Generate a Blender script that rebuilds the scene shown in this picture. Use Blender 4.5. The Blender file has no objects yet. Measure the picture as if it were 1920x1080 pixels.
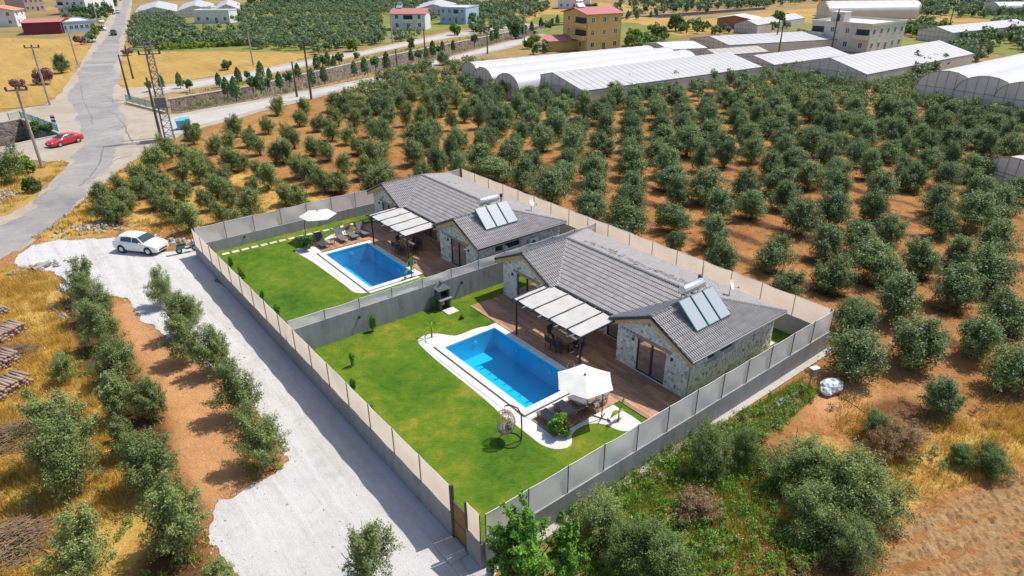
import bpy, bmesh, math, random
import numpy as np
from mathutils import Vector, Matrix
from mathutils.geometry import delaunay_2d_cdt

SC = bpy.context.scene
COL = SC.collection
# ------------------------------------------------------------------ camera
cam_d = bpy.data.cameras.new('camera'); cam = bpy.data.objects.new('camera', cam_d); COL.objects.link(cam)
_p, _r = 0.46595, -0.0093
_fw = Vector((0, math.cos(_p), -math.sin(_p))); _rt = Vector((1, 0, 0)); _up = Vector((0, math.sin(_p), math.cos(_p)))
_r2 = math.cos(_r)*_rt + math.sin(_r)*_up; _u2 = -math.sin(_r)*_rt + math.cos(_r)*_up
M = Matrix.Identity(4)
for i in range(3):
    M[i][0] = _r2[i]; M[i][1] = _u2[i]; M[i][2] = -_fw[i]
M[2][3] = 22.0
cam.matrix_world = M
cam_d.sensor_width = 36; cam_d.lens = 1240.1/1920*36; cam_d.clip_end = 6000; cam_d.clip_start = 0.3
SC.camera = cam
# ------------------------------------------------------------------ compound frame: u towards the gate end, v towards the back fence
YAW = -0.90573
O2 = (0.6386, 29.0776)
CU, SU = math.cos(YAW), math.sin(YAW)
def L(u, v, z=0.0):
    return Vector((O2[0] + u*CU - v*SU, O2[1] + u*SU + v*CU, z))
def UV(x, y):
    dx, dy = x-O2[0], y-O2[1]
    return (dx*CU + dy*SU, -dx*SU + dy*CU)
# ------------------------------------------------------------------ light
sun_to = (Vector((-SU, CU, 0))*0.58 + Vector((CU, SU, 0))*0.11 + Vector((0, 0, 1))).normalized()   # towards the sun
sd = bpy.data.lights.new('sun', 'SUN'); sd.energy = 4.4; sd.angle = math.radians(0.55); sd.color = (1.0, 0.95, 0.86)
so = bpy.data.objects.new('sun', sd); COL.objects.link(so)
so.rotation_euler = sun_to.to_track_quat('Z', 'Y').to_euler(); so.location = (20, 40, 80)
W = bpy.data.worlds.new('World'); SC.world = W; W.use_nodes = True
wn = W.node_tree.nodes; bg = wn['Background']
sky = wn.new('ShaderNodeTexSky'); sky.sky_type = 'NISHITA'; sky.sun_disc = False
sky.sun_elevation = math.asin(sun_to.z); sky.sun_rotation = math.atan2(sun_to.x, sun_to.y)
sky.air_density = 1.0; sky.dust_density = 1.2
W.node_tree.links.new(sky.outputs[0], bg.inputs[0]); bg.inputs[1].default_value = 0.15
SC.view_settings.view_transform = 'Standard'; SC.view_settings.look = 'None'; SC.view_settings.exposure = 0.25; SC.view_settings.gamma = 1.0
SC.render.engine = 'CYCLES'
SC.cycles.max_bounces = 6; SC.cycles.diffuse_bounces = 3; SC.cycles.glossy_bounces = 3; SC.cycles.transmission_bounces = 4; SC.cycles.transparent_max_bounces = 8
SC.cycles.caustics_reflective = False; SC.cycles.caustics_refractive = False

# ------------------------------------------------------------------ materials
MATS = {}
def srgb(r, g, b):
    f = lambda c: (c/255/12.92) if c <= 10 else ((c/255+0.055)/1.055)**2.4
    return (f(r), f(g), f(b))
class NT:
    def __init__(s, m): s.t = m.node_tree; s.n = s.t.nodes; s.l = s.t.links
    def new(s, typ, **kw):
        n = s.n.new(typ)
        for k, v in kw.items(): setattr(n, k, v)
        return n
    def link(s, a, b): s.l.new(a, b)
    def coord(s, which='Object', scale=None):
        c = s.new('ShaderNodeTexCoord'); o = c.outputs[which]
        if scale is not None:
            mp = s.new('ShaderNodeMapping'); mp.inputs['Scale'].default_value = scale if hasattr(scale, '__len__') else (scale,)*3
            s.link(o, mp.inputs[0]); o = mp.outputs[0]
        return o
    def noise(s, scale, detail=3, rough=0.6, co=None, dist=0.0):
        n = s.new('ShaderNodeTexNoise'); n.inputs['Scale'].default_value = scale; n.inputs['Detail'].default_value = detail
        n.inputs['Roughness'].default_value = rough; n.inputs['Distortion'].default_value = dist
        if co is not None: s.link(co, n.inputs['Vector'])
        return n.outputs['Fac']
    def ramp(s, fac, stops, interp='LINEAR'):
        r = s.new('ShaderNodeValToRGB'); cr = r.color_ramp; cr.interpolation = interp
        while len(cr.elements) < len(stops): cr.elements.new(0.5)
        for e, (p, c) in zip(cr.elements, stops): e.position = p; e.color = (*c, 1) if len(c) == 3 else c
        s.link(fac, r.inputs[0]); return r.outputs[0]
    def mix(s, fac, a, b, mode='MIX'):
        m = s.new('ShaderNodeMix', data_type='RGBA', blend_type=mode)
        for inp, v in ((m.inputs[0], fac), (m.inputs[6], a), (m.inputs[7], b)):
            if isinstance(v, (int, float)): inp.default_value = v
            elif isinstance(v, tuple): inp.default_value = (*v, 1) if len(v) == 3 else v
            else: s.link(v, inp)
        return m.outputs[2]
    def math(s, op, a, b=0.0):
        m = s.new('ShaderNodeMath', operation=op)
        for inp, v in ((m.inputs[0], a), (m.inputs[1], b)):
            if isinstance(v, (int, float)): inp.default_value = v
            else: s.link(v, inp)
        return m.outputs[0]
def newmat(name):
    m = bpy.data.materials.new(name); m.use_nodes = True
    MATS[name] = m
    return m, NT(m), m.node_tree.nodes['Principled BSDF']
def bump(nt, bs, h, strength=0.4, dist=0.03):
    b = nt.new('ShaderNodeBump'); b.inputs['Strength'].default_value = strength; b.inputs['Distance'].default_value = dist
    nt.link(h, b.inputs['Height']); nt.link(b.outputs[0], bs.inputs['Normal'])
def plain(name, col, rough=0.6, metal=0.0, var=0.12, scale=6.0, bmp=0.0, spec=0.4, obvar=0.0, fine=None):
    """solid colour with soft mottling and a little relief"""
    m, nt, bs = newmat(name)
    bs.inputs['Roughness'].default_value = rough; bs.inputs['Metallic'].default_value = metal; bs.inputs['Specular IOR Level'].default_value = spec
    co = nt.coord('Object')
    f = nt.noise(scale, 4, 0.65, co)
    a = tuple(c*(1-var) for c in col); b = tuple(min(1, c*(1+var)) for c in col)
    c = nt.ramp(f, [(0.3, a), (0.7, b)])
    if obvar:
        oi = nt.new('ShaderNodeObjectInfo')
        v = nt.ramp(oi.outputs['Random'], [(0, (1-obvar,)*3), (1, (1+obvar,)*3)])
        c = nt.mix(1.0, c, v, 'MULTIPLY')
    nt.link(c, bs.inputs['Base Color'])
    if bmp: bump(nt, bs, nt.noise(fine or scale*6, 4, 0.7, co), bmp, 0.02)
    return m
def leafmat(name, cols, trans=0.35, obvar=0.25, rough=0.55, hue=0.0):
    m, nt, bs = newmat(name)
    ge = nt.new('ShaderNodeNewGeometry')
    c = nt.ramp(ge.outputs['Random Per Island'], [(i/(len(cols)-1), c) for i, c in enumerate(cols)])
    oi = nt.new('ShaderNodeObjectInfo')
    v = nt.ramp(oi.outputs['Random'], [(0, (1-obvar, 1-obvar*0.9, 1-obvar)), (0.5, (1, 1, 1)), (1, (1+obvar, 1+obvar*0.9, 1+obvar*0.4))])
    c = nt.mix(1.0, c, v, 'MULTIPLY')
    nt.link(c, bs.inputs['Base Color']); bs.inputs['Roughness'].default_value = rough; bs.inputs['Specular IOR Level'].default_value = 0.25
    tr = nt.new('ShaderNodeBsdfTranslucent'); nt.link(c, tr.inputs[0])
    mx = nt.new('ShaderNodeMixShader'); mx.inputs[0].default_value = trans
    nt.link(bs.outputs[0], mx.inputs[1]); nt.link(tr.outputs[0], mx.inputs[2])
    nt.link(mx.outputs[0], nt.n['Material Output'].inputs[0])
    return m
def fabric(name, col, trans=0.45, scale=14.0, tcol=None):
    m, nt, bs = newmat(name)
    co = nt.coord('Object'); f = nt.noise(1.3, 4, 0.6, co)
    c = nt.ramp(f, [(0.3, tuple(x*0.88 for x in col)), (0.7, tuple(min(1, x*1.08) for x in col))])
    nt.link(c, bs.inputs['Base Color']); bs.inputs['Roughness'].default_value = 0.9; bs.inputs['Specular IOR Level'].default_value = 0.1
    tr = nt.new('ShaderNodeBsdfTranslucent')
    if tcol: tr.inputs[0].default_value = (*tcol, 1)
    else: nt.link(c, tr.inputs[0])
    mx = nt.new('ShaderNodeMixShader'); mx.inputs[0].default_value = trans
    nt.link(bs.outputs[0], mx.inputs[1]); nt.link(tr.outputs[0], mx.inputs[2]); nt.link(mx.outputs[0], nt.n['Material Output'].inputs[0])
    return m
def glassmat(name, col=(0.02, 0.03, 0.035), rough=0.05):
    m, nt, bs = newmat(name); bs.inputs['Base Color'].default_value = (*col, 1); bs.inputs['Roughness'].default_value = rough; bs.inputs['Specular IOR Level'].default_value = 0.9
    return m

# ------------------------------------------------------------------ mesh helpers
class MB:
    def __init__(s): s.v = []; s.f = []; s.m = []
    def add(s, vs, fs, mi=0):
        o = len(s.v); s.v += [tuple(p) for p in vs]; s.f += [tuple(o+i for i in f) for f in fs]; s.m += [mi]*len(fs); return s
    def box(s, x0, x1, y0, y1, z0, z1, mi=0):
        return s.add([(x0,y0,z0),(x1,y0,z0),(x1,y1,z0),(x0,y1,z0),(x0,y0,z1),(x1,y0,z1),(x1,y1,z1),(x0,y1,z1)],
            [(0,3,2,1),(4,5,6,7),(0,1,5,4),(1,2,6,5),(2,3,7,6),(3,0,4,7)], mi)
    def bbox(s, x0, x1, y0, y1, z0, z1, b=0.02, mi=0):
        """box with chamfered edges"""
        bm = bmesh.new(); bmesh.ops.create_cube(bm, size=1)
        for v in bm.verts: v.co = Vector(((x0+x1)/2+v.co.x*(x1-x0), (y0+y1)/2+v.co.y*(y1-y0), (z0+z1)/2+v.co.z*(z1-z0)))
        bmesh.ops.bevel(bm, geom=bm.edges[:], offset=b, segments=1, affect='EDGES')
        return s.addbm(bm, mi)
    def addbm(s, bm, mi=0):
        bm.verts.index_update(); s.add([v.co[:] for v in bm.verts], [[v.index for v in f.verts] for f in bm.faces], mi); bm.free(); return s
    def prism(s, poly, z0, z1, mi=0, bottom=False):
        n = len(poly); vs = [(p[0], p[1], z0) for p in poly]+[(p[0], p[1], z1) for p in poly]
        fs = [(i, (i+1) % n, n+(i+1) % n, n+i) for i in range(n)]+[tuple(range(n, 2*n))]
        if bottom: fs.append(tuple(reversed(range(n))))
        return s.add(vs, fs, mi)
    def tube(s, pts, r, n=6, mi=0, cap=True):
        pts = [Vector(p) for p in pts]; k = len(pts)
        rs = r if hasattr(r, '__len__') else [r]*k
        vs = []; prev = None
        for i in range(k):
            t = (pts[min(i+1, k-1)]-pts[max(i-1, 0)])
            t = t.normalized() if t.length > 1e-9 else Vector((0, 0, 1))
            a = (prev - t*prev.dot(t)) if prev is not None else (Vector((1, 0, 0)) if abs(t.x) < 0.9 else Vector((0, 1, 0)))
            a = (a - t*a.dot(t)).normalized(); b = t.cross(a); prev = a
            for j in range(n):
                an = 2*math.pi*j/n; vs.append(pts[i]+(a*math.cos(an)+b*math.sin(an))*rs[i])
        fs = []
        for i in range(k-1):
            for j in range(n):
                fs.append((i*n+j, i*n+(j+1) % n, (i+1)*n+(j+1) % n, (i+1)*n+j))
        if cap: fs += [tuple(reversed(range(n))), tuple(range((k-1)*n, k*n))]
        return s.add(vs, fs, mi)
    def cyl(s, c, r, z0, z1, n=16, r2=None, mi=0):
        return s.tube([(c[0], c[1], z0), (c[0], c[1], z1)], [r, r if r2 is None else r2], n, mi)
    def ell(s, c, r, nu=10, nv=7, mi=0, jit=0.0, rnd=None):
        vs = []; fs = []
        for i in range(nv+1):
            th = math.pi*i/nv
            for j in range(nu):
                ph = 2*math.pi*j/nu; k = 1+(rnd.uniform(-jit, jit) if rnd else 0)
                vs.append((c[0]+r[0]*k*math.sin(th)*math.cos(ph), c[1]+r[1]*k*math.sin(th)*math.sin(ph), c[2]+r[2]*k*math.cos(th)))
        for i in range(nv):
            for j in range(nu):
                fs.append((i*nu+j, (i+1)*nu+j, (i+1)*nu+(j+1) % nu, i*nu+(j+1) % nu))
        return s.add(vs, fs, mi)
    def xf(s, M):
        s.v = [tuple(M @ Vector(p)) for p in s.v]; return s
    def mesh(s, name, mats, smooth=False):
        me = bpy.data.meshes.new(name); me.from_pydata(s.v, [], s.f)
        for m in (mats if isinstance(mats, (list, tuple)) else [mats]): me.materials.append(m if not isinstance(m, str) else MATS[m])
        if any(s.m): me.polygons.foreach_set('material_index', s.m)
        if smooth: me.polygons.foreach_set('use_smooth', [True]*len(me.polygons))
        me.update(); return me
    def build(s, name, mats, parent=None, smooth=False, loc=None, rz=0.0):
        return put(name, s.mesh(name, mats, smooth), parent, loc, rz)
def put(name, me, parent=None, loc=None, rz=0.0):
    o = bpy.data.objects.new(name, me); COL.objects.link(o)
    if parent: o.parent = parent
    if loc is not None: o.location = loc
    o.rotation_euler[2] = rz
    return o
def tag(o, label=None, cat=None, group=None, kind=None):
    if label: o['label'] = label
    if cat: o['category'] = cat
    if group: o['group'] = group
    if kind: o['kind'] = kind
    return o
def thing(name, label, cat, loc=(0, 0, 0), rz=0.0, group=None):
    o = bpy.data.objects.new(name, None); COL.objects.link(o); o.location = loc; o.rotation_euler[2] = rz
    o.empty_display_size = 0.2
    return tag(o, label, cat, group)
def copy_tree(o, parent=None):
    c = o.copy(); COL.objects.link(c); c.parent = parent
    for ch in o.children: copy_tree(ch, c)
    return c
def struct(o): o['kind'] = 'structure'; return o
def np_mesh(name, verts, nper, mats, mi=None):
    """many separate polygons with nper corners each, from an (N*nper,3) array"""
    verts = np.asarray(verts, dtype=np.float32); n = len(verts)//nper
    me = bpy.data.meshes.new(name); me.vertices.add(len(verts)); me.vertices.foreach_set('co', verts.ravel())
    me.loops.add(len(verts)); me.loops.foreach_set('vertex_index', np.arange(len(verts), dtype=np.int32))
    me.polygons.add(n); me.polygons.foreach_set('loop_start', np.arange(0, len(verts), nper, dtype=np.int32))
    me.polygons.foreach_set('loop_total', np.full(n, nper, dtype=np.int32))
    for m in (mats if isinstance(mats, (list, tuple)) else [mats]): me.materials.append(MATS[m] if isinstance(m, str) else m)
    if mi is not None: me.polygons.foreach_set('material_index', np.asarray(mi, dtype=np.int32))
    me.update(calc_edges=True); me.validate(); return me
def inpoly(x, y, P):
    c = False; j = len(P)-1
    for i in range(len(P)):
        xi, yi = P[i]; xj, yj = P[j]
        if (yi > y) != (yj > y) and x < (xj-xi)*(y-yi)/(yj-yi)+xi: c = not c
        j = i
    return c
def sheet(name, poly, z, mat, holes=(), jitter=0.0, step=None, seed=1, parent=None, relief=None):
    """flat ground sheet; outline roughened so that it does not read as a ruler line"""
    rnd = random.Random(seed)
    def rough(P, j):
        if not j: return list(P)
        out = []
        def mid(a, b, amp):
            d = b-a; l = d.length
            if l < step*0.45: return [a]
            m_ = (a+b)/2+Vector((-d.y, d.x))/l*rnd.gauss(0, 1)*min(amp, l*0.10)
            return mid(a, m_, amp*0.72)+mid(m_, b, amp*0.72)
        for i in range(len(P)): out += [(q.x, q.y) for q in mid(Vector(P[i]), Vector(P[(i+1) % len(P)]), j*1.6)]
        return out
    rings = [rough(poly, jitter)]+[list(h) for h in holes]
    vs = []; es = []
    for R in rings:
        o = len(vs); vs += [Vector((p[0], p[1])) for p in R]; es += [(o+i, o+(i+1) % len(R)) for i in range(len(R))]
    v2, _, f2, _, _, _ = delaunay_2d_cdt(vs, es, [], 0, 1e-5)
    fs = []
    for f in f2:
        cx = sum(v2[i].x for i in f)/len(f); cy = sum(v2[i].y for i in f)/len(f)
        if inpoly(cx, cy, rings[0]) and not any(inpoly(cx, cy, h) for h in rings[1:]): fs.append(list(f))
    mb = MB(); mb.add([(p.x, p.y, z) for p in v2], fs)
    return mb.build(name, mat, parent)

# ================================================================== materials of the ground
def groundmat(name, cols, scales=(0.05, 0.6, 6.0), bmp=0.5, rough=0.95, dist=0.06):
    """three octaves of mottling between the given colours (dark, mid, light, accent)"""
    m, nt, bs = newmat(name); co = nt.coord('Object')
    a = nt.noise(scales[0], 5, 0.62, co); b = nt.noise(scales[1], 6, 0.7, co); c = nt.noise(scales[2], 5, 0.75, co)
    s = nt.math('ADD', nt.math('MULTIPLY', a, 0.34), nt.math('ADD', nt.math('MULTIPLY', b, 0.36), nt.math('MULTIPLY', c, 0.30)))
    n = len(cols)
    r = nt.ramp(s, [(0.36+0.28*i/(n-1), k) for i, k in enumerate(cols)])
    nt.link(r, bs.inputs['Base Color']); bs.inputs['Roughness'].default_value = rough; bs.inputs['Specular IOR Level'].default_value = 0.1
    bump(nt, bs, nt.math('ADD', b, c), bmp, dist)
    return m
groundmat('dry_land', [(0.12, 0.11, 0.04), (0.22, 0.165, 0.065), (0.32, 0.215, 0.095), (0.40, 0.28, 0.13)], (0.018, 0.12, 2.0))
groundmat('orange_soil', [(0.14, 0.065, 0.023), (0.28, 0.14, 0.046), (0.37, 0.20, 0.07), (0.45, 0.28, 0.12)], (0.07, 0.7, 5.0), 0.9, dist=0.12)
groundmat('track_soil', [(0.36, 0.165, 0.06), (0.50, 0.245, 0.095), (0.55, 0.29, 0.13)], (0.15, 0.8, 6.0), 0.6)
def strawmat():
    m, nt, bs = newmat('straw_field'); co = nt.coord('Object')
    mp = nt.new('ShaderNodeMapping'); mp.inputs['Rotation'].default_value = (0, 0, 0.9); nt.link(co, mp.inputs[0])
    m2 = nt.new('ShaderNodeMapping'); m2.inputs['Scale'].default_value = (0.04, 0.8, 1); nt.link(mp.outputs[0], m2.inputs[0])
    row = nt.noise(1.0, 4, 0.7, m2.outputs[0], 0.5); a = nt.noise(0.045, 5, 0.65, co, 0.5); b = nt.noise(0.4, 6, 0.75, co); c = nt.noise(3.5, 5, 0.8, co)
    s = nt.math('ADD', nt.math('ADD', nt.math('MULTIPLY', row, 0.28), nt.math('MULTIPLY', a, 0.24)), nt.math('ADD', nt.math('MULTIPLY', b, 0.26), nt.math('MULTIPLY', c, 0.22)))
    col = nt.ramp(s, [(0.34, (0.17, 0.125, 0.04)), (0.43, (0.31, 0.195, 0.06)), (0.51, (0.41, 0.26, 0.078)), (0.60, (0.46, 0.31, 0.11)), (0.68, (0.51, 0.38, 0.18))])
    nt.link(col, bs.inputs['Base Color']); bs.inputs['Roughness'].default_value = 0.95; bs.inputs['Specular IOR Level'].default_value = 0.1
    bump(nt, bs, nt.math('ADD', b, c), 0.8, 0.15)
strawmat()
groundmat('green_field', [(0.10, 0.12, 0.03), (0.18, 0.19, 0.05), (0.30, 0.27, 0.08)], (0.04, 0.3, 3.0), 0.6)
groundmat('ploughed', [(0.20, 0.11, 0.045), (0.35, 0.205, 0.085), (0.43, 0.265, 0.12), (0.50, 0.34, 0.18)], (0.2, 1.8, 9.0), 1.0, dist=0.12)
def gravelmat():
    m, nt, bs = newmat('white_gravel'); co = nt.coord('Object')
    mp = nt.new('ShaderNodeMapping'); mp.inputs['Rotation'].default_value = (0, 0, -YAW); nt.link(co, mp.inputs[0])
    m2 = nt.new('ShaderNodeMapping'); m2.inputs['Scale'].default_value = (0.10, 1.5, 1); nt.link(mp.outputs[0], m2.inputs[0])
    rut = nt.noise(1.0, 5, 0.65, m2.outputs[0], 0.6); a = nt.noise(0.16, 5, 0.65, co, 0.5); b = nt.noise(1.3, 6, 0.75, co); c = nt.noise(16, 5, 0.8, co)
    s = nt.math('ADD', nt.math('ADD', nt.math('MULTIPLY', rut, 0.30), nt.math('MULTIPLY', a, 0.22)), nt.math('ADD', nt.math('MULTIPLY', b, 0.26), nt.math('MULTIPLY', c, 0.22)))
    col = nt.ramp(s, [(0.33, (0.31, 0.28, 0.25)), (0.43, (0.44, 0.422, 0.402)), (0.51, (0.515, 0.498, 0.482)), (0.60, (0.575, 0.56, 0.543)), (0.68, (0.63, 0.615, 0.60))])
    nt.link(col, bs.inputs['Base Color']); bs.inputs['Roughness'].default_value = 0.95; bs.inputs['Specular IOR Level'].default_value = 0.1
    bump(nt, bs, nt.math('ADD', nt.math('ADD', rut, b), c), 0.9, 0.05)
gravelmat()
groundmat('pebbles_white', [(0.42, 0.41, 0.39), (0.60, 0.59, 0.575), (0.70, 0.69, 0.68)], (0.5, 8.0, 30.0), 0.9, dist=0.03)
groundmat('pale_dust', [(0.29, 0.235, 0.18), (0.37, 0.315, 0.25), (0.44, 0.385, 0.315)], (0.05, 0.4, 4.0), 0.3)
groundmat('concrete_pale', [(0.36, 0.33, 0.29), (0.43, 0.40, 0.36), (0.49, 0.46, 0.42)], (0.2, 1.2, 9.0), 0.25)
groundmat('dark_soil', [(0.05, 0.025, 0.012), (0.12, 0.06, 0.025), (0.22, 0.12, 0.05)], (0.3, 1.5, 7.0), 0.9)
def asphalt(name):
    m, nt, bs = newmat(name); co = nt.coord('Object')
    big = nt.noise(0.09, 4, 0.6, co, 1.5); mid = nt.noise(0.7, 5, 0.7, co); fine = nt.noise(9, 4, 0.7, co)
    s = nt.math('ADD', nt.math('MULTIPLY', big, 0.5), nt.math('ADD', nt.math('MULTIPLY', mid, 0.3), nt.math('MULTIPLY', fine, 0.2)))
    c = nt.ramp(s, [(0.36, (0.175, 0.16, 0.152)), (0.48, (0.25, 0.23, 0.217)), (0.58, (0.31, 0.285, 0.262)), (0.66, (0.38, 0.34, 0.30))])
    vo = nt.new('ShaderNodeTexVoronoi'); vo.feature = 'DISTANCE_TO_EDGE'; vo.inputs['Scale'].default_value = 0.35
    wp = nt.new('ShaderNodeVectorMath'); wp.operation = 'ADD'; nt.link(co, wp.inputs[0]); nz = nt.new('ShaderNodeTexNoise'); nz.inputs['Scale'].default_value = 0.9; nt.link(co, nz.inputs['Vector']); nt.link(nz.outputs['Color'], wp.inputs[1]); nt.link(wp.outputs[0], vo.inputs['Vector'])
    cr = nt.ramp(vo.outputs['Distance'], [(0.003, (0.80, 0.80, 0.80)), (0.012, (1, 1, 1))]); c = nt.mix(1.0, c, cr, 'MULTIPLY')
    nt.link(c, bs.inputs['Base Color']); bs.inputs['Roughness'].default_value = 0.9; bump(nt, bs, fine, 0.2, 0.01)
asphalt('asphalt_old')
def lawnmat():
    m, nt, bs = newmat('lawn'); co = nt.coord('Object')
    big = nt.noise(0.22, 4, 0.62, co, 0.6); mid = nt.noise(1.4, 5, 0.7, co, 0.4)
    st = nt.noise(1.0, 5, 0.75, nt.coord('Object', (4, 9, 5))); fine = nt.noise(16, 4, 0.8, co)
    s = nt.math('ADD', nt.math('MULTIPLY', big, 0.42), nt.math('ADD', nt.math('MULTIPLY', mid, 0.28), nt.math('ADD', nt.math('MULTIPLY', st, 0.18), nt.math('MULTIPLY', fine, 0.12))))
    c = nt.ramp(s, [(0.36, (0.026, 0.080, 0.006)), (0.44, (0.060, 0.135, 0.008)), (0.52, (0.105, 0.172, 0.011)), (0.58, (0.19, 0.20, 0.018)), (0.65, (0.35, 0.245, 0.05))])
    nt.link(c, bs.inputs['Base Color']); bs.inputs['Roughness'].default_value = 0.9; bs.inputs['Specular IOR Level'].default_value = 0.15
    bump(nt, bs, nt.math('ADD', fine, st), 0.7, 0.05)
lawnmat()
def rubble(name, a, b, mortar, scale=3.0):
    m, nt, bs = newmat(name); co = nt.coord('Object')
    v = nt.new('ShaderNodeTexVoronoi'); v.inputs['Scale'].default_value = scale; nt.link(co, v.inputs['Vector'])
    e = nt.new('ShaderNodeTexVoronoi'); e.feature = 'DISTANCE_TO_EDGE'; e.inputs['Scale'].default_value = scale; nt.link(co, e.inputs['Vector'])
    sep = nt.new('ShaderNodeSeparateColor'); nt.link(v.outputs['Color'], sep.inputs[0])
    c = nt.ramp(sep.outputs[0], [(0, a), (1, b)])
    edge = nt.ramp(e.outputs['Distance'], [(0.04, (0, 0, 0)), (0.10, (1, 1, 1))])
    c = nt.mix(edge, mortar, c); nt.link(c, bs.inputs['Base Color']); bs.inputs['Roughness'].default_value = 0.95
    bump(nt, bs, edge, 0.8, 0.05)
rubble('canal_stone', (0.10, 0.085, 0.07), (0.36, 0.31, 0.26), (0.30, 0.26, 0.22), 1.8)

# ================================================================== the land
P1 = (-8.0, 0.0, 0.05, 3.95)       # water rectangles u0,u1,v0,v1
P2 = (-26.45, -18.6, 0.4, 4.2)
def rect(u0, u1, v0, v1): return [tuple(L(u, v)[:2]) for u, v in ((u0, v0), (u1, v0), (u1, v1), (u0, v1))]
pool_holes = [rect(p[0]-0.06, p[1]+0.06, p[2]-0.06, p[3]+0.06) for p in (P1, P2)]
can_far = [(-58.76,116.64),(-57.10,118.94),(-49.08,128.98),(-47.02,133.52),(-35.95,157.44),(-25.85,176.92),(-14.40,197.73),(-0.09,223.70),(17.18,255.08),(59.80,285.64),(114.65,320.59)]
can_near = [(-54.16,107.33),(-52.34,107.66),(-44.27,117.84),(-41.91,120.66),(-28.70,141.41),(-19.59,163.20),(-10.50,181.08),(0.68,205.77),(16.68,234.00),(58.30,273.19),(111.63,311.18)]
canal_hole = can_far + can_near[::-1]
canal_west = [(-80.57,90.85),(-74.51,101.72),(-63.09,92.29),(-64.99,89.68),(-70.15,77.63)]
base = [(-1600, -60), (1600, -60), (1600, 2400), (-1600, 2400)]
struct(sheet('ground', base, 0.0, 'dry_land', holes=pool_holes+[canal_hole, canal_west]))
soil = [(-42.27,46.47),(-41.90,53.76),(-43.26,62.29),(-45.50,75.94),(-45.51,80.53),(-44.88,89.51),(-44.50,96.34),(-40.20,105.93),(-26.51,132.42),(-18.21,150.82),(-12.77,155.99),(4.55,133.77),(16.28,119.29),(54.01,147.18),(62.98,124.80),(73.94,119.95),(81.07,105.77),(92.84,84.93),(50.51,31.72),(25.74,15.72),(-1.19,13.65),(-22.74,13.85),(-37.15,24.17)]
struct(sheet('orchard_soil', soil, 0.02, 'orange_soil', holes=pool_holes, jitter=0.35, step=2.5))
def patch(name, pts, z, mat, jit=0.3, step=2.0, seed=3):
    return struct(sheet(name, pts, z, mat, jitter=jit, step=step, seed=seed))
patch('dry_field', [(-100.01,108.94),(-197.81,226.55),(-149.75,221.03),(-137.34,217.07),(-124.61,207.70),(-115.28,192.06),(-96.25,153.24),(-84.21,128.00),(-79.16,114.84),(-81.19,111.86)], 0.03, 'straw_field', 0.5)
patch('dry_field', [(-77.57,134.56),(-95.88,170.01),(-100.19,183.21),(-88.18,184.50),(-76.44,186.95),(-65.50,188.40),(-53.89,177.87),(-48.61,178.52),(-49.28,161.64),(-55.79,151.57),(-61.86,143.30),(-68.64,134.08),(-72.92,130.22)], 0.03, 'straw_field', 0.5)
patch('dry_field', [(25.38,224.68),(47.84,284.39),(68.00,262.81),(100.46,288.98),(147.15,326.61),(175.71,247.13),(134.30,239.30),(112.09,230.34),(99.01,250.90),(68.52,224.08),(53.92,212.77),(35.03,205.70)], 0.05, 'straw_field', 0.8)
patch('dry_field', [(-5.22,275.30),(7.07,317.99),(47.23,363.62),(72.37,329.58),(35.86,291.07),(12.41,255.56)], 0.05, 'straw_field', 0.8)
patch('grass_field', [(5.70,256.24),(12.03,293.83),(39.41,301.88),(36.28,261.69),(17.85,250.90)], 0.07, 'green_field', 0.8)
patch('grass_field', [(81.65,222.88),(97.51,246.95),(117.05,249.05),(110.52,226.98),(93.38,218.57)], 0.08, 'green_field', 0.8)
patch('grove_floor', [(-101.48,186.55),(-178.93,341.17),(-159.45,402.64),(-63.33,397.81),(-13.18,320.51),(0.93,265.39),(-22.01,232.33),(-39.71,188.78),(-50.84,181.83)], 0.04, 'green_field', 0.8)
patch('grass_field', [(7.71,229.62),(20.04,254.79),(36.28,261.69),(46.38,252.12),(52.54,207.05),(41.11,189.71),(24.48,184.01),(16.63,210.07)], 0.06, 'green_field', 0.8)
patch('grass_field', [(107.22,194.43),(131.50,221.63),(186.08,246.05),(145.04,164.91),(114.86,157.83),(115.91,170.92),(74.99,125.28),(71.15,131.33)], 0.06, 'green_field', 0.8)
patch('grove_floor', [(162.99,292.70),(190.82,335.21),(334.69,394.66),(197.48,209.21),(173.09,243.29)], 0.09, 'green_field', 0.8)
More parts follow.
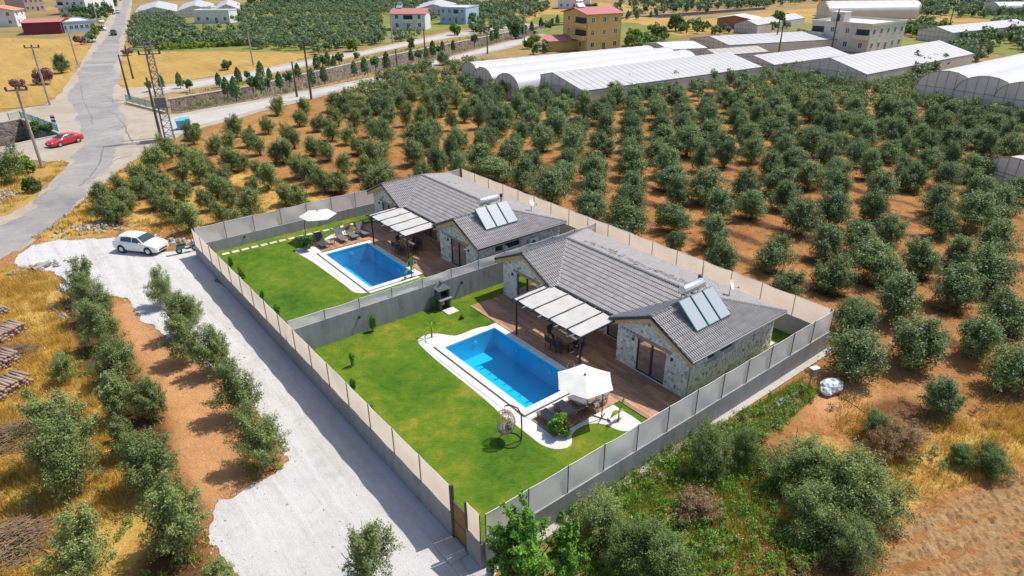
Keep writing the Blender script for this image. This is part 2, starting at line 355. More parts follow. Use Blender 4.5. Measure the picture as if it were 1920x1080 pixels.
# canal: bed and stone lined banks
def canal_part():
    t = thing('canal', 'stone walled dry canal running beside the orchard road', 'canal')
    def strip(name, line, z0, z1, mat, thick=0.35, side=1):
        mb = MB()
        for i in range(len(line)-1):
            a, b = Vector(line[i]), Vector(line[i+1]); d = (b-a).normalized(); n = Vector((-d.y, d.x))*thick*side
            mb.add([(a.x, a.y, z0), (b.x, b.y, z0), (b.x+n.x, b.y+n.y, z0), (a.x+n.x, a.y+n.y, z0), (a.x, a.y, z1), (b.x, b.y, z1), (b.x+n.x, b.y+n.y, z1), (a.x+n.x, a.y+n.y, z1)],
                [(0,1,5,4),(1,2,6,5),(2,3,7,6),(3,0,4,7),(4,5,6,7)])
        return mb.build(name, mat, t)
    strip('bank_wall', can_far, -2.7, 0.25, 'canal_stone'); strip('bank_wall', can_near, -2.7, 0.1, 'canal_stone', side=-1)
    strip('coping', [(p[0], p[1]-0.06) for p in can_far], 0.26, 0.42, 'concrete_pale', 0.55)
    sheet('canal_bed', [(p[0], p[1]+0.3) for p in can_far]+[(p[0], p[1]-0.3) for p in can_near[::-1]], -2.6, 'orange_soil', parent=t)
    strip('bank_wall', canal_west[:3], -2.7, 0.3, 'canal_stone'); strip('coping', [(p[0], p[1]-0.05) for p in canal_west[:3]], 0.31, 0.45, 'concrete_pale', 0.5)
    strip('bank_wall', canal_west[2:], -2.7, 0.2, 'concrete_pale')
    sheet('canal_bed', canal_west, -2.6, 'dark_soil', parent=t)
canal_part()
# roads: pale dusty verge first, worn asphalt above it
patch('road_verge', [(-50.74,51.86),(-48.91,59.75),(-50.02,67.09),(-52.53,76.17),(-53.65,78.68),(-58.91,80.02),(-61.95,78.72),(-68.28,73.71),(-73.75,80.52),(-67.23,86.40),(-64.99,89.68),(-63.09,92.29),(-74.09,101.70),(-85.12,94.69),(-92.24,103.55),(-82.19,108.16),(-80.90,111.42),(-78.87,114.38),(-84.11,128.00),(-96.13,153.23),(-116.36,194.48),(-157.52,277.27),(-214.16,392.28),(-287.43,533.37),(-276.17,531.28),(-180.02,341.30),(-116.66,213.95),(-93.72,167.14),(-77.36,134.55),(-73.46,129.68),(-66.49,133.97),(-55.79,151.57),(-46.80,171.44),(-38.59,183.11),(-19.61,228.73),(-2.83,243.15),(8.87,264.56),(10.41,253.69),(-0.95,227.05),(-18.11,210.11),(-36.53,172.67),(-44.00,160.45),(-52.09,140.74),(-60.76,125.73),(-63.53,123.24),(-65.93,116.98),(-65.17,113.75),(-55.50,106.20),(-52.73,105.69),(-43.94,116.87),(-28.45,140.07),(-19.30,160.57),(0.67,204.40),(15.47,228.92),(17.55,222.14),(0.60,186.93),(-18.21,150.82),(-26.62,133.03),(-40.33,106.33),(-44.64,96.68),(-45.91,91.33),(-46.00,81.52),(-45.50,75.94),(-43.07,61.97),(-41.66,53.40),(-40.87,49.98),(-41.57,45.52),(-42.24,41.27)], 0.035, 'pale_dust', 0.12, 1.5)
patch('main_road', [(-47.68,48.05),(-47.35,57.48),(-49.17,66.20),(-52.07,75.72),(-55.84,84.92),(-60.96,93.76),(-66.84,102.49),(-85.08,133.76),(-100.94,164.95),(-118.98,204.62),(-156.42,281.82),(-218.43,406.56),(-275.20,515.96),(-268.93,514.83),(-213.87,405.90),(-130.17,238.67),(-94.38,167.18),(-77.35,133.35),(-65.38,112.44),(-56.04,96.80),(-51.50,87.48),(-47.71,76.89),(-44.20,63.90),(-42.46,54.64),(-41.99,49.68),(-42.89,42.08)], 0.045, 'asphalt_old', 0.3, 1.0)
patch('orchard_road', [(-53.31,101.56),(-51.60,104.09),(-43.29,114.99),(-27.96,137.44),(-19.01,158.02),(0.65,200.40),(15.25,225.59),(16.32,223.86),(0.61,190.43),(-18.47,153.15),(-27.49,134.90),(-41.04,108.38),(-45.50,98.75),(-46.74,93.20),(-47.68,89.62)], 0.047, 'concrete_pale', 0.06, 1.2)
patch('canal_road', [(-69.69,127.81),(-65.39,131.55),(-54.75,148.53),(-46.07,168.56),(-37.94,179.85),(-19.21,223.79),(-2.79,239.43),(-2.04,235.74),(-18.34,213.01),(-36.92,174.67),(-44.67,163.07),(-52.79,142.79),(-61.75,127.96),(-64.54,125.39)], 0.047, 'concrete_pale', 0.06, 1.2)
# tyre marks and cracks on the junction
def tyre_marks():
    m = plain('tyre_rubber_mark', (0.165, 0.16, 0.16), 0.9, var=0.4, scale=2.0)
    rnd = random.Random(4)
    for pts in ([(-75.98,119.36),(-76.67,123.38),(-74.47,123.79),(-70.00,119.07),(-67.07,114.28)], [(-65.50,109.05),(-62.37,106.10),(-57.81,99.60),(-52.44,90.98),(-50.20,87.43)], [(-84.11,133.71),(-74.08,117.36),(-66.53,106.28),(-60.81,96.99)], [(-67.45,110.39),(-66.93,112.51),(-65.34,112.87)], [(-46.71,69.16),(-47.76,73.07),(-50.22,79.73),(-54.11,87.58)], [(-48.45,78.27),(-48.34,80.14),(-47.34,82.06)], [(-48.60,64.02),(-49.09,67.42),(-48.47,69.21)]):
        mb = MB(); w = rnd.uniform(0.06, 0.13)
        P = [Vector(p) for p in pts]; Q = []
        for i in range(len(P)-1):
            for k in range(6): Q.append(P[i].lerp(P[i+1], k/6)+Vector((rnd.uniform(-.12, .12), rnd.uniform(-.12, .12))))
        vs = []; fs = []
        for i, q in enumerate(Q):
            d = (Q[min(i+1, len(Q)-1)]-Q[max(i-1, 0)]).normalized(); n = Vector((-d.y, d.x))*w*rnd.uniform(0.5, 1.2)
            vs += [(q.x+n.x, q.y+n.y, 0.0505), (q.x-n.x, q.y-n.y, 0.0505)]
            if i: fs.append((2*i-2, 2*i-1, 2*i+1, 2*i))
        mb.add(vs, fs); struct(mb.build('road_crack', m))
tyre_marks()
# white gravel yard beside the villas
patch('gravel_yard', [(-40.80,49.87),(-41.28,52.79),(-39.77,53.95),(-35.06,54.33),(-33.48,53.56),(-29.44,50.92),(-28.02,52.25),(-26.11,51.29),(-24.25,48.04),(-17.73,40.17),(-13.14,34.40),(-8.65,28.64),(-4.85,23.75),(-2.39,20.80),(-0.74,18.52),(0.29,17.10),(-10.09,17.21),(-11.19,18.54),(-12.47,19.94),(-13.18,21.08),(-13.36,22.56),(-12.49,23.09),(-11.33,24.19),(-10.94,25.08),(-11.69,26.43),(-13.86,29.09),(-15.89,31.62),(-17.30,33.29),(-18.51,33.43),(-20.67,35.14),(-23.06,37.52),(-25.70,40.02),(-27.84,42.60),(-29.39,42.97),(-31.36,42.67),(-33.64,44.00),(-34.88,46.31),(-37.13,47.52),(-39.64,48.38)], 0.055, 'white_gravel', 0.28, 0.7)
patch('dry_verge', [(-59.54,73.44),(-57.50,75.90),(-54.89,79.89),(-52.68,77.06),(-49.73,67.08),(-48.91,59.75),(-48.81,55.42)], 0.04, 'straw_field', 0.3, 1.0)
# near ground: one relief sheet whose cover changes gradually from soil to straw, weeds and damp earth with painted tree-row shade
def near_ground():
    x0, x1, y0, y1, st = -52.0, 62.0, 9.0, 82.0, 0.5
    nx, ny = int((x1-x0)/st)+1, int((y1-y0)/st)+1
    X, Y = np.meshgrid(x0+st*np.arange(nx), y0+st*np.arange(ny))
    def inside(P):
        m_ = np.zeros(X.shape, bool); j = len(P)-1
        for i in range(len(P)):
            xi, yi = P[i]; xj, yj = P[j]
            m_ ^= ((yi > Y) != (yj > Y)) & (X < (xj-xi)*(Y-yi)/(yj-yi+1e-12)+xi); j = i
        return m_
    def blur(A, n):
        for _ in range(n):
            A = np.pad(A, 1, mode='edge'); A = (A[1:-1, 1:-1]*2+A[:-2, 1:-1]+A[2:, 1:-1]+A[1:-1, :-2]+A[1:-1, 2:])/6
        return A
    def W(polys, n=5, k=1.0):
        A = np.zeros(X.shape)
        for P in polys: A = np.maximum(A, inside(P)*k)
        return blur(A, n)
    straw = W([[(-42.27,46.47),(-38.51,48.36),(-34.47,45.37),(-29.47,38.06),(-26.08,33.56),(-22.02,29.31),(-19.13,25.42),(-15.70,21.26),(-15.05,17.74),(-26.36,17.86)], [(-41.99,53.77),(-43.26,62.29),(-45.50,75.94),(-47.68,89.62),(-45.47,89.54),(-41.39,74.95),(-38.42,60.64),(-35.06,54.33),(-39.77,53.95)]], 6)
    straw = np.maximum(straw, W([[(15.24,28.29),(17.74,25.30),(21.49,27.31),(27.67,29.03),(32.05,28.04),(28.73,24.02),(24.23,24.08),(18.78,22.09),(14.46,18.66),(11.27,18.19),(9.86,20.36)], [(-40.26,79.40),(-26.34,72.40),(-20.04,66.57),(-16.67,61.56),(-28.05,56.19),(-34.74,55.07),(-38.42,60.64)]], 10, 0.62))
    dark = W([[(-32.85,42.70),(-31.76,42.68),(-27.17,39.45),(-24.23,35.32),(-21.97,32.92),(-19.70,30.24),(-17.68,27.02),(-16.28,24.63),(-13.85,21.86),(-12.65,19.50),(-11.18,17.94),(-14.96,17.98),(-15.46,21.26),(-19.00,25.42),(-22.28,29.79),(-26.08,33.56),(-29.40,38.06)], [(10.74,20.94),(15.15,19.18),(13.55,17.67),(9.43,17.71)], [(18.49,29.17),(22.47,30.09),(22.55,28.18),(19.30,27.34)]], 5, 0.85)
    green = W([[(-1.34,20.21),(1.34,21.99),(6.17,25.08),(12.57,28.79),(16.60,31.74),(17.30,31.19),(15.42,28.75),(11.36,25.00),(8.61,21.58),(7.78,17.02),(-1.33,17.12)], [(32.99,51.61),(35.14,49.86),(33.34,46.77),(31.41,47.82)], [(32.49,41.39),(35.85,41.33),(33.41,38.31),(30.95,38.35)]], 5, 0.9)
    track = W([[(-27.71,42.35),(-25.63,39.87),(-23.10,37.46),(-20.62,35.01),(-18.46,33.31),(-17.01,31.74),(-14.80,28.28),(-14.13,25.74),(-12.66,23.16),(-13.40,22.66),(-13.49,21.86),(-14.96,23.36),(-16.35,25.08),(-17.56,27.35),(-19.47,30.39),(-22.37,33.72),(-24.76,36.22),(-27.99,40.99)], [(18.29,32.81),(20.62,31.14),(18.20,27.35),(15.42,28.75)]], 3)
    # tilled strips under the orchard tree rows, with the trees' shade painted in
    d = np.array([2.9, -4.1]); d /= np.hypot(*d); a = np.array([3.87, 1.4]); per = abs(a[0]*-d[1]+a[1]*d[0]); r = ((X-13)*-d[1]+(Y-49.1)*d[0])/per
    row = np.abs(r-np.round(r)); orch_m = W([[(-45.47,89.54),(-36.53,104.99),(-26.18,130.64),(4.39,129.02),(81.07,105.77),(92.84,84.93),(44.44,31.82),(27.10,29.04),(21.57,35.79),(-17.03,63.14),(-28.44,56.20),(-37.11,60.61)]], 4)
    till_shade = np.clip(1-row*2.9, 0, 1)*orch_m
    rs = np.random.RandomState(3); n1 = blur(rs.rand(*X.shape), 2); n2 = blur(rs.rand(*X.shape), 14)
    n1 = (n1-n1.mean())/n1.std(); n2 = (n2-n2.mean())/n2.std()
    dark = np.clip(np.maximum(dark, till_shade*(0.68+0.25*n2)), 0, 1)
    Z = 0.045+0.018*n1*(0.4+orch_m+straw*0.5)+0.012*n2; Z = np.clip(Z+0.05*till_shade*np.sin((X*d[0]+Y*d[1])*2.2+n2), 0.028, 0.2)
    Uu = (X-O2[0])*CU+(Y-O2[1])*SU; Vv = -(X-O2[0])*SU+(Y-O2[1])*CU
    keep_v = inside(soil) & ~((Uu > -32.6) & (Uu < 6.6) & (Vv > -7.5) & (Vv < 17.9))
    yard_m = blur(inside(YARD).astype(float), 1); keep_v &= yard_m < 0.999
    Z = np.where(yard_m > 0.2, 0.03, Z)
    idx = -np.ones(X.shape, int); idx[keep_v] = np.arange(keep_v.sum())
    q = np.stack([idx[:-1, :-1], idx[:-1, 1:], idx[1:, 1:], idx[1:, :-1]], -1).reshape(-1, 4); q = q[(q >= 0).all(1)]
    me = bpy.data.meshes.new('near_ground'); me.from_pydata(np.stack([X[keep_v], Y[keep_v], Z[keep_v]], 1).tolist(), [], q.tolist())
    ca = me.color_attributes.new('cover', 'FLOAT_COLOR', 'POINT')
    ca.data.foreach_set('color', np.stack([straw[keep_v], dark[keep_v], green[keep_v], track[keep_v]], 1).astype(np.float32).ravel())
    me.polygons.foreach_set('use_smooth', [True]*len(me.polygons))
    m, nt, bs = newmat('near_ground'); co = nt.coord('Object')
    at = nt.new('ShaderNodeAttribute'); at.attribute_name = 'cover'; sp = nt.new('ShaderNodeSeparateColor'); nt.link(at.outputs['Color'], sp.inputs[0])
    A = nt.noise(0.16, 5, 0.65, co); B = nt.noise(1.1, 6, 0.72, co); C = nt.noise(7, 5, 0.75, co)
    mixn = nt.math('ADD', nt.math('MULTIPLY', A, 0.3), nt.math('ADD', nt.math('MULTIPLY', B, 0.4), nt.math('MULTIPLY', C, 0.3)))
    base = nt.ramp(mixn, [(0.36, (0.15, 0.064, 0.022)), (0.46, (0.30, 0.136, 0.046)), (0.56, (0.41, 0.202, 0.076)), (0.66, (0.51, 0.32, 0.15))])
    trk = nt.ramp(mixn, [(0.38, (0.44, 0.21, 0.085)), (0.6, (0.60, 0.33, 0.15))])
    stw = nt.ramp(mixn, [(0.36, (0.24, 0.13, 0.035)), (0.47, (0.44, 0.26, 0.06)), (0.6, (0.58, 0.40, 0.12))])
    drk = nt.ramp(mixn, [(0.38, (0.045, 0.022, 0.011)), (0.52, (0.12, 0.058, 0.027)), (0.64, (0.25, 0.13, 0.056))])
    grn = nt.ramp(mixn, [(0.36, (0.075, 0.085, 0.02)), (0.5, (0.17, 0.17, 0.04)), (0.62, (0.34, 0.26, 0.09))])
    def fac(w): return nt.ramp(nt.math('ADD', w, nt.math('MULTIPLY', nt.math('SUBTRACT', nt.math('ADD', nt.math('MULTIPLY', B, 0.6), nt.math('MULTIPLY', C, 0.4)), 0.5), 1.6)), [(0.32, (0, 0, 0)), (0.62, (1, 1, 1))])
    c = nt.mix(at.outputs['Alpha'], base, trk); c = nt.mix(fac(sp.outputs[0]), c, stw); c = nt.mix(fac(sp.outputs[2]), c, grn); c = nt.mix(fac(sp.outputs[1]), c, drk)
    nt.link(c, bs.inputs['Base Color']); bs.inputs['Roughness'].default_value = 0.95; bs.inputs['Specular IOR Level'].default_value = 0.1
    bump(nt, bs, nt.math('ADD', B, C), 0.9, 0.12)
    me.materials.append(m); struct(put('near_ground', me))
YARD = [(-40.80,49.87),(-41.28,52.79),(-39.77,53.95),(-35.06,54.33),(-33.48,53.56),(-29.44,50.92),(-28.02,52.25),(-26.11,51.29),(-24.25,48.04),(-17.73,40.17),(-13.14,34.40),(-8.65,28.64),(-4.85,23.75),(-2.39,20.80),(-0.74,18.52),(0.29,17.10),(-10.09,17.21),(-11.19,18.54),(-12.47,19.94),(-13.18,21.08),(-13.36,22.56),(-12.49,23.09),(-11.33,24.19),(-10.94,25.08),(-11.69,26.43),(-13.86,29.09),(-15.89,31.62),(-17.30,33.29),(-18.51,33.43),(-20.67,35.14),(-23.06,37.52),(-25.70,40.02),(-27.84,42.60),(-29.39,42.97),(-31.36,42.67),(-33.64,44.00),(-34.88,46.31),(-37.13,47.52),(-39.64,48.38)]
near_ground()
# ploughed field with real clods
def ploughed():
    P = [(26.13,24.43),(22.39,23.22),(19.83,22.24),(18.13,21.78),(16.85,20.72),(15.15,19.18),(13.00,16.51),(23.43,16.40),(31.23,23.99)]
    xs = [p[0] for p in P]; ys = [p[1] for p in P]; st = 0.12; rnd = np.random.RandomState(5)
    nx = int((max(xs)-min(xs))/st)+1; ny = int((max(ys)-min(ys))/st)+1
    d = Vector((math.cos(0.35), math.sin(0.35))); idx = {}; vs = []; fs = []
    H = rnd.rand(ny+4, nx+4); Hs = (H[1:-1, 1:-1]*2+H[:-2, 1:-1]+H[2:, 1:-1]+H[1:-1, :-2]+H[1:-1, 2:])/6
    for j in range(ny):
        for i in range(nx):
            x = min(xs)+i*st; y = min(ys)+j*st
            if inpoly(x, y, P):
                r = (-x*d.y+y*d.x)
                z = 0.10+0.07*math.sin(r*2*math.pi/1.1+0.6*math.sin(x*0.7))+0.30*(Hs[j, i]-0.5)*(1.9 if H[j, i] > 0.85 else 1)
                idx[(i, j)] = len(vs); vs.append((x, y, max(0.035, z)))
    for (i, j), k in idx.items():
        if (i+1, j) in idx and (i+1, j+1) in idx and (i, j+1) in idx: fs.append((k, idx[(i+1, j)], idx[(i+1, j+1)], idx[(i, j+1)]))
    o = MB().add(vs, fs).build('ploughed_field', 'ploughed'); struct(o)
ploughed()

# ================================================================== walled garden: lawns, pools, decks, walls
def streaked(name, col, dark=0.55):
    m, nt, bs = newmat(name); co = nt.coord('Object')
    st = nt.noise(1.0, 5, 0.7, nt.coord('Object', (2.2, 2.2, 0.22))); a = nt.noise(0.5, 5, 0.65, co); f = nt.noise(14, 4, 0.75, co)
    s = nt.math('ADD', nt.math('MULTIPLY', st, 0.42), nt.math('ADD', nt.math('MULTIPLY', a, 0.33), nt.math('MULTIPLY', f, 0.25)))
    c = nt.ramp(s, [(0.36, tuple(x*dark for x in col)), (0.46, tuple(x*0.86 for x in col)), (0.55, col), (0.66, tuple(min(1, x*1.22) for x in col))])
    nt.link(c, bs.inputs['Base Color']); bs.inputs['Roughness'].default_value = 0.95; bump(nt, bs, nt.math('ADD', f, a), 0.6, 0.02)
streaked('wall_render', (0.31, 0.305, 0.295))
streaked('wall_rough', (0.27, 0.275, 0.275), 0.4)
plain('post_metal', (0.06, 0.055, 0.05), 0.6, var=0.2)
plain('rope_white', (0.72, 0.70, 0.64), 0.8)
fabric('shade_cloth', (0.90, 0.88, 0.84), 0.48, tcol=(0.92, 0.70, 0.53))
plain('coping_stone', (0.62, 0.585, 0.54), 0.7, var=0.08, scale=3, bmp=0.1, obvar=0.06)
plain('drain_dark', (0.05, 0.05, 0.055), 0.5)
plain('stone_slab', (0.50, 0.47, 0.42), 0.8, var=0.15, scale=4, bmp=0.2, obvar=0.08)
def pooltile():
    m, nt, bs = newmat('pool_tile'); co = nt.coord('Object')
    b = nt.new('ShaderNodeTexBrick'); b.offset = 0.0; b.inputs['Scale'].default_value = 4.0; b.inputs['Mortar Size'].default_value = 0.02
    b.inputs['Brick Width'].default_value = 0.5; b.inputs['Row Height'].default_value = 0.5
    b.inputs['Color1'].default_value = (0.022, 0.58, 0.84, 1); b.inputs['Color2'].default_value = (0.018, 0.54, 0.80, 1); b.inputs['Mortar'].default_value = (0.07, 0.66, 0.88, 1)
    nt.link(co, b.inputs['Vector']); nt.link(b.outputs[0], bs.inputs['Base Color']); bs.inputs['Roughness'].default_value = 0.4
def watermat():
    m, nt, bs = newmat('pool_water'); n = nt.n; n.remove(bs); co = nt.coord('Object')
    tr = nt.new('ShaderNodeBsdfTransparent'); tr.inputs[0].default_value = (0.48, 0.86, 0.975, 1)
    gl = nt.new('ShaderNodeBsdfGlossy'); gl.inputs['Roughness'].default_value = 0.03
    fr = nt.new('ShaderNodeFresnel'); fr.inputs['IOR'].default_value = 1.33
    bp = nt.new('ShaderNodeBump'); bp.inputs['Strength'].default_value = 0.35; bp.inputs['Distance'].default_value = 0.03
    nt.link(nt.math('ADD', nt.noise(2.2, 3, 0.5, co, 0.8), nt.noise(7.0, 2, 0.5, co)), bp.inputs['Height'])
    nt.link(bp.outputs[0], fr.inputs['Normal']); nt.link(bp.outputs[0], gl.inputs['Normal'])
    mx = nt.new('ShaderNodeMixShader'); nt.link(fr.outputs[0], mx.inputs[0]); nt.link(tr.outputs[0], mx.inputs[1]); nt.link(gl.outputs[0], mx.inputs[2])
    nt.link(mx.outputs[0], n['Material Output'].inputs[0])
pooltile(); watermat()
def plankmat():
    m, nt, bs = newmat('deck_wood'); co = nt.coord('Object', (1.5, 22, 10))
    oi = nt.new('ShaderNodeObjectInfo'); g = nt.noise(1.2, 5, 0.7, co, 0.8)
    c = nt.ramp(g, [(0.3, (0.27, 0.15, 0.088)), (0.55, (0.40, 0.225, 0.132)), (0.75, (0.50, 0.30, 0.18))])
    v = nt.ramp(oi.outputs['Random'], [(0, (0.72, 0.70, 0.70)), (1, (1.25, 1.22, 1.2))])
    nt.link(nt.mix(1.0, c, v, 'MULTIPLY'), bs.inputs['Base Color']); bs.inputs['Roughness'].default_value = 0.55
plankmat()
plain('deck_joint', (0.07, 0.045, 0.03), 0.9)

F_U0, F_U1, F_V0, F_V1, F_MID = -33.0, 7.0, -7.9, 18.3, -13.1
struct(sheet('lawn', rect(F_MID, F_U1, F_V0, F_V1), 0.05, 'lawn', holes=[pool_holes[0]]))
struct(sheet('lawn', rect(F_U0, F_MID, F_V0, F_V1), 0.05, 'lawn', holes=[pool_holes[1]]))

def make_pool(P, label):
    u0, u1, v0, v1 = P; cu, cv = (u0+u1)/2, (v0+v1)/2; a, b = (u1-u0)/2, (v1-v0)/2
    t = thing('swimming_pool', label, 'pool', L(cu, cv, 0), YAW); d = 1.5
    mb = MB()
    mb.add([(-a, -b, -d), (a, -b, -d), (a, b, -d), (-a, b, -d), (-a, -b, 0.05), (a, -b, 0.05), (a, b, 0.05), (-a, b, 0.05)], [(0,1,2,3),(0,4,5,1),(1,5,6,2),(2,6,7,3),(3,7,4,0)])
    mb.build('basin', 'pool_tile', t)
    s = MB()
    for k in range(3): s.box(-a, -a+0.3*(3-k), -b, -b+0.0+1.3, -d+0.001+0.4*k, -d+0.4*(k+1))
    N = 24; vs = []; fs = []
    for j in range(N//2+1):
        for i in range(N+1): vs.append((-a+2*a*i/N, -b+2*b*j/(N//2), -0.06+0.006*math.sin(i*1.7+j*0.9)))
    for j in range(N//2):
        for i in range(N): k = j*(N+1)+i; fs.append((k, k+1, k+N+2, k+N+1))
    MB().add(vs, fs).build('water', 'pool_water', t, True)
    # coping slabs, one by one, with a dark overflow slot outside them on two sides
    w = 0.46; z0, z1 = 0.02, 0.085
    proto = {}
    def slab(x0, x1, y0, y1):
        key = (round(x1-x0, 3), round(y1-y0, 3))
        if key not in proto: proto[key] = MB().bbox(-key[0]/2, key[0]/2, -key[1]/2, key[1]/2, z0, z1, 0.012).mesh('coping_slab', 'coping_stone')
        put('coping_slab', proto[key], t, ((x0+x1)/2, (y0+y1)/2, 0))
    n = 10; st = 2*a/n
    for i in range(n):
        for s_ in (-1, 1):
            y = (-b-w, -b+0.0) if s_ < 0 else (b, b+w)
            slab(-a+i*st+0.006, -a+(i+1)*st-0.006, y[0]+0.003, y[1]-0.003)
    n = 7; st = (2*b+2*w)/n
    for i in range(n):
        for s_ in (-1, 1):
            x = (-a-w, -a) if s_ < 0 else (a, a+w)
            slab(x[0]+0.003, x[1]-0.003, -b-w+i*st+0.006, -b-w+(i+1)*st-0.006)
    dr = MB(); e = 0.12
    dr.box(-a-w, a+w+e, -b-w-e, -b-w-0.005, 0.03, 0.075); dr.box(a+w+0.005, a+w+e, -b-w, b+w, 0.03, 0.075)
    if P is P2: dr.box(-a-w-e, -a-w-0.005, -b-w-e, b+w, 0.03, 0.075)
    dr.build('overflow_slot', 'drain_dark', t)
    n = 10; st = (2*a+w)/n                      # outer pale paving strip
    for i in range(n): slab(-a-w+i*st+0.006, -a-w+(i+1)*st-0.006, -b-w-e-0.42, -b-w-e-0.004)
    n = 7; st = (2*b+w)/n
    for i in range(n): slab(a+w+e+0.004, a+w+e+0.30, -b-w+i*st+0.006, -b-w+(i+1)*st-0.006)
    lt = plain('pool_lamp_glass', (0.7, 0.8, 0.85), 0.3) if 'pool_lamp_glass' not in MATS else MATS['pool_lamp_glass']
    for x, y, nx, ny in ((-a, 0.2*b, 1, 0), (-0.4*a, b, 0, -1), (0.4*a, b, 0, -1)):
        MB().tube([(x, y, -0.5), (x+0.04*nx, y+0.04*ny, -0.5)], 0.14, 12).build('lamp', lt, t)
    hr = MB(); x = a-0.9
    for dx in (0, 0.5): hr.tube([(x+dx, b+0.5, 0.08), (x+dx, b+0.5, 0.7), (x+dx, b+0.38, 0.92), (x+dx, b+0.12, 0.92), (x+dx, b-0.05, 0.7), (x+dx, b-0.05, -0.5)], 0.02, 6)
    hr.build('handrail', plain('steel_bright', (0.6, 0.6, 0.6), 0.25, 1.0, var=0.02) if 'steel_bright' not in MATS else MATS['steel_bright'], t)
    return t
make_pool(P1, 'blue tiled swimming pool of the nearer villa, beside the white hexagonal parasol')
make_pool(P2, 'blue tiled swimming pool of the farther villa, beyond the middle wall')
# pebble beds
def smooth(P):
    for _ in range(2): P = [q for i in range(len(P)) for q in ((P[i][0]*0.75+P[(i+1) % len(P)][0]*0.25, P[i][1]*0.75+P[(i+1) % len(P)][1]*0.25), (P[i][0]*0.25+P[(i+1) % len(P)][0]*0.75, P[i][1]*0.25+P[(i+1) % len(P)][1]*0.75))]
    return P
peb1 = [(-8.2,3.71),(-8.56,3.66),(-8.76,2.81),(-8.69,1.7),(-8.84,1.3),(-9.47,.85),(-9.89,.55),(-10.13,-.07),(-9.96,-.7),(-9.69,-.9),(-8.89,-1.03),(-7.45,-1.12),(-6.13,-1.16),(-3.6,-1.15),(-1.39,-1.21),(-.24,-1.35),(.76,-1.25),(1.98,-1.24),(2.76,-1.26),(3.35,-1.04),(3.73,-.63),(3.81,-.16),(3.53,.21),(3.19,.45),(3.03,.93),(3.05,1.72),(3.42,2.25),(3.83,2.47),(4.4,2.55),(4.85,2.91),(4.89,3.71),(4.84,4.05),(2.69,3.95),(0.5,4.1),(-7.9,4.1)]
struct(sheet('pebble_bed', [tuple(L(*p)[:2]) for p in smooth(peb1)], 0.057, 'pebbles_white', holes=[pool_holes[0]]))
peb2 = [(-18.0,4.3),(-17.9,1.0),(-17.95,-0.4),(-18.6,-0.95),(-20,-0.9),(-22,-0.95),(-24,-1.0),(-26,-1.05),(-27.6,-1.25),(-28.6,-1.4),(-29.1,-1.0),(-29.0,-0.3),(-28.9,0.5),(-29.3,1.2),(-29.9,2.0),(-30.3,3.0),(-30.4,4.0),(-30.2,4.6),(-27,4.4)]
struct(sheet('pebble_bed', [tuple(L(*p)[:2]) for p in smooth(peb2)], 0.057, 'pebbles_white', holes=[pool_holes[1]]))
# wooden decks, plank by plank
def make_deck(areas, shift, seed):
    rnd = random.Random(seed); pw, pl = 0.24, 1.5
    cu = (areas[0][0]+areas[0][1])/2+shift; cv = (areas[0][2]+areas[0][3])/2
    base = MB()
    for (u0, u1, v0, v1) in areas: base.box(u0+shift-cu, u1+shift-cu, v0-cv, v1-cv, 0.0, 0.082)
    d = base.build('deck', 'deck_joint', None, loc=L(cu, cv, 0), rz=YAW); struct(d)
    protos = {}
    for (u0, u1, v0, v1) in areas:
        nr = max(1, round((v1-v0)/pw)); w = (v1-v0)/nr
        for r in range(nr):
            x = u0-rnd.uniform(0, pl)
            while x < u1-0.02:
                a, b = max(x, u0), min(x+pl, u1); x += pl
                if b-a < 0.08: continue
                l = round((b-a)*10)/10 if (b-a) < pl-0.01 else pl
                key = (l, round(w, 4))
                if key not in protos: protos[key] = MB().box(-l/2+0.005, l/2-0.005, -w/2+0.007, w/2-0.007, 0.06, 0.094).mesh('plank', 'deck_wood')
                put('plank', protos[key], d, ((a+b)/2+shift-cu, v0+(r+0.5)*w-cv, rnd.uniform(-0.001, 0.001)))
make_deck([(-11.45, 4.9, 4.43, 7.38), (-6.28, -0.37, 7.38, 8.98), (0.95, 2.75, -0.35, 4.43)], 0.0, 1)
make_deck([(-11.0, 4.9, 4.68, 7.38), (-6.28, -0.37, 7.38, 8.98), (-9.9, -7.55, 0.4, 4.68)], -19.45, 2)
# stepping stones
def steps(pts, label):
    c = pts[len(pts)//2]
    t = thing('stepping_stone_path', label, 'path', L(c[0], c[1], 0.05), YAW)
    me = [MB().bbox(-a, a, -b, b, 0, 0.045, 0.015).mesh('stepping_stone', 'stone_slab') for a, b in ((0.2, 0.3), (0.21, 0.29), (0.19, 0.31))]
    rnd = random.Random(7)
    for i, p in enumerate(pts): put('stepping_stone', me[i % 3], t, (p[0]-c[0], p[1]-c[1], 0.001), rnd.uniform(-0.06, 0.06))
steps([(-31.85+0.035*i, -6.0+0.79*i) for i in range(17)], 'row of pale square stepping stones along the back wall of the farther lawn')
steps([(4.5+0.85*i, 16.2) for i in range(3)], 'pale stepping stones on grass behind the nearer villa, by the corner fence')

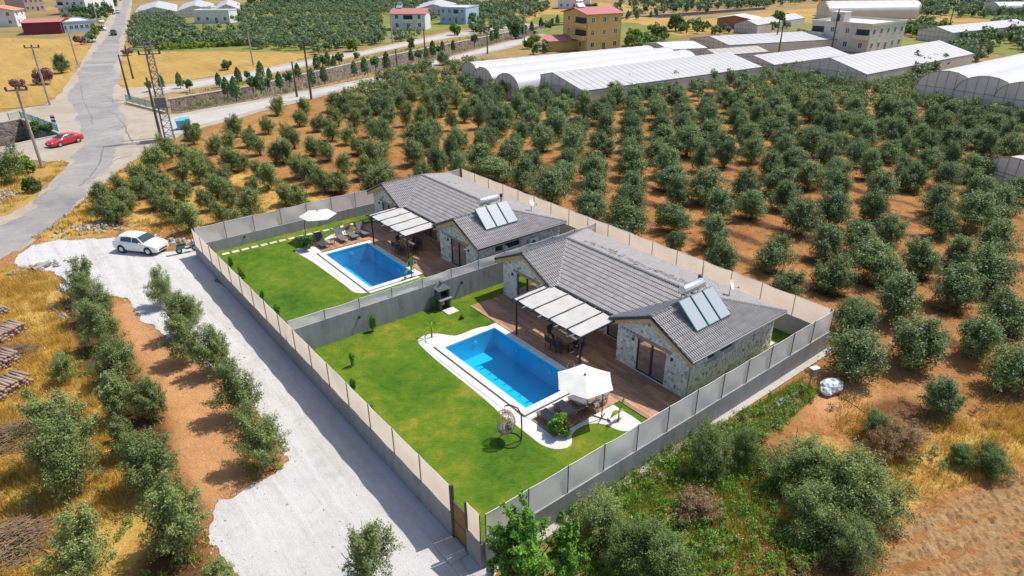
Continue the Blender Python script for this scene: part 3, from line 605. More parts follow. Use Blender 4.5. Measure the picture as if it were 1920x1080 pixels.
# ------------------------------------------------------------------ boundary walls with shade cloth fences
def make_fence(name, label, p0, p1, hw0, hw1, ht0, ht1, npan, side, wallmat='wall_render', gap=None, footing=False, thick=0.2, leg=0):
    """p0,p1 in (u,v); hw wall height at both ends, ht cloth top height; side = +1/-1: which side of the wall the posts stand on"""
    a, b = Vector(p0), Vector(p1); Lg = (b-a).length; ang = math.atan2(b.y-a.y, b.x-a.x)
    t = thing(name, label, 'fence', L(a.x, a.y, 0), YAW+ang)
    def hw(x): return hw0+(hw1-hw0)*x/Lg
    def ht(x): return ht0+(ht1-ht0)*x/Lg
    segs = [(0, Lg)] if not gap else [(0, gap[0]), (gap[1], Lg)]
    wl = MB()
    for x0, x1 in segs:
        n = max(1, int((x1-x0)/3))
        for i in range(n):
            q0, q1 = x0+(x1-x0)*i/n, x0+(x1-x0)*(i+1)/n; h0, h1 = hw(q0), hw(q1); w = thick/2
            wl.add([(q0,-w,-0.6),(q1,-w,-0.6),(q1,w,-0.6),(q0,w,-0.6),(q0,-w,h0),(q1,-w,h1),(q1,w,h1),(q0,w,h0)], [(0,1,5,4),(2,3,7,6),(4,5,6,7)]+([(3,0,4,7)] if i == 0 else [])+([(1,2,6,5)] if i == n-1 else []))
    wl.build('wall', wallmat, t)
    if footing: MB().box(0.1, Lg+0.25, min(side*0.5, side*0.1), max(side*0.5, side*0.1), -0.5, 0.14).build('footing', 'concrete_pale', t)
    xs = []
    for x0, x1 in segs:
        n = max(1, round(npan*(x1-x0)/Lg)); xs.append([x0+0.04+(x1-x0-0.08)*i/n for i in range(n+1)])
    rnd = random.Random(int(Lg*10)+leg); yp = side*0.055
    for row in xs:
        rope = MB()
        for x in row: MB().tube([(x, yp, hw(x)-0.12), (x, yp, ht(x)+0.03)], 0.022, 6).build('post', 'post_metal', t)
        for x0, x1 in zip(row[:-1], row[1:]):
            N, K = 9, 4; vs = []; fs = []; sag = rnd.uniform(0.03, 0.09); bl = rnd.uniform(-0.07, 0.07); lo = rnd.uniform(0.0, 0.05); top = []
            for k in range(K+1):
                for i in range(N+1):
                    f = i/N; x = x0+(x1-x0)*f; s = math.sin(math.pi*f)
                    zt = ht(x)-sag*s; zb = hw(x)-0.02+lo*s; z = zb+(zt-zb)*k/K
                    y = yp*0.4+bl*s*math.sin(math.pi*k/K)+0.012*math.sin(7*f+k)
                    vs.append((x, y, z))
                    if k == K: top.append((x, y, z+0.005))
            for k in range(K):
                for i in range(N): q = k*(N+1)+i; fs.append((q, q+1, q+N+2, q+N+1))
            MB().add(vs, fs).build('cloth_panel', 'shade_cloth', t, True); rope.tube(top, 0.014, 5)
        rope.build('top_rope', 'rope_white', t)
    return t
make_fence('garden_fence', 'long wall topped with tan shade cloth along the white gravel yard', (F_U0, F_V0), (F_U1, F_V0), 0.98, 1.36, 2.42, 2.85, 17, -1, gap=(37.9, 39.0))
make_fence('garden_fence', 'grey shade cloth fence on wall beside the weedy bank, nearest the camera', (F_U1, F_V0+0.11), (F_U1, F_V1), 1.36, 1.36, 2.85, 2.8, 12, -1, footing=True)
make_fence('garden_fence', 'cream shade cloth fence behind both villas, facing the big orchard', (F_U0+0.11, F_V1+0.25), (F_U1-0.11, F_V1), 0.98, 1.36, 2.42, 2.8, 17, -1)
make_fence('garden_fence', 'grey shade cloth fence behind the farther lawn and its stepping stones', (F_U0, F_V0+0.11), (F_U0, F_V1+0.1), 0.98, 0.98, 2.42, 2.42, 11, -1)
make_fence('garden_fence', 'rough grey wall with low cloth strip dividing the two villa gardens', (F_MID, F_V0+0.11), (F_MID, F_V1-0.1), 1.85, 1.75, 2.5, 2.45, 11, -1, 'wall_rough')
# garden gate, ramp kerb and lamps on the gate wall
plain('gate_wood', (0.30, 0.145, 0.045), 0.6, var=0.2, scale=5, bmp=0.2)
def make_gate():
    t = thing('garden_gate', 'brown timber gate in dark frame at the near end of the long wall', 'gate', L(5.45, F_V0, 0), YAW)
    for x in (-0.5, 0.5): MB().box(x-0.045, x+0.045, -0.06, 0.06, 0, 2.9 if x < 0 else 2.75).build('gate_post', 'post_metal', t)
    for i in range(6): MB().box(-0.43+i*0.145, -0.43+i*0.145+0.138, -0.018, 0.018, 0.16, 2.02).build('board', 'gate_wood', t)
    f = MB()
    for z in (0.1, 1.05, 2.03): f.box(-0.45, 0.45, -0.03, 0.03, z, z+0.06)
    f.build('gate_frame', 'post_metal', t)
    MB().tube([(0.36, -0.05, 1.0), (0.36, -0.08, 1.0), (0.30, -0.08, 1.0)], 0.012, 6).build('handle', 'steel_bright', t)
    k = MB().bbox(-0.65, 0.65, -0.42, 0.42, 0, 0.13, 0.02).build('gate_step', 'concrete_pale', None, loc=L(5.45, F_V0-0.55, 0.04), rz=YAW); tag(k, 'low concrete step in front of the timber gate', 'step')
make_gate()
k = MB().bbox(-1.15, 1.15, -0.2, 0.2, 0, 0.06, 0.015).build('concrete_plank', 'concrete_pale', None, loc=(*(-2.57,19.25), 0.05), rz=YAW-0.12); tag(k, 'flat concrete strip lying in the shade near the timber gate', 'slab')
plain('black_metal', (0.03, 0.03, 0.032), 0.5, var=0.1)
def wall_lamp(u, v, z, ang, label):
    mb = MB().box(-0.04, 0.04, 0, 0.03, -0.08, 0.08).box(-0.05, 0.05, 0.03, 0.12, -0.1, 0.09)
    o = mb.build('wall_lamp', 'black_metal', None, loc=L(u, v, z), rz=YAW+ang); tag(o, label, 'lamp', 'small black wall lamps')
for u, v, a, lb in ((F_MID+0.1, -3.2, -math.pi/2, 'small black lamp on the dividing wall, far from the villa'), (F_MID+0.1, 4.8, -math.pi/2, 'small black lamp on the dividing wall, near the barbecue'), (F_U0+0.1, -4.0, -math.pi/2, 'small black lamp on the back wall, left end'), (F_U0+0.1, 3.0, -math.pi/2, 'small black lamp on the back wall, behind the far parasol')):
    wall_lamp(u, v, 1.25 if u > -20 else 0.75, a, lb)

# ================================================================== the two villas
plain('mortar', (0.70, 0.66, 0.605), 0.95, var=0.12, scale=3, bmp=0.5, fine=16)
for i, c in enumerate([(0.44, 0.415, 0.385), (0.60, 0.565, 0.52), (0.66, 0.62, 0.565), (0.30, 0.275, 0.255), (0.52, 0.45, 0.385)]):
    plain('field_stone_%d' % i, c, 0.9, var=0.18, scale=7, bmp=0.5, fine=22, obvar=0.18)
plain('roof_tile_grey', (0.345, 0.325, 0.315), 0.75, var=0.16, scale=2.5, bmp=0.12, obvar=0.12, fine=30)
plain('roof_under', (0.09, 0.085, 0.082), 0.9)
plain('ridge_tile_grey', (0.17, 0.16, 0.158), 0.75, var=0.12, scale=4)
plain('trim_wood', (0.55, 0.32, 0.14), 0.6, var=0.2, scale=5, bmp=0.15)
plain('lintel_wood', (0.36, 0.24, 0.16), 0.7, var=0.2, scale=5)
plain('frame_dark', (0.035, 0.036, 0.04), 0.45, var=0.05)
plain('frame_white', (0.75, 0.75, 0.75), 0.5, var=0.03)
plain('curtain', (0.72, 0.79, 0.88), 0.9, var=0.1, scale=3)
plain('valley_metal', (0.55, 0.50, 0.43), 0.5, var=0.05)
plain('gutter_grey', (0.22, 0.22, 0.22), 0.5)
glassmat('window_glass', (0.03, 0.045, 0.055), 0.06)
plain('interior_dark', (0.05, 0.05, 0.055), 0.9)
HU, HV = -3.35, 11.5          # house origin in compound coordinates
ZE, ZR = 2.82, 4.22
def voronoi_stones(poly, holes, sp, rnd):
    """irregular stones filling a wall face: list of polygons shrunk from their neighbours by the joint"""
    xs = [p[0] for p in poly]; ys = [p[1] for p in poly]; pts = []
    ny = int((max(ys)-min(ys))/sp)+3; nx = int((max(xs)-min(xs))/sp)+3
    for j in range(-1, ny):
        for i in range(-1, nx):
            pts.append((min(xs)+(i+0.5*(j % 2)+rnd.uniform(-0.38, 0.38))*sp*1.12, min(ys)+(j+rnd.uniform(-0.36, 0.36))*sp*0.86))
    out = []
    for k, p in enumerate(pts):
        if not inpoly(p[0], p[1], poly) or any(inpoly(p[0], p[1], h) for h in holes): continue
        cell = [(p[0]-sp, p[1]-sp), (p[0]+sp, p[1]-sp), (p[0]+sp, p[1]+sp), (p[0]-sp, p[1]+sp)]
        def clip(cell, nx_, ny_, c):
            o = []
            for i in range(len(cell)):
                a, b = cell[i], cell[(i+1) % len(cell)]; da = a[0]*nx_+a[1]*ny_-c; db = b[0]*nx_+b[1]*ny_-c
                if da <= 0: o.append(a)
                if (da < 0) != (db < 0) and da != db:
                    t = da/(da-db); o.append((a[0]+(b[0]-a[0])*t, a[1]+(b[1]-a[1])*t))
            return o
        for q in pts:
            dx, dy = q[0]-p[0], q[1]-p[1]; d2 = dx*dx+dy*dy
            if 0 < d2 < (2.2*sp)**2:
                d = math.sqrt(d2); cell = clip(cell, dx/d, dy/d, (p[0]*dx+p[1]*dy)/d+d/2-rnd.uniform(0.016, 0.042))
                if len(cell) < 3: break
        def clippoly(cell, P, inside=True):
            for i in range(len(P)):
                a, b = P[i], P[(i+1) % len(P)]; ex, ey = b[0]-a[0], b[1]-a[1]; l = math.hypot(ex, ey); nx_, ny_ = ey/l, -ex/l
                cell = clip(cell, nx_, ny_, a[0]*nx_+a[1]*ny_-0.015)
                if len(cell) < 3: return cell
            return cell
        if len(cell) >= 3: cell = clippoly(cell, poly)
        for h in holes:
            if len(cell) < 3: break
            hx = [q[0] for q in h]; hy = [q[1] for q in h]; x0, x1, y0, y1 = min(hx), max(hx), min(hy), max(hy)
            if max(q[0] for q in cell) > x0 and min(q[0] for q in cell) < x1 and max(q[1] for q in cell) > y0 and min(q[1] for q in cell) < y1:
                opts = [(x0-p[0], (1, 0, x0-0.01)), (p[0]-x1, (-1, 0, -x1-0.01)), (y0-p[1], (0, 1, y0-0.01)), (p[1]-y1, (0, -1, -y1-0.01))]
                cell = clip(cell, *max(opts)[1])
        if len(cell) >= 3: out.append((p, cell))
    return out
def make_house():
    rnd = random.Random(11)
    H = thing('villa', 'nearer stone villa with grey tiled roof and three solar panels', 'house', L(HU, HV, 0), YAW)
    X = lambda u: u-HU
    Y = lambda v: v-HV
    uL0, uL1, uR0, uR1, vF, vB, vRec = -11.48, -6.3, -0.35, 4.85, 7.42, 15.6, 9.0
    zt = ZE-0.08
    # walls ------------------------------------------------ each wall piece is a slab with openings left free by butting boxes
    walls = thing_part('wall', H)
    wm = MB(); T = 0.28
    def gable_poly(u0, u1):
        c = (u0+u1)/2; s = (ZR-ZE)/3.0; half = (u1-u0)/2
        zs = ZE+0.0+ (3.0-half)*s-0.12
        return [(u0, 0), (u1, 0), (u1, zs), (c, zs+half*s), (u0, zs)]
    faces = []      # (polygon in face plane, holes, frame matrix)
    def face(poly, holes, org, ex, name):
        """vertical face: local a runs along ex, b up; outward = ex x up"""
        ex = Vector(ex); nrm = Vector((ex.y, -ex.x, 0))
        faces.append((poly, holes, Vector(org), ex, nrm, name))
        xs = [p[0] for p in poly]
        # backing wall (mortar) around the openings, made by a constrained fill and thickened by reveals
        rings = [poly]+holes; vs = []; es = []
        for R in rings:
            o = len(vs); vs += [Vector(p) for p in R]; es += [(o+i, o+(i+1) % len(R)) for i in range(len(R))]
        v2, _, f2, _, _, _ = delaunay_2d_cdt(vs, es, [], 0, 1e-5); fs = []
        for f in f2:
            cx = sum(v2[i].x for i in f)/len(f); cy = sum(v2[i].y for i in f)/len(f)
            if inpoly(cx, cy, poly) and not any(inpoly(cx, cy, h) for h in holes): fs.append(tuple(f))
        to = lambda p, d=0.0: tuple(Vector(org)+ex*p[0]+Vector((0, 0, p[1]))+nrm*d)
        wm.add([to(p) for p in v2], fs)
        for h in holes:
            n = len(h)
            for i in range(n):
                a, b = h[i], h[(i+1) % n]; wm.add([to(a), to(b), to(b, -T), to(a, -T)], [(0, 1, 2, 3)])
    rc = lambda a, b, c, d: [(a, c), (b, c), (b, d), (a, d)]
    # right front gable (door), left front gable (door), right side (windows), recessed front, wing inner sides, left side, back
    face([(p[0]-uR0, p[1]) for p in gable_poly(uR0, uR1)], [rc(1.2-uR0, 3.3-uR0, 0.1, 2.3)], (X(uR0), Y(vF), 0), (1, 0, 0), 'gable')
    face([(p[0]-uL0, p[1]) for p in gable_poly(uL0, uL1)], [rc(-9.95-uL0, -7.85-uL0, 0.1, 2.3)], (X(uL0), Y(vF), 0), (1, 0, 0), 'gable_left')
    face(rc(0, vB-vF, 0, zt), [rc(9.05-vF, 11.55-vF, 1.75, 2.3)], (X(uR1), Y(vF), 0), (0, 1, 0), 'side')
    face(rc(0, uR0-uL1, 0, zt), [rc(0.5, 2.9, 0.1, 2.25), rc(3.6, 5.6, 0.1, 2.25)], (X(uL1), Y(vRec), 0), (1, 0, 0), 'recess')
    face(rc(0, vRec-vF, 0, zt), [], (X(uR0), Y(vRec), 0), (0, -1, 0), 'inner_right')
    face(rc(0, vRec-vF, 0, zt), [], (X(uL1), Y(vF), 0), (0, 1, 0), 'inner_left')
    face(rc(0, vB-vF, 0, zt), [rc(3.0, 4.2, 1.1, 2.2)], (X(uL0), Y(vB), 0), (0, -1, 0), 'left')
    face(rc(0, uR1-uL0, 0, zt), [rc(3.0, 4.5, 1.0, 2.2), rc(9.0, 10.5, 1.0, 2.2)], (X(uR1), Y(vB), 0), (-1, 0, 0), 'back')
    wm_o = wm.build('mortar_bed', 'mortar', walls)
    # stones
    ind = 0; rest = MB(); order = ['gable', 'side', 'gable_left', 'recess', 'inner_right', 'inner_left']
    mats = ['field_stone_%d' % i for i in range(5)]
    for nm in order:
        poly, holes, org, ex, nrm, _ = [f for f in faces if f[5] == nm][0]
        for p, cell in voronoi_stones(poly, holes, 0.235, rnd):
            d = rnd.uniform(0.012, 0.04); mi = rnd.choice((0, 0, 1, 1, 1, 1, 2, 2, 2, 2, 3, 4)); n = len(cell)
            lo = [Vector((q[0]-p[0], q[1]-p[1])) for q in cell]
            vs = []
            for k, (f, dd) in enumerate(((1.0, -0.01), (1.0, d*0.55), (0.80, d))):
                for q in lo: vs.append(ex*(q.x*f)+Vector((0, 0, q.y*f))+nrm*dd)
            fs = [(k*n+i, k*n+(i+1) % n, (k+1)*n+(i+1) % n, (k+1)*n+i) for k in range(2) for i in range(n)]+[tuple(range(2*n, 3*n))]
            base = org+ex*p[0]+Vector((0, 0, p[1]))
            if ind < 300 and nm in ('gable', 'side'):
                MB().add(vs, fs).build('stone', mats[mi], walls, loc=base); ind += 1
            else:
                rest.add([v+base for v in vs], fs, mi)
    tag(rest.build('stones', mats, walls), kind='stuff')
    # openings --------------------------------------------
    def sliding(org, ex, w, h, name='sliding_door', curtain_=True):
        ex = Vector(ex); nrm = Vector((ex.y, -ex.x, 0)); org = Vector(org)
        R = Matrix(((ex.x, nrm.x, 0, org.x), (ex.y, nrm.y, 0, org.y), (0, 0, 1, org.z), (0, 0, 0, 1)))
        fm = MB().box(0, w, -0.12, -0.05, 0, 0.07).box(0, w, -0.12, -0.05, h-0.07, h).box(0, 0.07, -0.12, -0.05, 0.07, h-0.07).box(w-0.07, w, -0.12, -0.05, 0.07, h-0.07).box(w/2-0.06, w/2+0.06, -0.125, -0.045, 0.07, h-0.07)
        d = fm.xf(R).build(name, 'frame_dark', H)
        for k in range(2):
            a = 0.08+k*(w/2-0.01); MB().box(a, a+w/2-0.15, -0.095, -0.085, 0.08, h-0.08).xf(R).build('pane', 'window_glass' if not curtain_ else 'door_glass', d)
        if curtain_:
            cu = MB(); n = 26; pts = [(0.05+(w-0.1)*i/n, -0.2+0.035*math.sin(i*1.9)) for i in range(n+1)]
            for i in range(n):
                if 2 < i < 6: continue
                cu.add([(pts[i][0], pts[i][1], 0.05), (pts[i+1][0], pts[i+1][1], 0.05), (pts[i+1][0], pts[i+1][1], h-0.1), (pts[i][0], pts[i][1], h-0.1)], [(0, 1, 2, 3)])
            cu.xf(R).build('curtain', 'curtain', d)
        return d
    if 'door_glass' not in MATS:
        m, nt, bs = newmat('door_glass'); n = nt.n; n.remove(bs)
        tr = nt.new('ShaderNodeBsdfTransparent'); tr.inputs[0].default_value = (0.88, 0.91, 0.93, 1); gl = nt.new('ShaderNodeBsdfGlossy'); gl.inputs['Roughness'].default_value = 0.03
        fr = nt.new('ShaderNodeFresnel'); fr.inputs['IOR'].default_value = 1.5; mx = nt.new('ShaderNodeMixShader')
        nt.link(fr.outputs[0], mx.inputs[0]); nt.link(tr.outputs[0], mx.inputs[1]); nt.link(gl.outputs[0], mx.inputs[2]); nt.link(mx.outputs[0], n['Material Output'].inputs[0])
    sliding((X(1.2), Y(vF), 0.1), (1, 0, 0), 2.1, 2.2); sliding((X(-9.95), Y(vF), 0.1), (1, 0, 0), 2.1, 2.2)
    sliding((X(uL1+0.5), Y(vRec), 0.1), (1, 0, 0), 2.4, 2.15); sliding((X(uL1+3.6), Y(vRec), 0.1), (1, 0, 0), 2.0, 2.15)
    # dark rooms behind the glass
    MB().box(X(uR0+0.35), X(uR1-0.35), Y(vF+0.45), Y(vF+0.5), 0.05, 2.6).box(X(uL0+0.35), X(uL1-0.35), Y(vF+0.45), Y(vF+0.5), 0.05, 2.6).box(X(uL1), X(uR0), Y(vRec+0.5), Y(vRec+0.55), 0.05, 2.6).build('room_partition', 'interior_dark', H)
    # high strip window in the side wall: one sash open
    R = Matrix(((0, 1, 0, X(uR1)), (1, 0, 0, Y(9.05)), (0, 0, 1, 1.75), (0, 0, 0, 1)))
    win = MB().box(0, 2.5, -0.16, -0.10, 0, 0.05).box(0, 2.5, -0.16, -0.10, 0.5, 0.55).box(0, 0.05, -0.16, -0.10, 0.05, 0.5).box(2.45, 2.5, -0.16, -0.10, 0.05, 0.5).box(0.8, 0.86, -0.16, -0.10, 0.05, 0.5).xf(R).build('window', 'frame_white', H)
    MB().box(0.06, 0.79, -0.135, -0.125, 0.06, 0.49).box(0.87, 2.44, -0.135, -0.125, 0.06, 0.49).xf(R).build('pane', 'window_glass', win)
    MB().box(0.82, 0.86, -0.1, 0.42, 0.03, 0.52).xf(R).build('open_sash', 'frame_white', win)
    MB().box(-0.06, 2.56, -0.2, 0.06, -0.06, -0.004).xf(R).build('sill', 'stone_slab', win)
    for u0, u1 in ((0.85, 3.65), (-10.3, -7.5)):
        MB().box(X(u0), X(u1), Y(vF-0.05), Y(vF+0.1), 2.32, 2.5).build('lintel', 'lintel_wood', H)
    for u in (0.93, 3.75, -10.35, -7.25): MB().box(X(u)-0.05, X(u)+0.05, Y(vF)-0.13, Y(vF)-0.03, 2.0, 2.17).build('lamp', 'black_metal', H)
    MB().box(X(uL0)-0.02, X(uL1)+0.02, Y(vF)-0.06, Y(vF)-0.035, 0.06, 0.12).box(X(uR0)-0.02, X(uR1)+0.02, Y(vF)-0.06, Y(vF)-0.035, 0.06, 0.12).build('plinth', 'coping_stone', H)
    # roof planes -----------------------------------------
    roof = thing_part('roof', H)
    eF, eB, fM, vR = 7.03, 15.95, 7.62, 11.2
    uLe0, uLc, uLe1 = -11.98, -8.97, -5.96; uRe0, uRc, uRe1 = -0.76, 2.25, 5.26
    A = dict(
        right=[(uRe1, eF, ZE), (uRe1, eB, ZE-0.06), (uRc, vR, ZR), (uRc, eF, ZR)],
        right_inner=[(uRe0, eF, ZE), (uRc, eF, ZR), (uRc, vR, ZR), (uRe0, fM, ZE)],
        front=[(uLe1, fM, ZE), (uRe0, fM, ZE), (uRc, vR, ZR), (uLc, vR, ZR)],
        left_inner=[(uLe1, eF, ZE), (uLe1, fM, ZE), (uLc, vR, ZR), (uLc, eF, ZR)],
        left=[(uLe0, eB, ZE-0.06), (uLe0, eF, ZE), (uLc, eF, ZR), (uLc, vR, ZR)],
        back=[(uRe1, eB, ZE-0.06), (uLe0, eB, ZE-0.06), (uLc, vR, ZR), (uRc, vR, ZR)])
    A = {k: [Vector((X(p[0]), Y(p[1]), p[2])) for p in v] for k, v in A.items()}
    und = MB()
    for k, P in A.items():
        und.add(P, [(0, 1, 2, 3)]); und.add([p-Vector((0, 0, 0.1)) for p in P], [(3, 2, 1, 0)])
    und.build('sheathing', 'roof_under', roof)
    # tiles: double-roll profile, courses lapped
    TW, TE, TL = 0.33, 0.345, 0.40
    prof = [(-0.165, 0.0), (-0.145, 0.0), (-0.12, 0.055), (-0.085, 0.062), (-0.05, 0.0), (0.02, 0.0), (0.045, 0.055), (0.08, 0.062), (0.115, 0.0), (0.165, 0.0)]
    def tile_shape():
        vs = []; n = len(prof)
        for y, zl in ((0.0, 0.060), (TL, 0.012)):
            for x, z in prof: vs.append((x, y, z+zl))
        for x, z in prof: vs.append((x, 0.0, 0.005))
        fs = [(i, i+1, n+i+1, n+i) for i in range(n-1)]+[(2*n+i, 2*n+i+1, i+1, i) for i in range(n-1)]
        return vs, fs
    tv, tf = tile_shape(); tile_me = MB().add(tv, tf).mesh('roof_tile', 'roof_tile_grey')
    cand = []; joined = {}
    for key, P in A.items():
        n = (P[1]-P[0]).cross(P[2]-P[0]).normalized()
        if n.z < 0: n = -n
        # downslope direction and course direction
        dn = Vector((n.x, n.y, 0)).normalized(); up = (Vector((0, 0, 1))-n*n.z).normalized(); e = up.cross(n)
        lo = min(P, key=lambda p: p.dot(up)); o = lo
        Q = [((p-o).dot(e), (p-o).dot(up)) for p in P]
        x0, x1 = min(q[0] for q in Q), max(q[0] for q in Q); y1 = max(q[1] for q in Q)
        R = Matrix((( e.x, up.x, n.x, 0), (e.y, up.y, n.y, 0), (e.z, up.z, n.z, 0), (0, 0, 0, 1)))
        jm = MB()
        for j in range(int(y1/TE)+1):
            for i in range(int((x1-x0)/TW)+2):
                cx = x0+(i)*TW+TW/2; cy = j*TE-0.05
                cs = [inpoly(cx+a, cy+b, Q) for a, b in ((-TW/2, 0.06), (TW/2, 0.06), (-TW/2, TE), (TW/2, TE))]
                if not any(cs) and not inpoly(cx, cy+TE/2, Q): continue
                pos = o+e*cx+up*cy+n*0.004; Mx = Matrix.Translation(pos) @ R
                if all(cs) and key in ('right', 'front', 'left_inner'): cand.append((key, pos, Mx))
                else: jm.add([Mx @ Vector(v) for v in tv], tf)
        joined[key] = (jm, P, n)
    # the tiles that show largest are parts of their own: lower right slope first, then the front slope
    cand.sort(key=lambda c: (0 if c[0] == 'right' else 1 if c[0] == 'front' else 2, c[1].y))
    for k, (key, pos, Mx) in enumerate(cand):
        if k < 300:
            t_ = put('roof_tile', tile_me, roof); t_.matrix_local = Mx
        else:
            joined[key][0].add([Mx @ Vector(v) for v in tv], tf)
    # trim the joined tiles exactly along hips, valleys, ridges and verges
    rest = MB()
    for key, (jm, P, n) in joined.items():
        bm = bmesh.new(); vv = [bm.verts.new(v) for v in jm.v]
        for f in jm.f: bm.faces.new([vv[i] for i in f])
        for i in range(4):
            a, b = P[i], P[(i+1) % 4]; d = b-a; c = sum(P, Vector())/4
            nn = Vector((d.y, -d.x, 0)).normalized()
            if (c-a).dot(nn) > 0: nn = -nn
            lowest = min(p.z for p in P)+0.1
            off = 0.07 if (a.z < lowest and b.z < lowest) else 0.0
            bmesh.ops.bisect_plane(bm, geom=bm.verts[:]+bm.edges[:]+bm.faces[:], plane_co=a+nn*off, plane_no=nn, clear_outer=True)
        rest.addbm(bm)
    tag(rest.build('roof_tiles', 'roof_tile_grey', roof), kind='stuff')
    # ridge and hip caps: short half-round tiles, each its own piece
    def cap_mesh():
        vs = []; fs = []; N = 6
        for y, r in ((0, 0.135), (0.40, 0.105)):
            for i in range(N+1):
                an = math.pi*i/N; vs.append((r*math.cos(an), y, r*0.62*math.sin(an)))
        for i in range(N): fs.append((i, i+1, N+2+i, N+1+i))
        vs.append((0, 0, -0.02)); fs += [(i+1, i, 2*N+2) for i in range(N)]
        return MB().add(vs, fs).mesh('ridge_tile', 'ridge_tile_grey', True)
    cm = cap_mesh()
    V_ = lambda u, v, z: Vector((X(u), Y(v), z))
    for a, b in ((V_(uRc, vR, ZR), V_(uLc, vR, ZR)), (V_(uRc, eF, ZR), V_(uRc, vR, ZR)), (V_(uLc, eF, ZR), V_(uLc, vR, ZR)), (V_(uRe1, eB, ZE-0.06), V_(uRc, vR, ZR)), (V_(uLe0, eB, ZE-0.06), V_(uLc, vR, ZR))):
        d = (b-a); l = d.length; d.normalize(); s = d.cross(Vector((0, 0, 1))).normalized(); n = s.cross(d); k = int(l/0.33)
        for i in range(k):
            p = a+d*(i*l/k)+n*0.045
            o = put('ridge_tile', cm, roof); o.matrix_local = Matrix(((s.x, d.x, n.x, p.x), (s.y, d.y, n.y, p.y), (s.z, d.z, n.z, p.z), (0, 0, 0, 1)))
    for a, b in ((V_(uLe1, fM, ZE), V_(uLc, vR, ZR)), (V_(uRe0, fM, ZE), V_(uRc, vR, ZR))):
        d = (b-a).normalized(); s = d.cross(Vector((0, 0, 1))).normalized()*0.07; z = Vector((0, 0, 0.062))
        MB().add([a-s+z, a+s+z, b+s+z, b-s+z], [(0, 1, 2, 3)]).build('valley_strip', 'valley_metal' if a.x < 0 else 'roof_tile_grey', roof)
    # timber barge boards on the gables, fascias and gutters on the eaves
    for (u0, uc, u1) in ((uLe0, uLc, uLe1), (uRe0, uRc, uRe1)):
        for a, b in ((V_(u0, eF, ZE), V_(uc, eF, ZR)), (V_(u1, eF, ZE), V_(uc, eF, ZR))):
            bd = MB()
            for dz0, dz1, y0, y1, nm, mt in ((-0.40, -0.11, 0.03, 0.07, 'barge_board', 'trim_wood'), (-0.105, 0.045, -0.02, 0.02, 'verge_strip', 'frame_dark')):
                q = [(p.x, p.y+y, p.z+dz) for p in (a, b) for y in (y0, y1) for dz in (dz0, dz1)]
                MB().add(q, [(0, 1, 5, 4), (2, 6, 7, 3), (1, 3, 7, 5), (0, 4, 6, 2), (0, 2, 3, 1), (4, 5, 7, 6)]).build(nm, mt, roof)
            # boarded soffit under the front overhang
            q = [V_(0, 0, 0)]
            MB().add([(a.x, a.y+0.08, a.z-0.14), (b.x, b.y+0.08, b.z-0.14), (b.x, b.y+0.40, b.z-0.14), (a.x, a.y+0.40, a.z-0.14)], [(0, 1, 2, 3)]).build('soffit', 'trim_wood', roof)
    g = MB()
    g.tube([V_(uRe1+0.06, eF, ZE-0.05), V_(uRe1+0.06, eB, ZE-0.11)], 0.055, 8); g.tube([V_(uLe1, fM-0.06, ZE-0.05), V_(uRe0, fM-0.06, ZE-0.05)], 0.05, 8)
    g.build('gutter', 'gutter_grey', roof)
    MB().box(X(uLe1)+0.02, X(uRe0)-0.02, Y(fM)+0.02, Y(fM)+0.06, ZE-0.30, ZE-0.09).build('fascia', 'trim_wood', roof)
    MB().box(X(uLe1), X(uRe0), Y(fM)+0.08, Y(vRec), ZE-0.16, ZE-0.14).build('soffit', 'trim_wood', roof)
    MB().box(X(uRe1)-0.05, X(uRe1)-0.01, Y(eF)+0.1, Y(eB)-0.05, ZE-0.24, ZE-0.09).build('fascia', 'frame_dark', roof)
    MB().tube([V_(uRe1+0.06, eF+0.3, ZE-0.08), V_(4.98, 7.38, ZE-0.35), V_(4.95, 7.36, 0.1)], 0.035, 8).build('downpipe', 'gutter_grey', H)
    return H
def thing_part(name, parent):
    o = bpy.data.objects.new(name, None); COL.objects.link(o); o.parent = parent; o.empty_display_size = 0.1; return o
villa1 = make_house()
HS = -19.45
villa2 = copy_tree(villa1); villa2.location = L(HU+HS, HV, 0); villa2['label'] = 'farther stone villa with grey tiled roof, beyond the dividing wall'

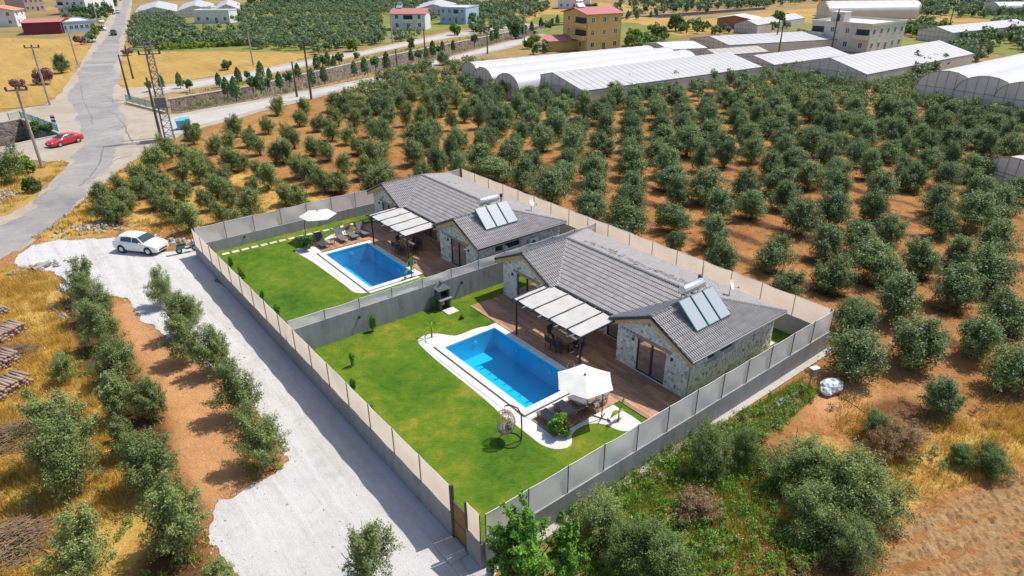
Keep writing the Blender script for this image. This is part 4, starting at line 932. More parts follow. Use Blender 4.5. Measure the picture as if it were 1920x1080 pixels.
# ------------------------------------------------------------------ solar water heaters, dishes, loose tiles, air conditioner
plain('tank_silver', (0.62, 0.63, 0.64), 0.28, 0.85, var=0.06, scale=8)
plain('collector_rim', (0.04, 0.16, 0.15), 0.5)
m, nt, bs = newmat('collector_glass'); bs.inputs['Roughness'].default_value = 0.12; bs.inputs['Specular IOR Level'].default_value = 1.0
co = nt.coord('Object'); f = nt.noise(30, 3, 0.6, co); nt.link(nt.ramp(f, [(0.3, (0.30, 0.335, 0.35)), (0.7, (0.40, 0.435, 0.45))]), bs.inputs['Base Color']); bs.inputs['Coat Weight'].default_value = 0.6
def make_heater(shift, label):
    o = Vector((2.65, 10.3, 0)); t = thing('solar_water_heater', label, 'solar heater', L(2.65+shift, 10.3, ZR+0.05), YAW, 'roof solar heaters')
    zb = ZR+0.05; B = Vector((4.1-2.65, 0, 3.47-zb)); Tt = Vector((0, 0, 4.74-zb)); sl = (Tt-B); n = sl.cross(Vector((0, 1, 0))).normalized()
    if n.z < 0: n = -n
    for k in range(3):
        y0 = -1.52+k*1.06; y1 = y0+0.96
        q = []
        for p in (B, Tt):
            for y in (y0, y1):
                for d in (0, 0.09): q.append(p+Vector((0, y, 0))+n*d)
        c = MB().add(q, [(0,2,6,4),(1,5,7,3),(0,4,5,1),(2,3,7,6),(0,1,3,2),(4,6,7,5)]).build('collector', 'collector_rim', t)
        m_ = 0.035; a = B+sl.normalized()*m_; b = Tt-sl.normalized()*m_
        MB().add([a+Vector((0, y0+m_, 0))+n*0.093, a+Vector((0, y1-m_, 0))+n*0.093, b+Vector((0, y1-m_, 0))+n*0.093, b+Vector((0, y0+m_, 0))+n*0.093], [(0, 1, 2, 3)]).build('glazing', 'collector_glass', c)
    fr = MB()
    for y in (-1.45, -0.35, 0.7, 1.5):
        fr.tube([Tt+Vector((0, y, -0.05)), Vector((0.05, y, -0.2))], 0.02, 5); fr.tube([B+Vector((0, y, 0)), Vector((0.1, y, -0.15))], 0.02, 5)
    for y in (-0.7, 0.85): fr.tube([(-0.35, y, 0.55), (-0.5, y, -0.12)], 0.022, 5); fr.tube([(-0.05, y, 0.62), (0.15, y, -0.15)], 0.022, 5)
    fr.tube([Tt+Vector((0, -1.5, 0.02)), Tt+Vector((0, 1.5, 0.02))], 0.02, 6)
    fr.build('stand', 'gutter_grey', t)
    pts = [(-0.25, -0.95+y, 0.85) for y in (0, 0.04, 0.12, 1.78, 1.86, 1.9)]
    tk = MB().tube(pts, [0.16, 0.25, 0.29, 0.29, 0.25, 0.16], 20).build('tank', 'tank_silver', t, True)
    MB().tube([(-0.25, 0.99, 0.75), (-0.25, 1.1, 0.75), (-0.1, 1.15, 0.5), (0.02, 1.2, 0.45)], 0.025, 6).build('pipe', 'gutter_grey', t)
make_heater(0, 'three panel solar water heater with silver tank on the nearer villa')
make_heater(HS, 'three panel solar water heater with silver tank on the farther villa')
plain('dish_white', (0.66, 0.66, 0.66), 0.5, var=0.04)
def roof_vent(u, v, z, label):
    t = thing('chimney_pipe', label, 'chimney', L(u, v, z), YAW)
    MB().cyl((0, 0), 0.07, -0.4, 0.75, 10).build('pipe', 'gutter_grey', t); MB().cyl((0, 0), 0.12, 0.75, 0.95, 10).cyl((0, 0), 0.14, 0.97, 1.02, 10, 0.04).build('cowl', 'black_metal', t)
    MB().tube([(0.1, 0.1, -0.2), (0.1, 0.1, 1.6)], 0.012, 5).build('aerial', 'gutter_grey', t)
def dish(u, v, z, label):
    t = thing('satellite_dish', label, 'satellite dish', L(u, v, z), YAW+2.0)
    MB().tube([(0, 0, -0.5), (0, 0, 0.4)], 0.025, 6).build('mast', 'gutter_grey', t)
    mb = MB(); N = 14; vs = [(0, 0, 0)]; fs = []
    for r, d in ((0.15, 0.015), (0.32, 0.07)):
        for i in range(N): vs.append((r*math.cos(2*math.pi*i/N), r*math.sin(2*math.pi*i/N), d))
    fs = [(0, 1+i, 1+(i+1) % N) for i in range(N)]+[(1+i, 1+N+i, 1+N+(i+1) % N, 1+(i+1) % N) for i in range(N)]
    mb.add(vs, fs).xf(Matrix.Translation((0, 0, 0.5)) @ Matrix.Rotation(math.radians(62), 4, 'X')).build('reflector', 'dish_white', t, True)
    MB().tube([(0, 0, 0.3), (0, -0.45, 0.42)], 0.012, 5).box(-0.03, 0.03, -0.5, -0.42, 0.38, 0.48).build('receiver_arm', 'gutter_grey', t)
roof_vent(1.55, 12.2, ZR-0.25, 'thin metal chimney with cowl behind the nearer tank'); roof_vent(1.55+HS, 12.2, ZR-0.25, 'thin metal chimney with cowl behind the farther tank')
dish(2.6, 13.9, ZR-0.55, 'white satellite dish on the back slope of the nearer villa'); dish(2.7+HS, 14.4, ZR-0.7, 'white satellite dish on the back slope of the farther villa')
def loose_tiles():
    rnd = random.Random(3); me = MB().box(-0.17, 0.17, -0.2, 0.2, 0, 0.018).mesh('loose_tile', 'ridge_tile_grey')
    grp = 'spare tiles left along the ridge'
    for i in range(46):
        u = -8.0+i*0.195+rnd.uniform(-0.1, 0.1); v = 11.75+rnd.uniform(0, 0.75); z = ZR-(v-11.2)*0.306+0.09
        o = put('loose_tile', me, None, L(u, v, z)); o.rotation_euler = (rnd.uniform(-0.5, 0.2), rnd.uniform(-0.25, 0.25), YAW+rnd.uniform(-0.6, 0.6))
        tag(o, 'loose spare tile lying behind the ridge of the nearer villa', 'roof tile', grp)
    for i, (u, v) in enumerate(((-26.2, 12.6), (-25.7, 12.9), (-25.9, 12.4))):
        o = put('loose_tile', me, None, L(u, v, ZR-(v-11.2)*0.306+0.09)); o.rotation_euler = (-0.3, 0.1*i, YAW+i); tag(o, 'loose spare tile lying on the back slope of the farther villa', 'roof tile', 'spare tiles on the farther villa')
loose_tiles()
def aircon():
    t = thing('air_conditioner', 'white air conditioner unit on the side wall of the farther villa', 'air conditioner', L(4.88+HS, 12.6, 1.55), YAW)
    MB().bbox(0.08, 0.38, -0.42, 0.42, 0, 0.62, 0.02).build('case', 'dish_white', t)
    MB().tube([(0.385, -0.1, 0.31), (0.40, -0.1, 0.31)], 0.24, 18).build('fan_grille', 'collector_rim', t)
    MB().box(0, 0.4, -0.35, -0.3, -0.05, -0.003).box(0, 0.4, 0.3, 0.35, -0.05, -0.003).build('bracket', 'gutter_grey', t)
aircon()
# ------------------------------------------------------------------ pergolas
fabric('canopy_white', (0.70, 0.675, 0.63), 0.35)
def make_pergola(shift, label):
    t = thing('pergola', label, 'pergola', L(-3.35+shift, 6.0, 0), YAW)
    X = lambda u: u+3.35
    Y = lambda v: v-6.0
    zf, zr = 2.5, 2.62
    for u in (-6.35, -0.5): MB().box(X(u)-0.05, X(u)+0.05, Y(4.5)-0.05, Y(4.5)+0.05, 0.09, zf-0.06).build('post', 'frame_dark', t)
    MB().box(X(-6.55), X(-0.3), Y(4.44), Y(4.56), zf-0.055, zf+0.07).build('front_beam', 'frame_dark', t)
    MB().box(X(-6.0), X(-0.85), Y(7.48), Y(7.56), zr-0.10, zr+0.04).build('rear_beam', 'trim_wood', t)
    def rafter(u, dz, hgt, w, v0, mat):
        a = Vector((X(u), Y(v0), zf+dz)); b = Vector((X(u), Y(7.5), zr+dz))
        q = [a+Vector((dx, 0, dz_)) for dx in (-w, w) for dz_ in (0, hgt)]+[b+Vector((dx, 0, dz_)) for dx in (-w, w) for dz_ in (0, hgt)]
        MB().add(q, [(0,1,5,4),(2,6,7,3),(1,3,7,5),(0,4,6,2),(0,2,3,1),(4,5,7,6)]).build('rafter', mat, t)
    for u in (-6.47, -6.05, -4.55, -3.05, -1.5, -0.33): rafter(u, 0.17, 0.10, 0.04, 4.10, 'frame_dark')
    for u in (-5.3, -3.8, -2.3, -0.95): rafter(u, 0.075, 0.07, 0.035, 4.12, 'gutter_grey')
    # white awning cloth: strips that hang over alternate rafters
    edges = [-6.45, -6.05, -4.55, -3.05, -1.5, -0.35]
    rnd = random.Random(8)
    for k in range(5):
        u0, u1 = edges[k]+0.006, edges[k+1]-0.006; N, K = 8, 8; vs = []; fs = []
        for j in range(K+1):
            for i in range(N+1):
                f = i/N; g = j/K; u = u0+(u1-u0)*f; v = 4.42+(7.28-4.42)*g
                z = zf+0.23+(zr-zf)*g-0.05*math.sin(math.pi*f)-0.012*math.sin(g*11+k)
                vs.append((X(u), Y(v), z))
        for j in range(K):
            for i in range(N): q = j*(N+1)+i; fs.append((q, q+1, q+N+2, q+N+1))
        MB().add(vs, fs).build('awning', 'canopy_white', t, True)
    return t
make_pergola(0, 'dark pergola with white awning strips on the nearer villa deck'); make_pergola(HS, 'dark pergola with white awning strips on the farther villa deck')

# ================================================================== vegetation
leafmat('olive_leaf', [(0.055, 0.108, 0.03), (0.115, 0.19, 0.056), (0.20, 0.275, 0.108), (0.36, 0.42, 0.23)], 0.36, 0.24)
leafmat('olive_leaf_warm', [(0.085, 0.135, 0.03), (0.17, 0.23, 0.06), (0.26, 0.32, 0.105), (0.38, 0.42, 0.20)], 0.36, 0.22)
leafmat('olive_leaf_far', [(0.09, 0.15, 0.065), (0.17, 0.245, 0.11), (0.27, 0.345, 0.18)], 0.3, 0.15)
leafmat('bright_leaf', [(0.06, 0.16, 0.02), (0.14, 0.32, 0.04), (0.27, 0.46, 0.08)], 0.4, 0.15)
leafmat('shrub_leaf', [(0.065, 0.115, 0.025), (0.135, 0.21, 0.05), (0.23, 0.32, 0.09)], 0.34, 0.15)
leafmat('conifer_leaf', [(0.045, 0.115, 0.04), (0.09, 0.19, 0.065), (0.16, 0.27, 0.105)], 0.2, 0.25)
leafmat('lime_leaf', [(0.12, 0.20, 0.02), (0.22, 0.32, 0.04), (0.32, 0.40, 0.08)], 0.4, 0.1)
leafmat('dry_leaf', [(0.16, 0.10, 0.045), (0.28, 0.18, 0.085), (0.40, 0.29, 0.16)], 0.25, 0.1)
leafmat('oleander_pink', [(0.05, 0.10, 0.03), (0.10, 0.13, 0.05), (0.42, 0.14, 0.22), (0.52, 0.22, 0.30)], 0.3, 0.1)
leafmat('straw_blade', [(0.36, 0.20, 0.03), (0.54, 0.33, 0.045), (0.66, 0.44, 0.085), (0.72, 0.55, 0.20)], 0.35, 0.0)
leafmat('green_blade', [(0.10, 0.18, 0.02), (0.21, 0.32, 0.04), (0.36, 0.43, 0.06), (0.50, 0.44, 0.12)], 0.4, 0.0)
plain('bark', (0.12, 0.09, 0.065), 0.95, var=0.3, scale=6, bmp=0.6)
def leaves(points, normals, lw, lh, rs, jitter=0.7):
    """rhombic leaves at points, facing roughly along normals"""
    n = len(points)
    nr = normals+rs.normal(0, jitter, (n, 3)); nr /= np.linalg.norm(nr, axis=1)[:, None]+1e-9
    a = rs.normal(0, 1, (n, 3))+np.array([0, 0, 0.8]); a -= nr*np.sum(a*nr, 1)[:, None]; a /= np.linalg.norm(a, axis=1)[:, None]+1e-9
    b = np.cross(nr, a); s = rs.uniform(0.7, 1.3, (n, 1))
    q = np.stack([points-a*lh*s, points+b*lw*s, points+a*lh*s, points-b*lw*s], 1)
    return q.reshape(-1, 3)
def crown_pts(rs, n, w, h, z0, lobes=11, shoot=0.35):
    """points on lumpy lobes filling a crown of width w, from z0 to z0+h"""
    C = []; R = []
    for k in range(lobes):
        th = rs.uniform(0, 2*np.pi); r = w/2*np.sqrt(rs.uniform(0.05, 1))*0.72; zz = z0+h*(rs.uniform(0.18, 0.66)+0.22*(1-(2*r/w/0.72)**2)*rs.rand())
        C.append((r*np.cos(th), r*np.sin(th), zz)); R.append((w*rs.uniform(0.12, 0.20), h*rs.uniform(0.14, 0.27)))
    C.append((0, 0, z0+h*0.45)); R.append((w*0.24, h*0.36))
    C = np.array(C); R = np.array(R); idx = rs.randint(0, len(C), n)
    d = rs.normal(0, 1, (n, 3)); d /= np.linalg.norm(d, axis=1)[:, None]; rad = rs.uniform(0.15, 1.0, n)**0.35*(1+0.18*rs.normal(0, 1, n)*(rs.rand(n) < shoot))
    P = C[idx]+d*np.stack([R[idx, 0]*rad, R[idx, 0]*rad, R[idx, 1]*rad], 1)
    nrm = d*0.8+np.array([0, 0, 0.35]); keep = P[:, 2] > z0-0.05
    return P[keep], nrm[keep]
def shoot_pts(rs, n, w, h, z0, shoots=46, upright=0.5, spread=0.13):
    """feathery crown: leaves strung along shoots that rise and fan out from the trunk"""
    S = []; E = []; Wt = []
    lean = rs.normal(0, 0.12, 2)
    for k in range(shoots):
        th = rs.uniform(0, 2*np.pi); q = rs.rand()**0.75; r = w/2*(0.12+0.88*q)*rs.uniform(0.75, 1.08); zt = z0+h*(1.0-0.62*q**2*rs.uniform(0.7, 1.25))*rs.uniform(0.80, 1.06)
        b = np.array([0.22*r*np.cos(th)+rs.normal(0, 0.06), 0.22*r*np.sin(th)+rs.normal(0, 0.06), z0+h*rs.uniform(0.02, 0.35)])
        e = np.array([r*np.cos(th)+lean[0]*zt, r*np.sin(th)+lean[1]*zt, max(z0+0.15*h, zt)]); S.append(b); E.append(e); Wt.append(np.linalg.norm(e-b)+0.3)
        if q > 0.55 and rs.rand() < 0.55:       # drooping side shoot that fills the skirt of the crown
            e2 = e*np.array([1.0, 1.0, 0.0])*rs.uniform(0.7, 0.95)+np.array([0, 0, z0+h*rs.uniform(0.08, 0.34)]); S.append(b*0.5+e*0.5); E.append(e2); Wt.append(np.linalg.norm(e2-S[-1])+0.3)
    S = np.array(S); E = np.array(E); Wt = np.array(Wt); Wt /= Wt.sum(); idx = rs.choice(len(S), n, p=Wt); t = rs.rand(n)**0.72
    P = S[idx]+(E[idx]-S[idx])*t[:, None]; arch = (np.sin(np.pi*t)*0.10*h*upright)[:, None]*np.array([0, 0, 1.0])
    P = P+arch+rs.normal(0, 1, (n, 3))*(spread*w/2.6*(1.25-0.75*t))[:, None]*np.array([1, 1, 0.9])
    d = E[idx]-S[idx]; d /= np.linalg.norm(d, axis=1)[:, None]; c = np.array([0, 0, z0+0.42*h]); out = P-c; out /= np.linalg.norm(out, axis=1)[:, None]+1e-6
    return P[P[:, 2] > 0.03], (out*0.9+np.array([0, 0, 0.45]))[P[:, 2] > 0.03]
def trunk_mesh(rs, w, h, z0, mat='bark', base_r=0.11):
    mb = MB(); top = Vector((rs.uniform(-0.15, 0.15), rs.uniform(-0.15, 0.15), z0+h*0.18))
    mb.tube([(0, 0, -0.15), (0.02, 0.0, 0.1), top*0.6+Vector((0.05, 0, 0)), top], [base_r*1.4, base_r*1.1, base_r*0.95, base_r*0.8], 7)
    for k in range(5):
        th = 2*math.pi*(k+rs.uniform(-0.3, 0.3))/5; e = Vector((math.cos(th)*w*0.30, math.sin(th)*w*0.30, z0+h*rs.uniform(0.5, 0.8)))
        m_ = top.lerp(e, 0.5)+Vector((math.cos(th)*0.12, math.sin(th)*0.12, -0.05)); mb.tube([top, m_, e], [base_r*0.6, base_r*0.4, base_r*0.12], 5)
    return mb.mesh('trunk', mat)
def tree_variants(n, seed, nleaf, w, h, z0, lw, lh, mat, lobes=11, base_r=0.11, shoots=0, spread=0.13, upright=0.5):
    out = []
    for k in range(n):
        rs = np.random.RandomState(seed+k); ww = w*rs.uniform(0.9, 1.12); hh = h*rs.uniform(0.9, 1.12)
        P, N = shoot_pts(rs, nleaf, ww, hh, z0, shoots, upright, spread) if shoots else crown_pts(rs, nleaf, ww, hh, z0, lobes)
        out.append((np_mesh('crown', leaves(P, N, lw, lh, rs), 4, mat), trunk_mesh(rs, ww, hh, z0, base_r=base_r)))
    return out
RT = random.Random(21)
def plant(name, label, cat, pos, var, scale=1.0, rz=0.0, group=None, sz=None, wild=0.0):
    t = thing(name, label, cat, (pos[0], pos[1], 0.02), rz, group); t.scale = (scale*(1+RT.uniform(-wild, wild)), scale*(1+RT.uniform(-wild, wild)), sz or scale)
    if wild: t.rotation_euler[0] = RT.uniform(-0.09, 0.09); t.rotation_euler[1] = RT.uniform(-0.09, 0.09)
    put('crown', var[0], t)
    if var[1]: put('trunk', var[1], t)
    return t
near_ol = tree_variants(6, 100, 14000, 2.85, 3.1, 0.15, 0.020, 0.052, 'olive_leaf_warm', base_r=0.06, shoots=34, spread=0.15)
mid_ol = tree_variants(8, 200, 10500, 3.6, 3.15, 0.03, 0.034, 0.075, 'olive_leaf', shoots=62, spread=0.165)
mid_olw = tree_variants(6, 300, 8000, 3.3, 3.1, 0.05, 0.034, 0.075, 'olive_leaf_warm', shoots=44, spread=0.17)
# olive trees round the gravel yard
yard = [("147,533",1.05,'tall loose olive tree at the corner of the gravel yard, farthest of the left row'),("183,565",0.95,'olive tree second in the left row by the gravel yard'),("189,612",1.0,'olive tree third in the left row, where the orange track begins'),
 ("211,678",1.0,'olive tree midway down the left row beside the orange track'),("208,742",0.95,'olive tree left of a slim one beside the orange track'),("278,741",0.85,'slim upright olive tree standing alone at the left edge of the orange track'),("114,694",0.62,'small low olive bush in the golden grass'),
 ("118,805",1.25,'large spreading olive tree left of the track, above the dark hollow'),("130,880",1.15,'large spreading olive tree in the lower left, right of the brush pile'),("272,872",1.1,'round olive tree at the left edge of the wide end of the orange track'),("238,822",0.75,'small olive tree squeezed between two larger ones left of the track'),
 ("318,985",1.2,'big olive tree in the lower left where track and white gravel meet'),("139,1040",1.05,'olive tree cut by the bottom edge in the lower left'),("303,543",0.85,'olive tree at the top of the row along the white gravel'),("335,592",0.95,'leaning olive tree second in the row along the white gravel'),
 ("358,578",0.72,'small slim olive tree inside the white gravel row'),("352,640",1.0,'olive tree in the middle of the row along the white gravel'),("398,655",1.05,'tall ragged olive tree in the row along the white gravel'),("444,742",1.05,'olive tree standing alone where orange track and white gravel meet'),("495,826",1.0,'olive tree nearest the long wall, last of the row along the gravel'),
 ("683,1048",0.95,'olive tree on the white gravel cut by the bottom edge'),("405,1082",0.6,'small olive sprout at the bottom edge beside the gravel')]
def _pos(s, z=1.5): return s
YP = [[(-30.63,41.99),(-27.80,39.35),(-25.72,35.96),(-22.81,31.90),(-21.13,28.60),(-19.18,28.62),(-26.00,31.98),(-21.78,25.60),(-19.90,22.90),(-16.62,23.13),(-18.77,25.49),(-13.88,19.57),(-16.98,18.23),(-24.41,41.22),(-21.43,37.24),(-21.38,38.80),(-19.46,34.05),(-17.53,32.96),(-14.48,28.50),(-11.85,24.87),(-5.73,17.90),(-11.34,17.56)]][0]
for i, ((_, sc, lb), p) in enumerate(zip(yard, YP)):
    plant('olive_tree', lb, 'olive tree', p, near_ol[i % 6], sc, RT.uniform(0, 6.28), 'olive trees around the gravel yard', sc*1.05)
# orchard between the villas and the road, placed one by one
west = [(-37.43,58.08),(-39.42,64.42),(-40.25,61.64),(-39.32,68.58),(-40.86,74.14),(-41.53,80.01),(-34.21,61.94),(-30.94,57.91),(-28.69,55.23),(-38.08,76.29),(-41.80,86.74),(-33.55,69.75),(-30.24,65.18),(-27.29,61.27),(-24.48,58.16),(-36.94,81.89),(-38.18,90.50),(-34.06,85.02),(-30.86,74.47),(-32.29,74.52),(-25.74,67.59),(-22.41,62.74),(-20.27,60.75),(-31.08,80.90),(-33.91,92.55),(-27.98,77.35),(-26.83,77.31),(-23.34,71.44),(-36.37,104.65),(-27.78,84.23),(-24.31,80.66),(-21.44,69.37),(-19.35,66.10),(-30.67,96.83),(-31.76,104.44),(-21.71,78.08),(-17.69,66.05),(-19.07,73.42),(-16.18,70.39),(-13.81,69.13),(-23.86,87.80),(-21.54,85.96),(-18.65,81.22),(-24.97,96.58),(-21.92,93.05),(-15.43,77.86),(-18.77,89.72),(-18.04,95.24),(-27.19,93.26),(-36.47,57.62),(-37.09,61.21),(-38.10,64.86),(-38.39,68.49),(-35.85,66.56),(-33.21,63.86),(-29.26,60.99),(-26.62,57.50),(-24.27,55.11),(-36.16,70.77),(-33.57,72.32),(-36.84,76.84),(-31.17,69.22),(-26.37,64.51),(-28.44,72.16),(-36.17,83.85)]
def ordinal(n): return '%d%s' % (n, 'th' if 10 <= n % 100 <= 20 else {1: 'st', 2: 'nd', 3: 'rd'}.get(n % 10, 'th'))
def ranks(pts, c):
    o = sorted(range(len(pts)), key=lambda k: (pts[k][0]-c[0])**2+(pts[k][1]-c[1])**2); r = [0]*len(pts)
    for a, k in enumerate(o): r[k] = a+1
    return r
taken = []; WR = ranks(west, (-31.25,51.41))
for i, p in enumerate(west):
    near = 'olive tree between villas and road, %s nearest to the white hatchback' % ordinal(WR[i])
    plant('olive_tree', near, 'olive tree', p, mid_olw[i % 6], (RT.uniform(0.8, 1.0) if UV(*p)[1] < -3 else RT.uniform(0.78, 1.0))*(0.8 if i > 48 else 1), RT.uniform(0, 6.28), 'olive trees between villas and road', wild=0.15)
    taken.append(p)
east = [(10.80,58.23),(16.17,61.00),(18.93,57.13),(22.21,57.62),(25.83,59.46),(25.15,53.44),(28.48,55.06),(31.33,61.20),(13.36,50.62),(16.91,50.71),(16.02,45.69),(19.70,46.08),(24.83,48.58),(27.95,49.04),(31.33,50.90),(22.61,42.59),(27.32,44.22),(30.78,44.72),(34.13,46.32),(36.67,52.37),(39.36,58.03),(36.20,62.23),(41.67,67.85),(19.06,41.77),(21.59,36.84),(25.51,38.29),(30.49,39.89),(34.16,42.07),(38.48,48.01),(19.61,31.79),(23.83,32.92),(28.30,34.12),(27.50,30.20),(22.66,28.14),(22.07,29.54),(31.59,36.37),(44.40,56.58),(40.89,54.46)]
elab = {8: 'small young olive bush beside the cream fence, nearer villa', 23: 'olive tree pressed against the cream fence behind the nearer villa', 24: 'olive tree directly behind the right corner of the garden fence', 29: 'tall olive tree right of the fence corner, above the plastic bundle', 30: 'wide olive tree second right of the garden corner', 31: 'olive tree third right of the garden corner', 32: 'large olive tree cut by the right edge, lower right orchard', 33: 'small bushy olive standing alone in dry grass at the right', 25: 'broad round olive tree, second row right of the fence corner'}
ER = ranks(east, tuple(L(F_U1, F_V1)[:2]))
for i, p in enumerate(east):
    if i == 34: continue
    sc = {8: 0.55, 23: 0.78, 33: 0.72, 24: 0.9, 29: 0.95}.get(i, RT.uniform(0.9, 1.1))
    plant('olive_tree', elab.get(i, 'large olive tree, %s nearest to the right corner of the garden fence' % ordinal(ER[i])), 'olive tree', p, mid_ol[i % 8], sc, RT.uniform(0, 6.28), 'olive trees right of the villas', wild=0.12)
    taken.append(p)
# the rest of the orchard stands on a planting grid
orch = [(-19.51,64.51),(-23.82,78.84),(-29.77,104.69),(-26.40,131.82),(-17.88,147.81),(-11.34,152.71),(4.98,131.33),(16.09,117.82),(35.73,133.28),(54.12,144.23),(57.50,138.48),(63.49,125.89),(75.95,125.23),(69.87,109.69),(79.70,103.81),(87.75,91.06),(77.88,54.81),(47.48,31.77),(31.14,30.97),(27.10,29.04),(24.25,38.48),(22.75,41.59)]
cand = []
for i in range(-40, 60):
    for j in range(-40, 20):
        x = 13.0+3.87*i+2.9*j; y = 49.1+1.4*i-4.1*j; x += RT.uniform(-0.55, 0.55); y += RT.uniform(-0.55, 0.55)
        u, v = UV(x, y)
        if not inpoly(x, y, orch) or (-34.5 < u < 8.5 and -9.5 < v < 20.2): continue
        if any((x-q[0])**2+(y-q[1])**2 < 2.7**2 for q in taken): continue
        if abs(x) > 0.80*y+2 or RT.random() < 0.025: continue
        if 41 < x < 60 and 60 < y < 70 and x > 51: continue
        cand.append((x*x+y*y, x, y, j))
cand.sort()
N_IND = 315-len(west)-len(east)+1-len(yard)
rows = {}
for _, x, y, j in cand[:N_IND]: rows.setdefault(j, []).append(x)
row_no = {j: n+1 for n, j in enumerate(sorted(rows, reverse=True))}
for k, (d, x, y, j) in enumerate(cand[:N_IND]):
    r = math.sqrt(d)
    lb = 'olive tree of the big orchard, %s from the left in its %s row' % (ordinal(sorted(rows[j]).index(x)+1), ordinal(row_no[j]))
    V_ = mid_ol if x > -8 or RT.random() < 0.3 else mid_olw
    plant('olive_tree', lb, 'olive tree', (x, y), V_[RT.randrange(len(V_))], RT.choice((0.78, 0.88, 0.95, 1.0, 1.05, 1.1, 1.18, 1.22)), RT.uniform(0, 6.28), 'olive trees of the big orchard', sz=RT.uniform(0.85, 1.18), wild=0.16)
def clump_field(name, label, spots, nleaf, lw, lh, mat, cat='trees', seed=5, wr=(2.6, 3.4), hr=(2.4, 3.0), lobes=6):
    rs = np.random.RandomState(seed); Q = []
    for (x, y) in spots:
        w, h = rs.uniform(*wr), rs.uniform(*hr); P, N = crown_pts(rs, nleaf, w, h, 0.15, lobes, 0.2)
        Q.append(leaves(P+np.array([x, y, 0.0]), N, lw, lh, rs))
    o = put(name, np_mesh(name, np.concatenate(Q), 4, mat)); tag(o, label, cat, kind='stuff'); return o
far_olives = [(x, y) for _, x, y, _j in cand[N_IND:]]
if far_olives: clump_field('distant_olive_rows', 'farthest olive rows of the big orchard before the greenhouses', far_olives, 1100, 0.075, 0.16, 'olive_leaf', wr=(3.6, 4.5), hr=(2.8, 3.5), lobes=9)
def scatter(poly, sp, seed):
    r = random.Random(seed); xs = [p[0] for p in poly]; ys = [p[1] for p in poly]; out = []
    y = min(ys)
    while y < max(ys):
        x = min(xs)
        while x < max(xs):
            a, b = x+r.uniform(-.35, .35)*sp, y+r.uniform(-.35, .35)*sp
            if inpoly(a, b, poly): out.append((a, b))
            x += sp
        y += sp
    return out
gr = scatter([(-102.22,188.83),(-124.95,234.77),(-104.24,220.23),(-80.67,224.38),(-61.53,229.15),(-41.60,234.12),(-36.20,211.61),(-20.83,219.22),(-39.71,188.78),(-50.86,187.33),(-55.10,182.14),(-79.18,194.08)], 4.2, 1)+scatter([(-137.55,258.07),(-152.49,291.19),(-107.51,267.69),(-75.23,282.85),(-48.53,275.18),(-42.20,237.69),(-63.30,236.10),(-82.94,231.05),(-108.64,230.02),(-128.65,242.06)], 4.6, 2)+scatter([(-128.36,341.68),(-115.90,396.22),(-64.87,407.83),(1.23,338.99),(0.93,265.39),(-14.63,258.29),(-31.83,273.41),(-52.00,295.74),(-79.31,298.84),(-110.21,291.69)], 4.9, 3)+scatter([(-159.27,302.41),(-144.45,314.85),(-130.78,288.85),(-135.04,274.96)], 4.5, 4)
clump_field('distant_olive_grove', 'dense grey-green olive groves beyond the canal, left of the pink roofed house', [q for q in gr if not inpoly(q[0], q[1], [(-108.44,236.71),(-91.45,235.19),(-112.48,291.94),(-133.57,294.26)])], 260, 0.17, 0.27, 'olive_leaf_far', seed=7, wr=(3.6, 5.0), hr=(2.6, 3.8))
clump_field('distant_hedge', 'yellow-green hedge along the near edge of the far olive grove', scatter([(-94.36,187.14),(-81.26,191.87),(-66.84,198.03),(-68.51,203.27),(-83.74,198.08),(-97.17,193.06)], 1.6, 71), 160, 0.14, 0.2, 'lime_leaf', seed=21, wr=(1.8, 2.6), hr=(1.2, 1.8))
gr = scatter([(118.64,213.18),(135.73,235.36),(138.46,227.83),(118.57,198.77)], 4.5, 5)+scatter([(116.48,181.61),(155.21,229.79),(182.99,234.45),(147.87,174.83),(123.28,166.44),(120.99,174.69)], 5.0, 6)+scatter([(75.14,131.11),(88.43,149.63),(110.89,171.28),(119.72,174.79),(111.30,159.83),(85.65,136.86),(75.95,125.23)], 3.6, 7)+scatter([(149.84,272.80),(194.77,342.37),(241.41,343.56),(217.78,265.08),(184.76,254.79),(165.79,261.39)], 6.0, 8)
clump_field('distant_tree_belt', 'dark green tree belts between the greenhouses in the upper right', gr, 170, 0.24, 0.38, 'olive_leaf_far', seed=8, wr=(3.4, 5.0), hr=(3.0, 4.6))
gr = scatter([(-13.43,327.07),(12.30,368.66),(13.78,337.33),(1.03,289.71),(-7.41,280.41)], 5.0, 9)+scatter([(36.30,314.35),(77.76,367.68),(137.72,367.49),(126.49,336.68),(70.95,322.93)], 7.0, 10)+scatter([(74.10,377.08),(185.56,388.26),(173.39,362.10),(74.45,351.61)], 8, 12)
clump_field('distant_tree_belt', 'hazy tree belt along the top edge of the view, right of centre', gr, 110, 0.34, 0.5, 'olive_leaf_far', seed=9, wr=(4, 6), hr=(3.5, 5.5))
gr = scatter([(-194.26,317.69),(-247.43,415.60),(-245.01,458.09),(-159.55,282.15),(-166.28,282.85)], 6.0, 11)+scatter([(-264.96,382.26),(-278.00,420.11),(-232.11,341.00)], 5, 14)+scatter([(-136.67,357.23),(-121.69,416.60),(-63.33,439.96),(-54.71,378.31),(-105.83,360.77)], 6.5, 13)
clump_field('distant_tree_belt', 'green trees among the houses in the upper left', gr, 130, 0.3, 0.45, 'conifer_leaf', seed=10, wr=(3.5, 5.5), hr=(4, 6))
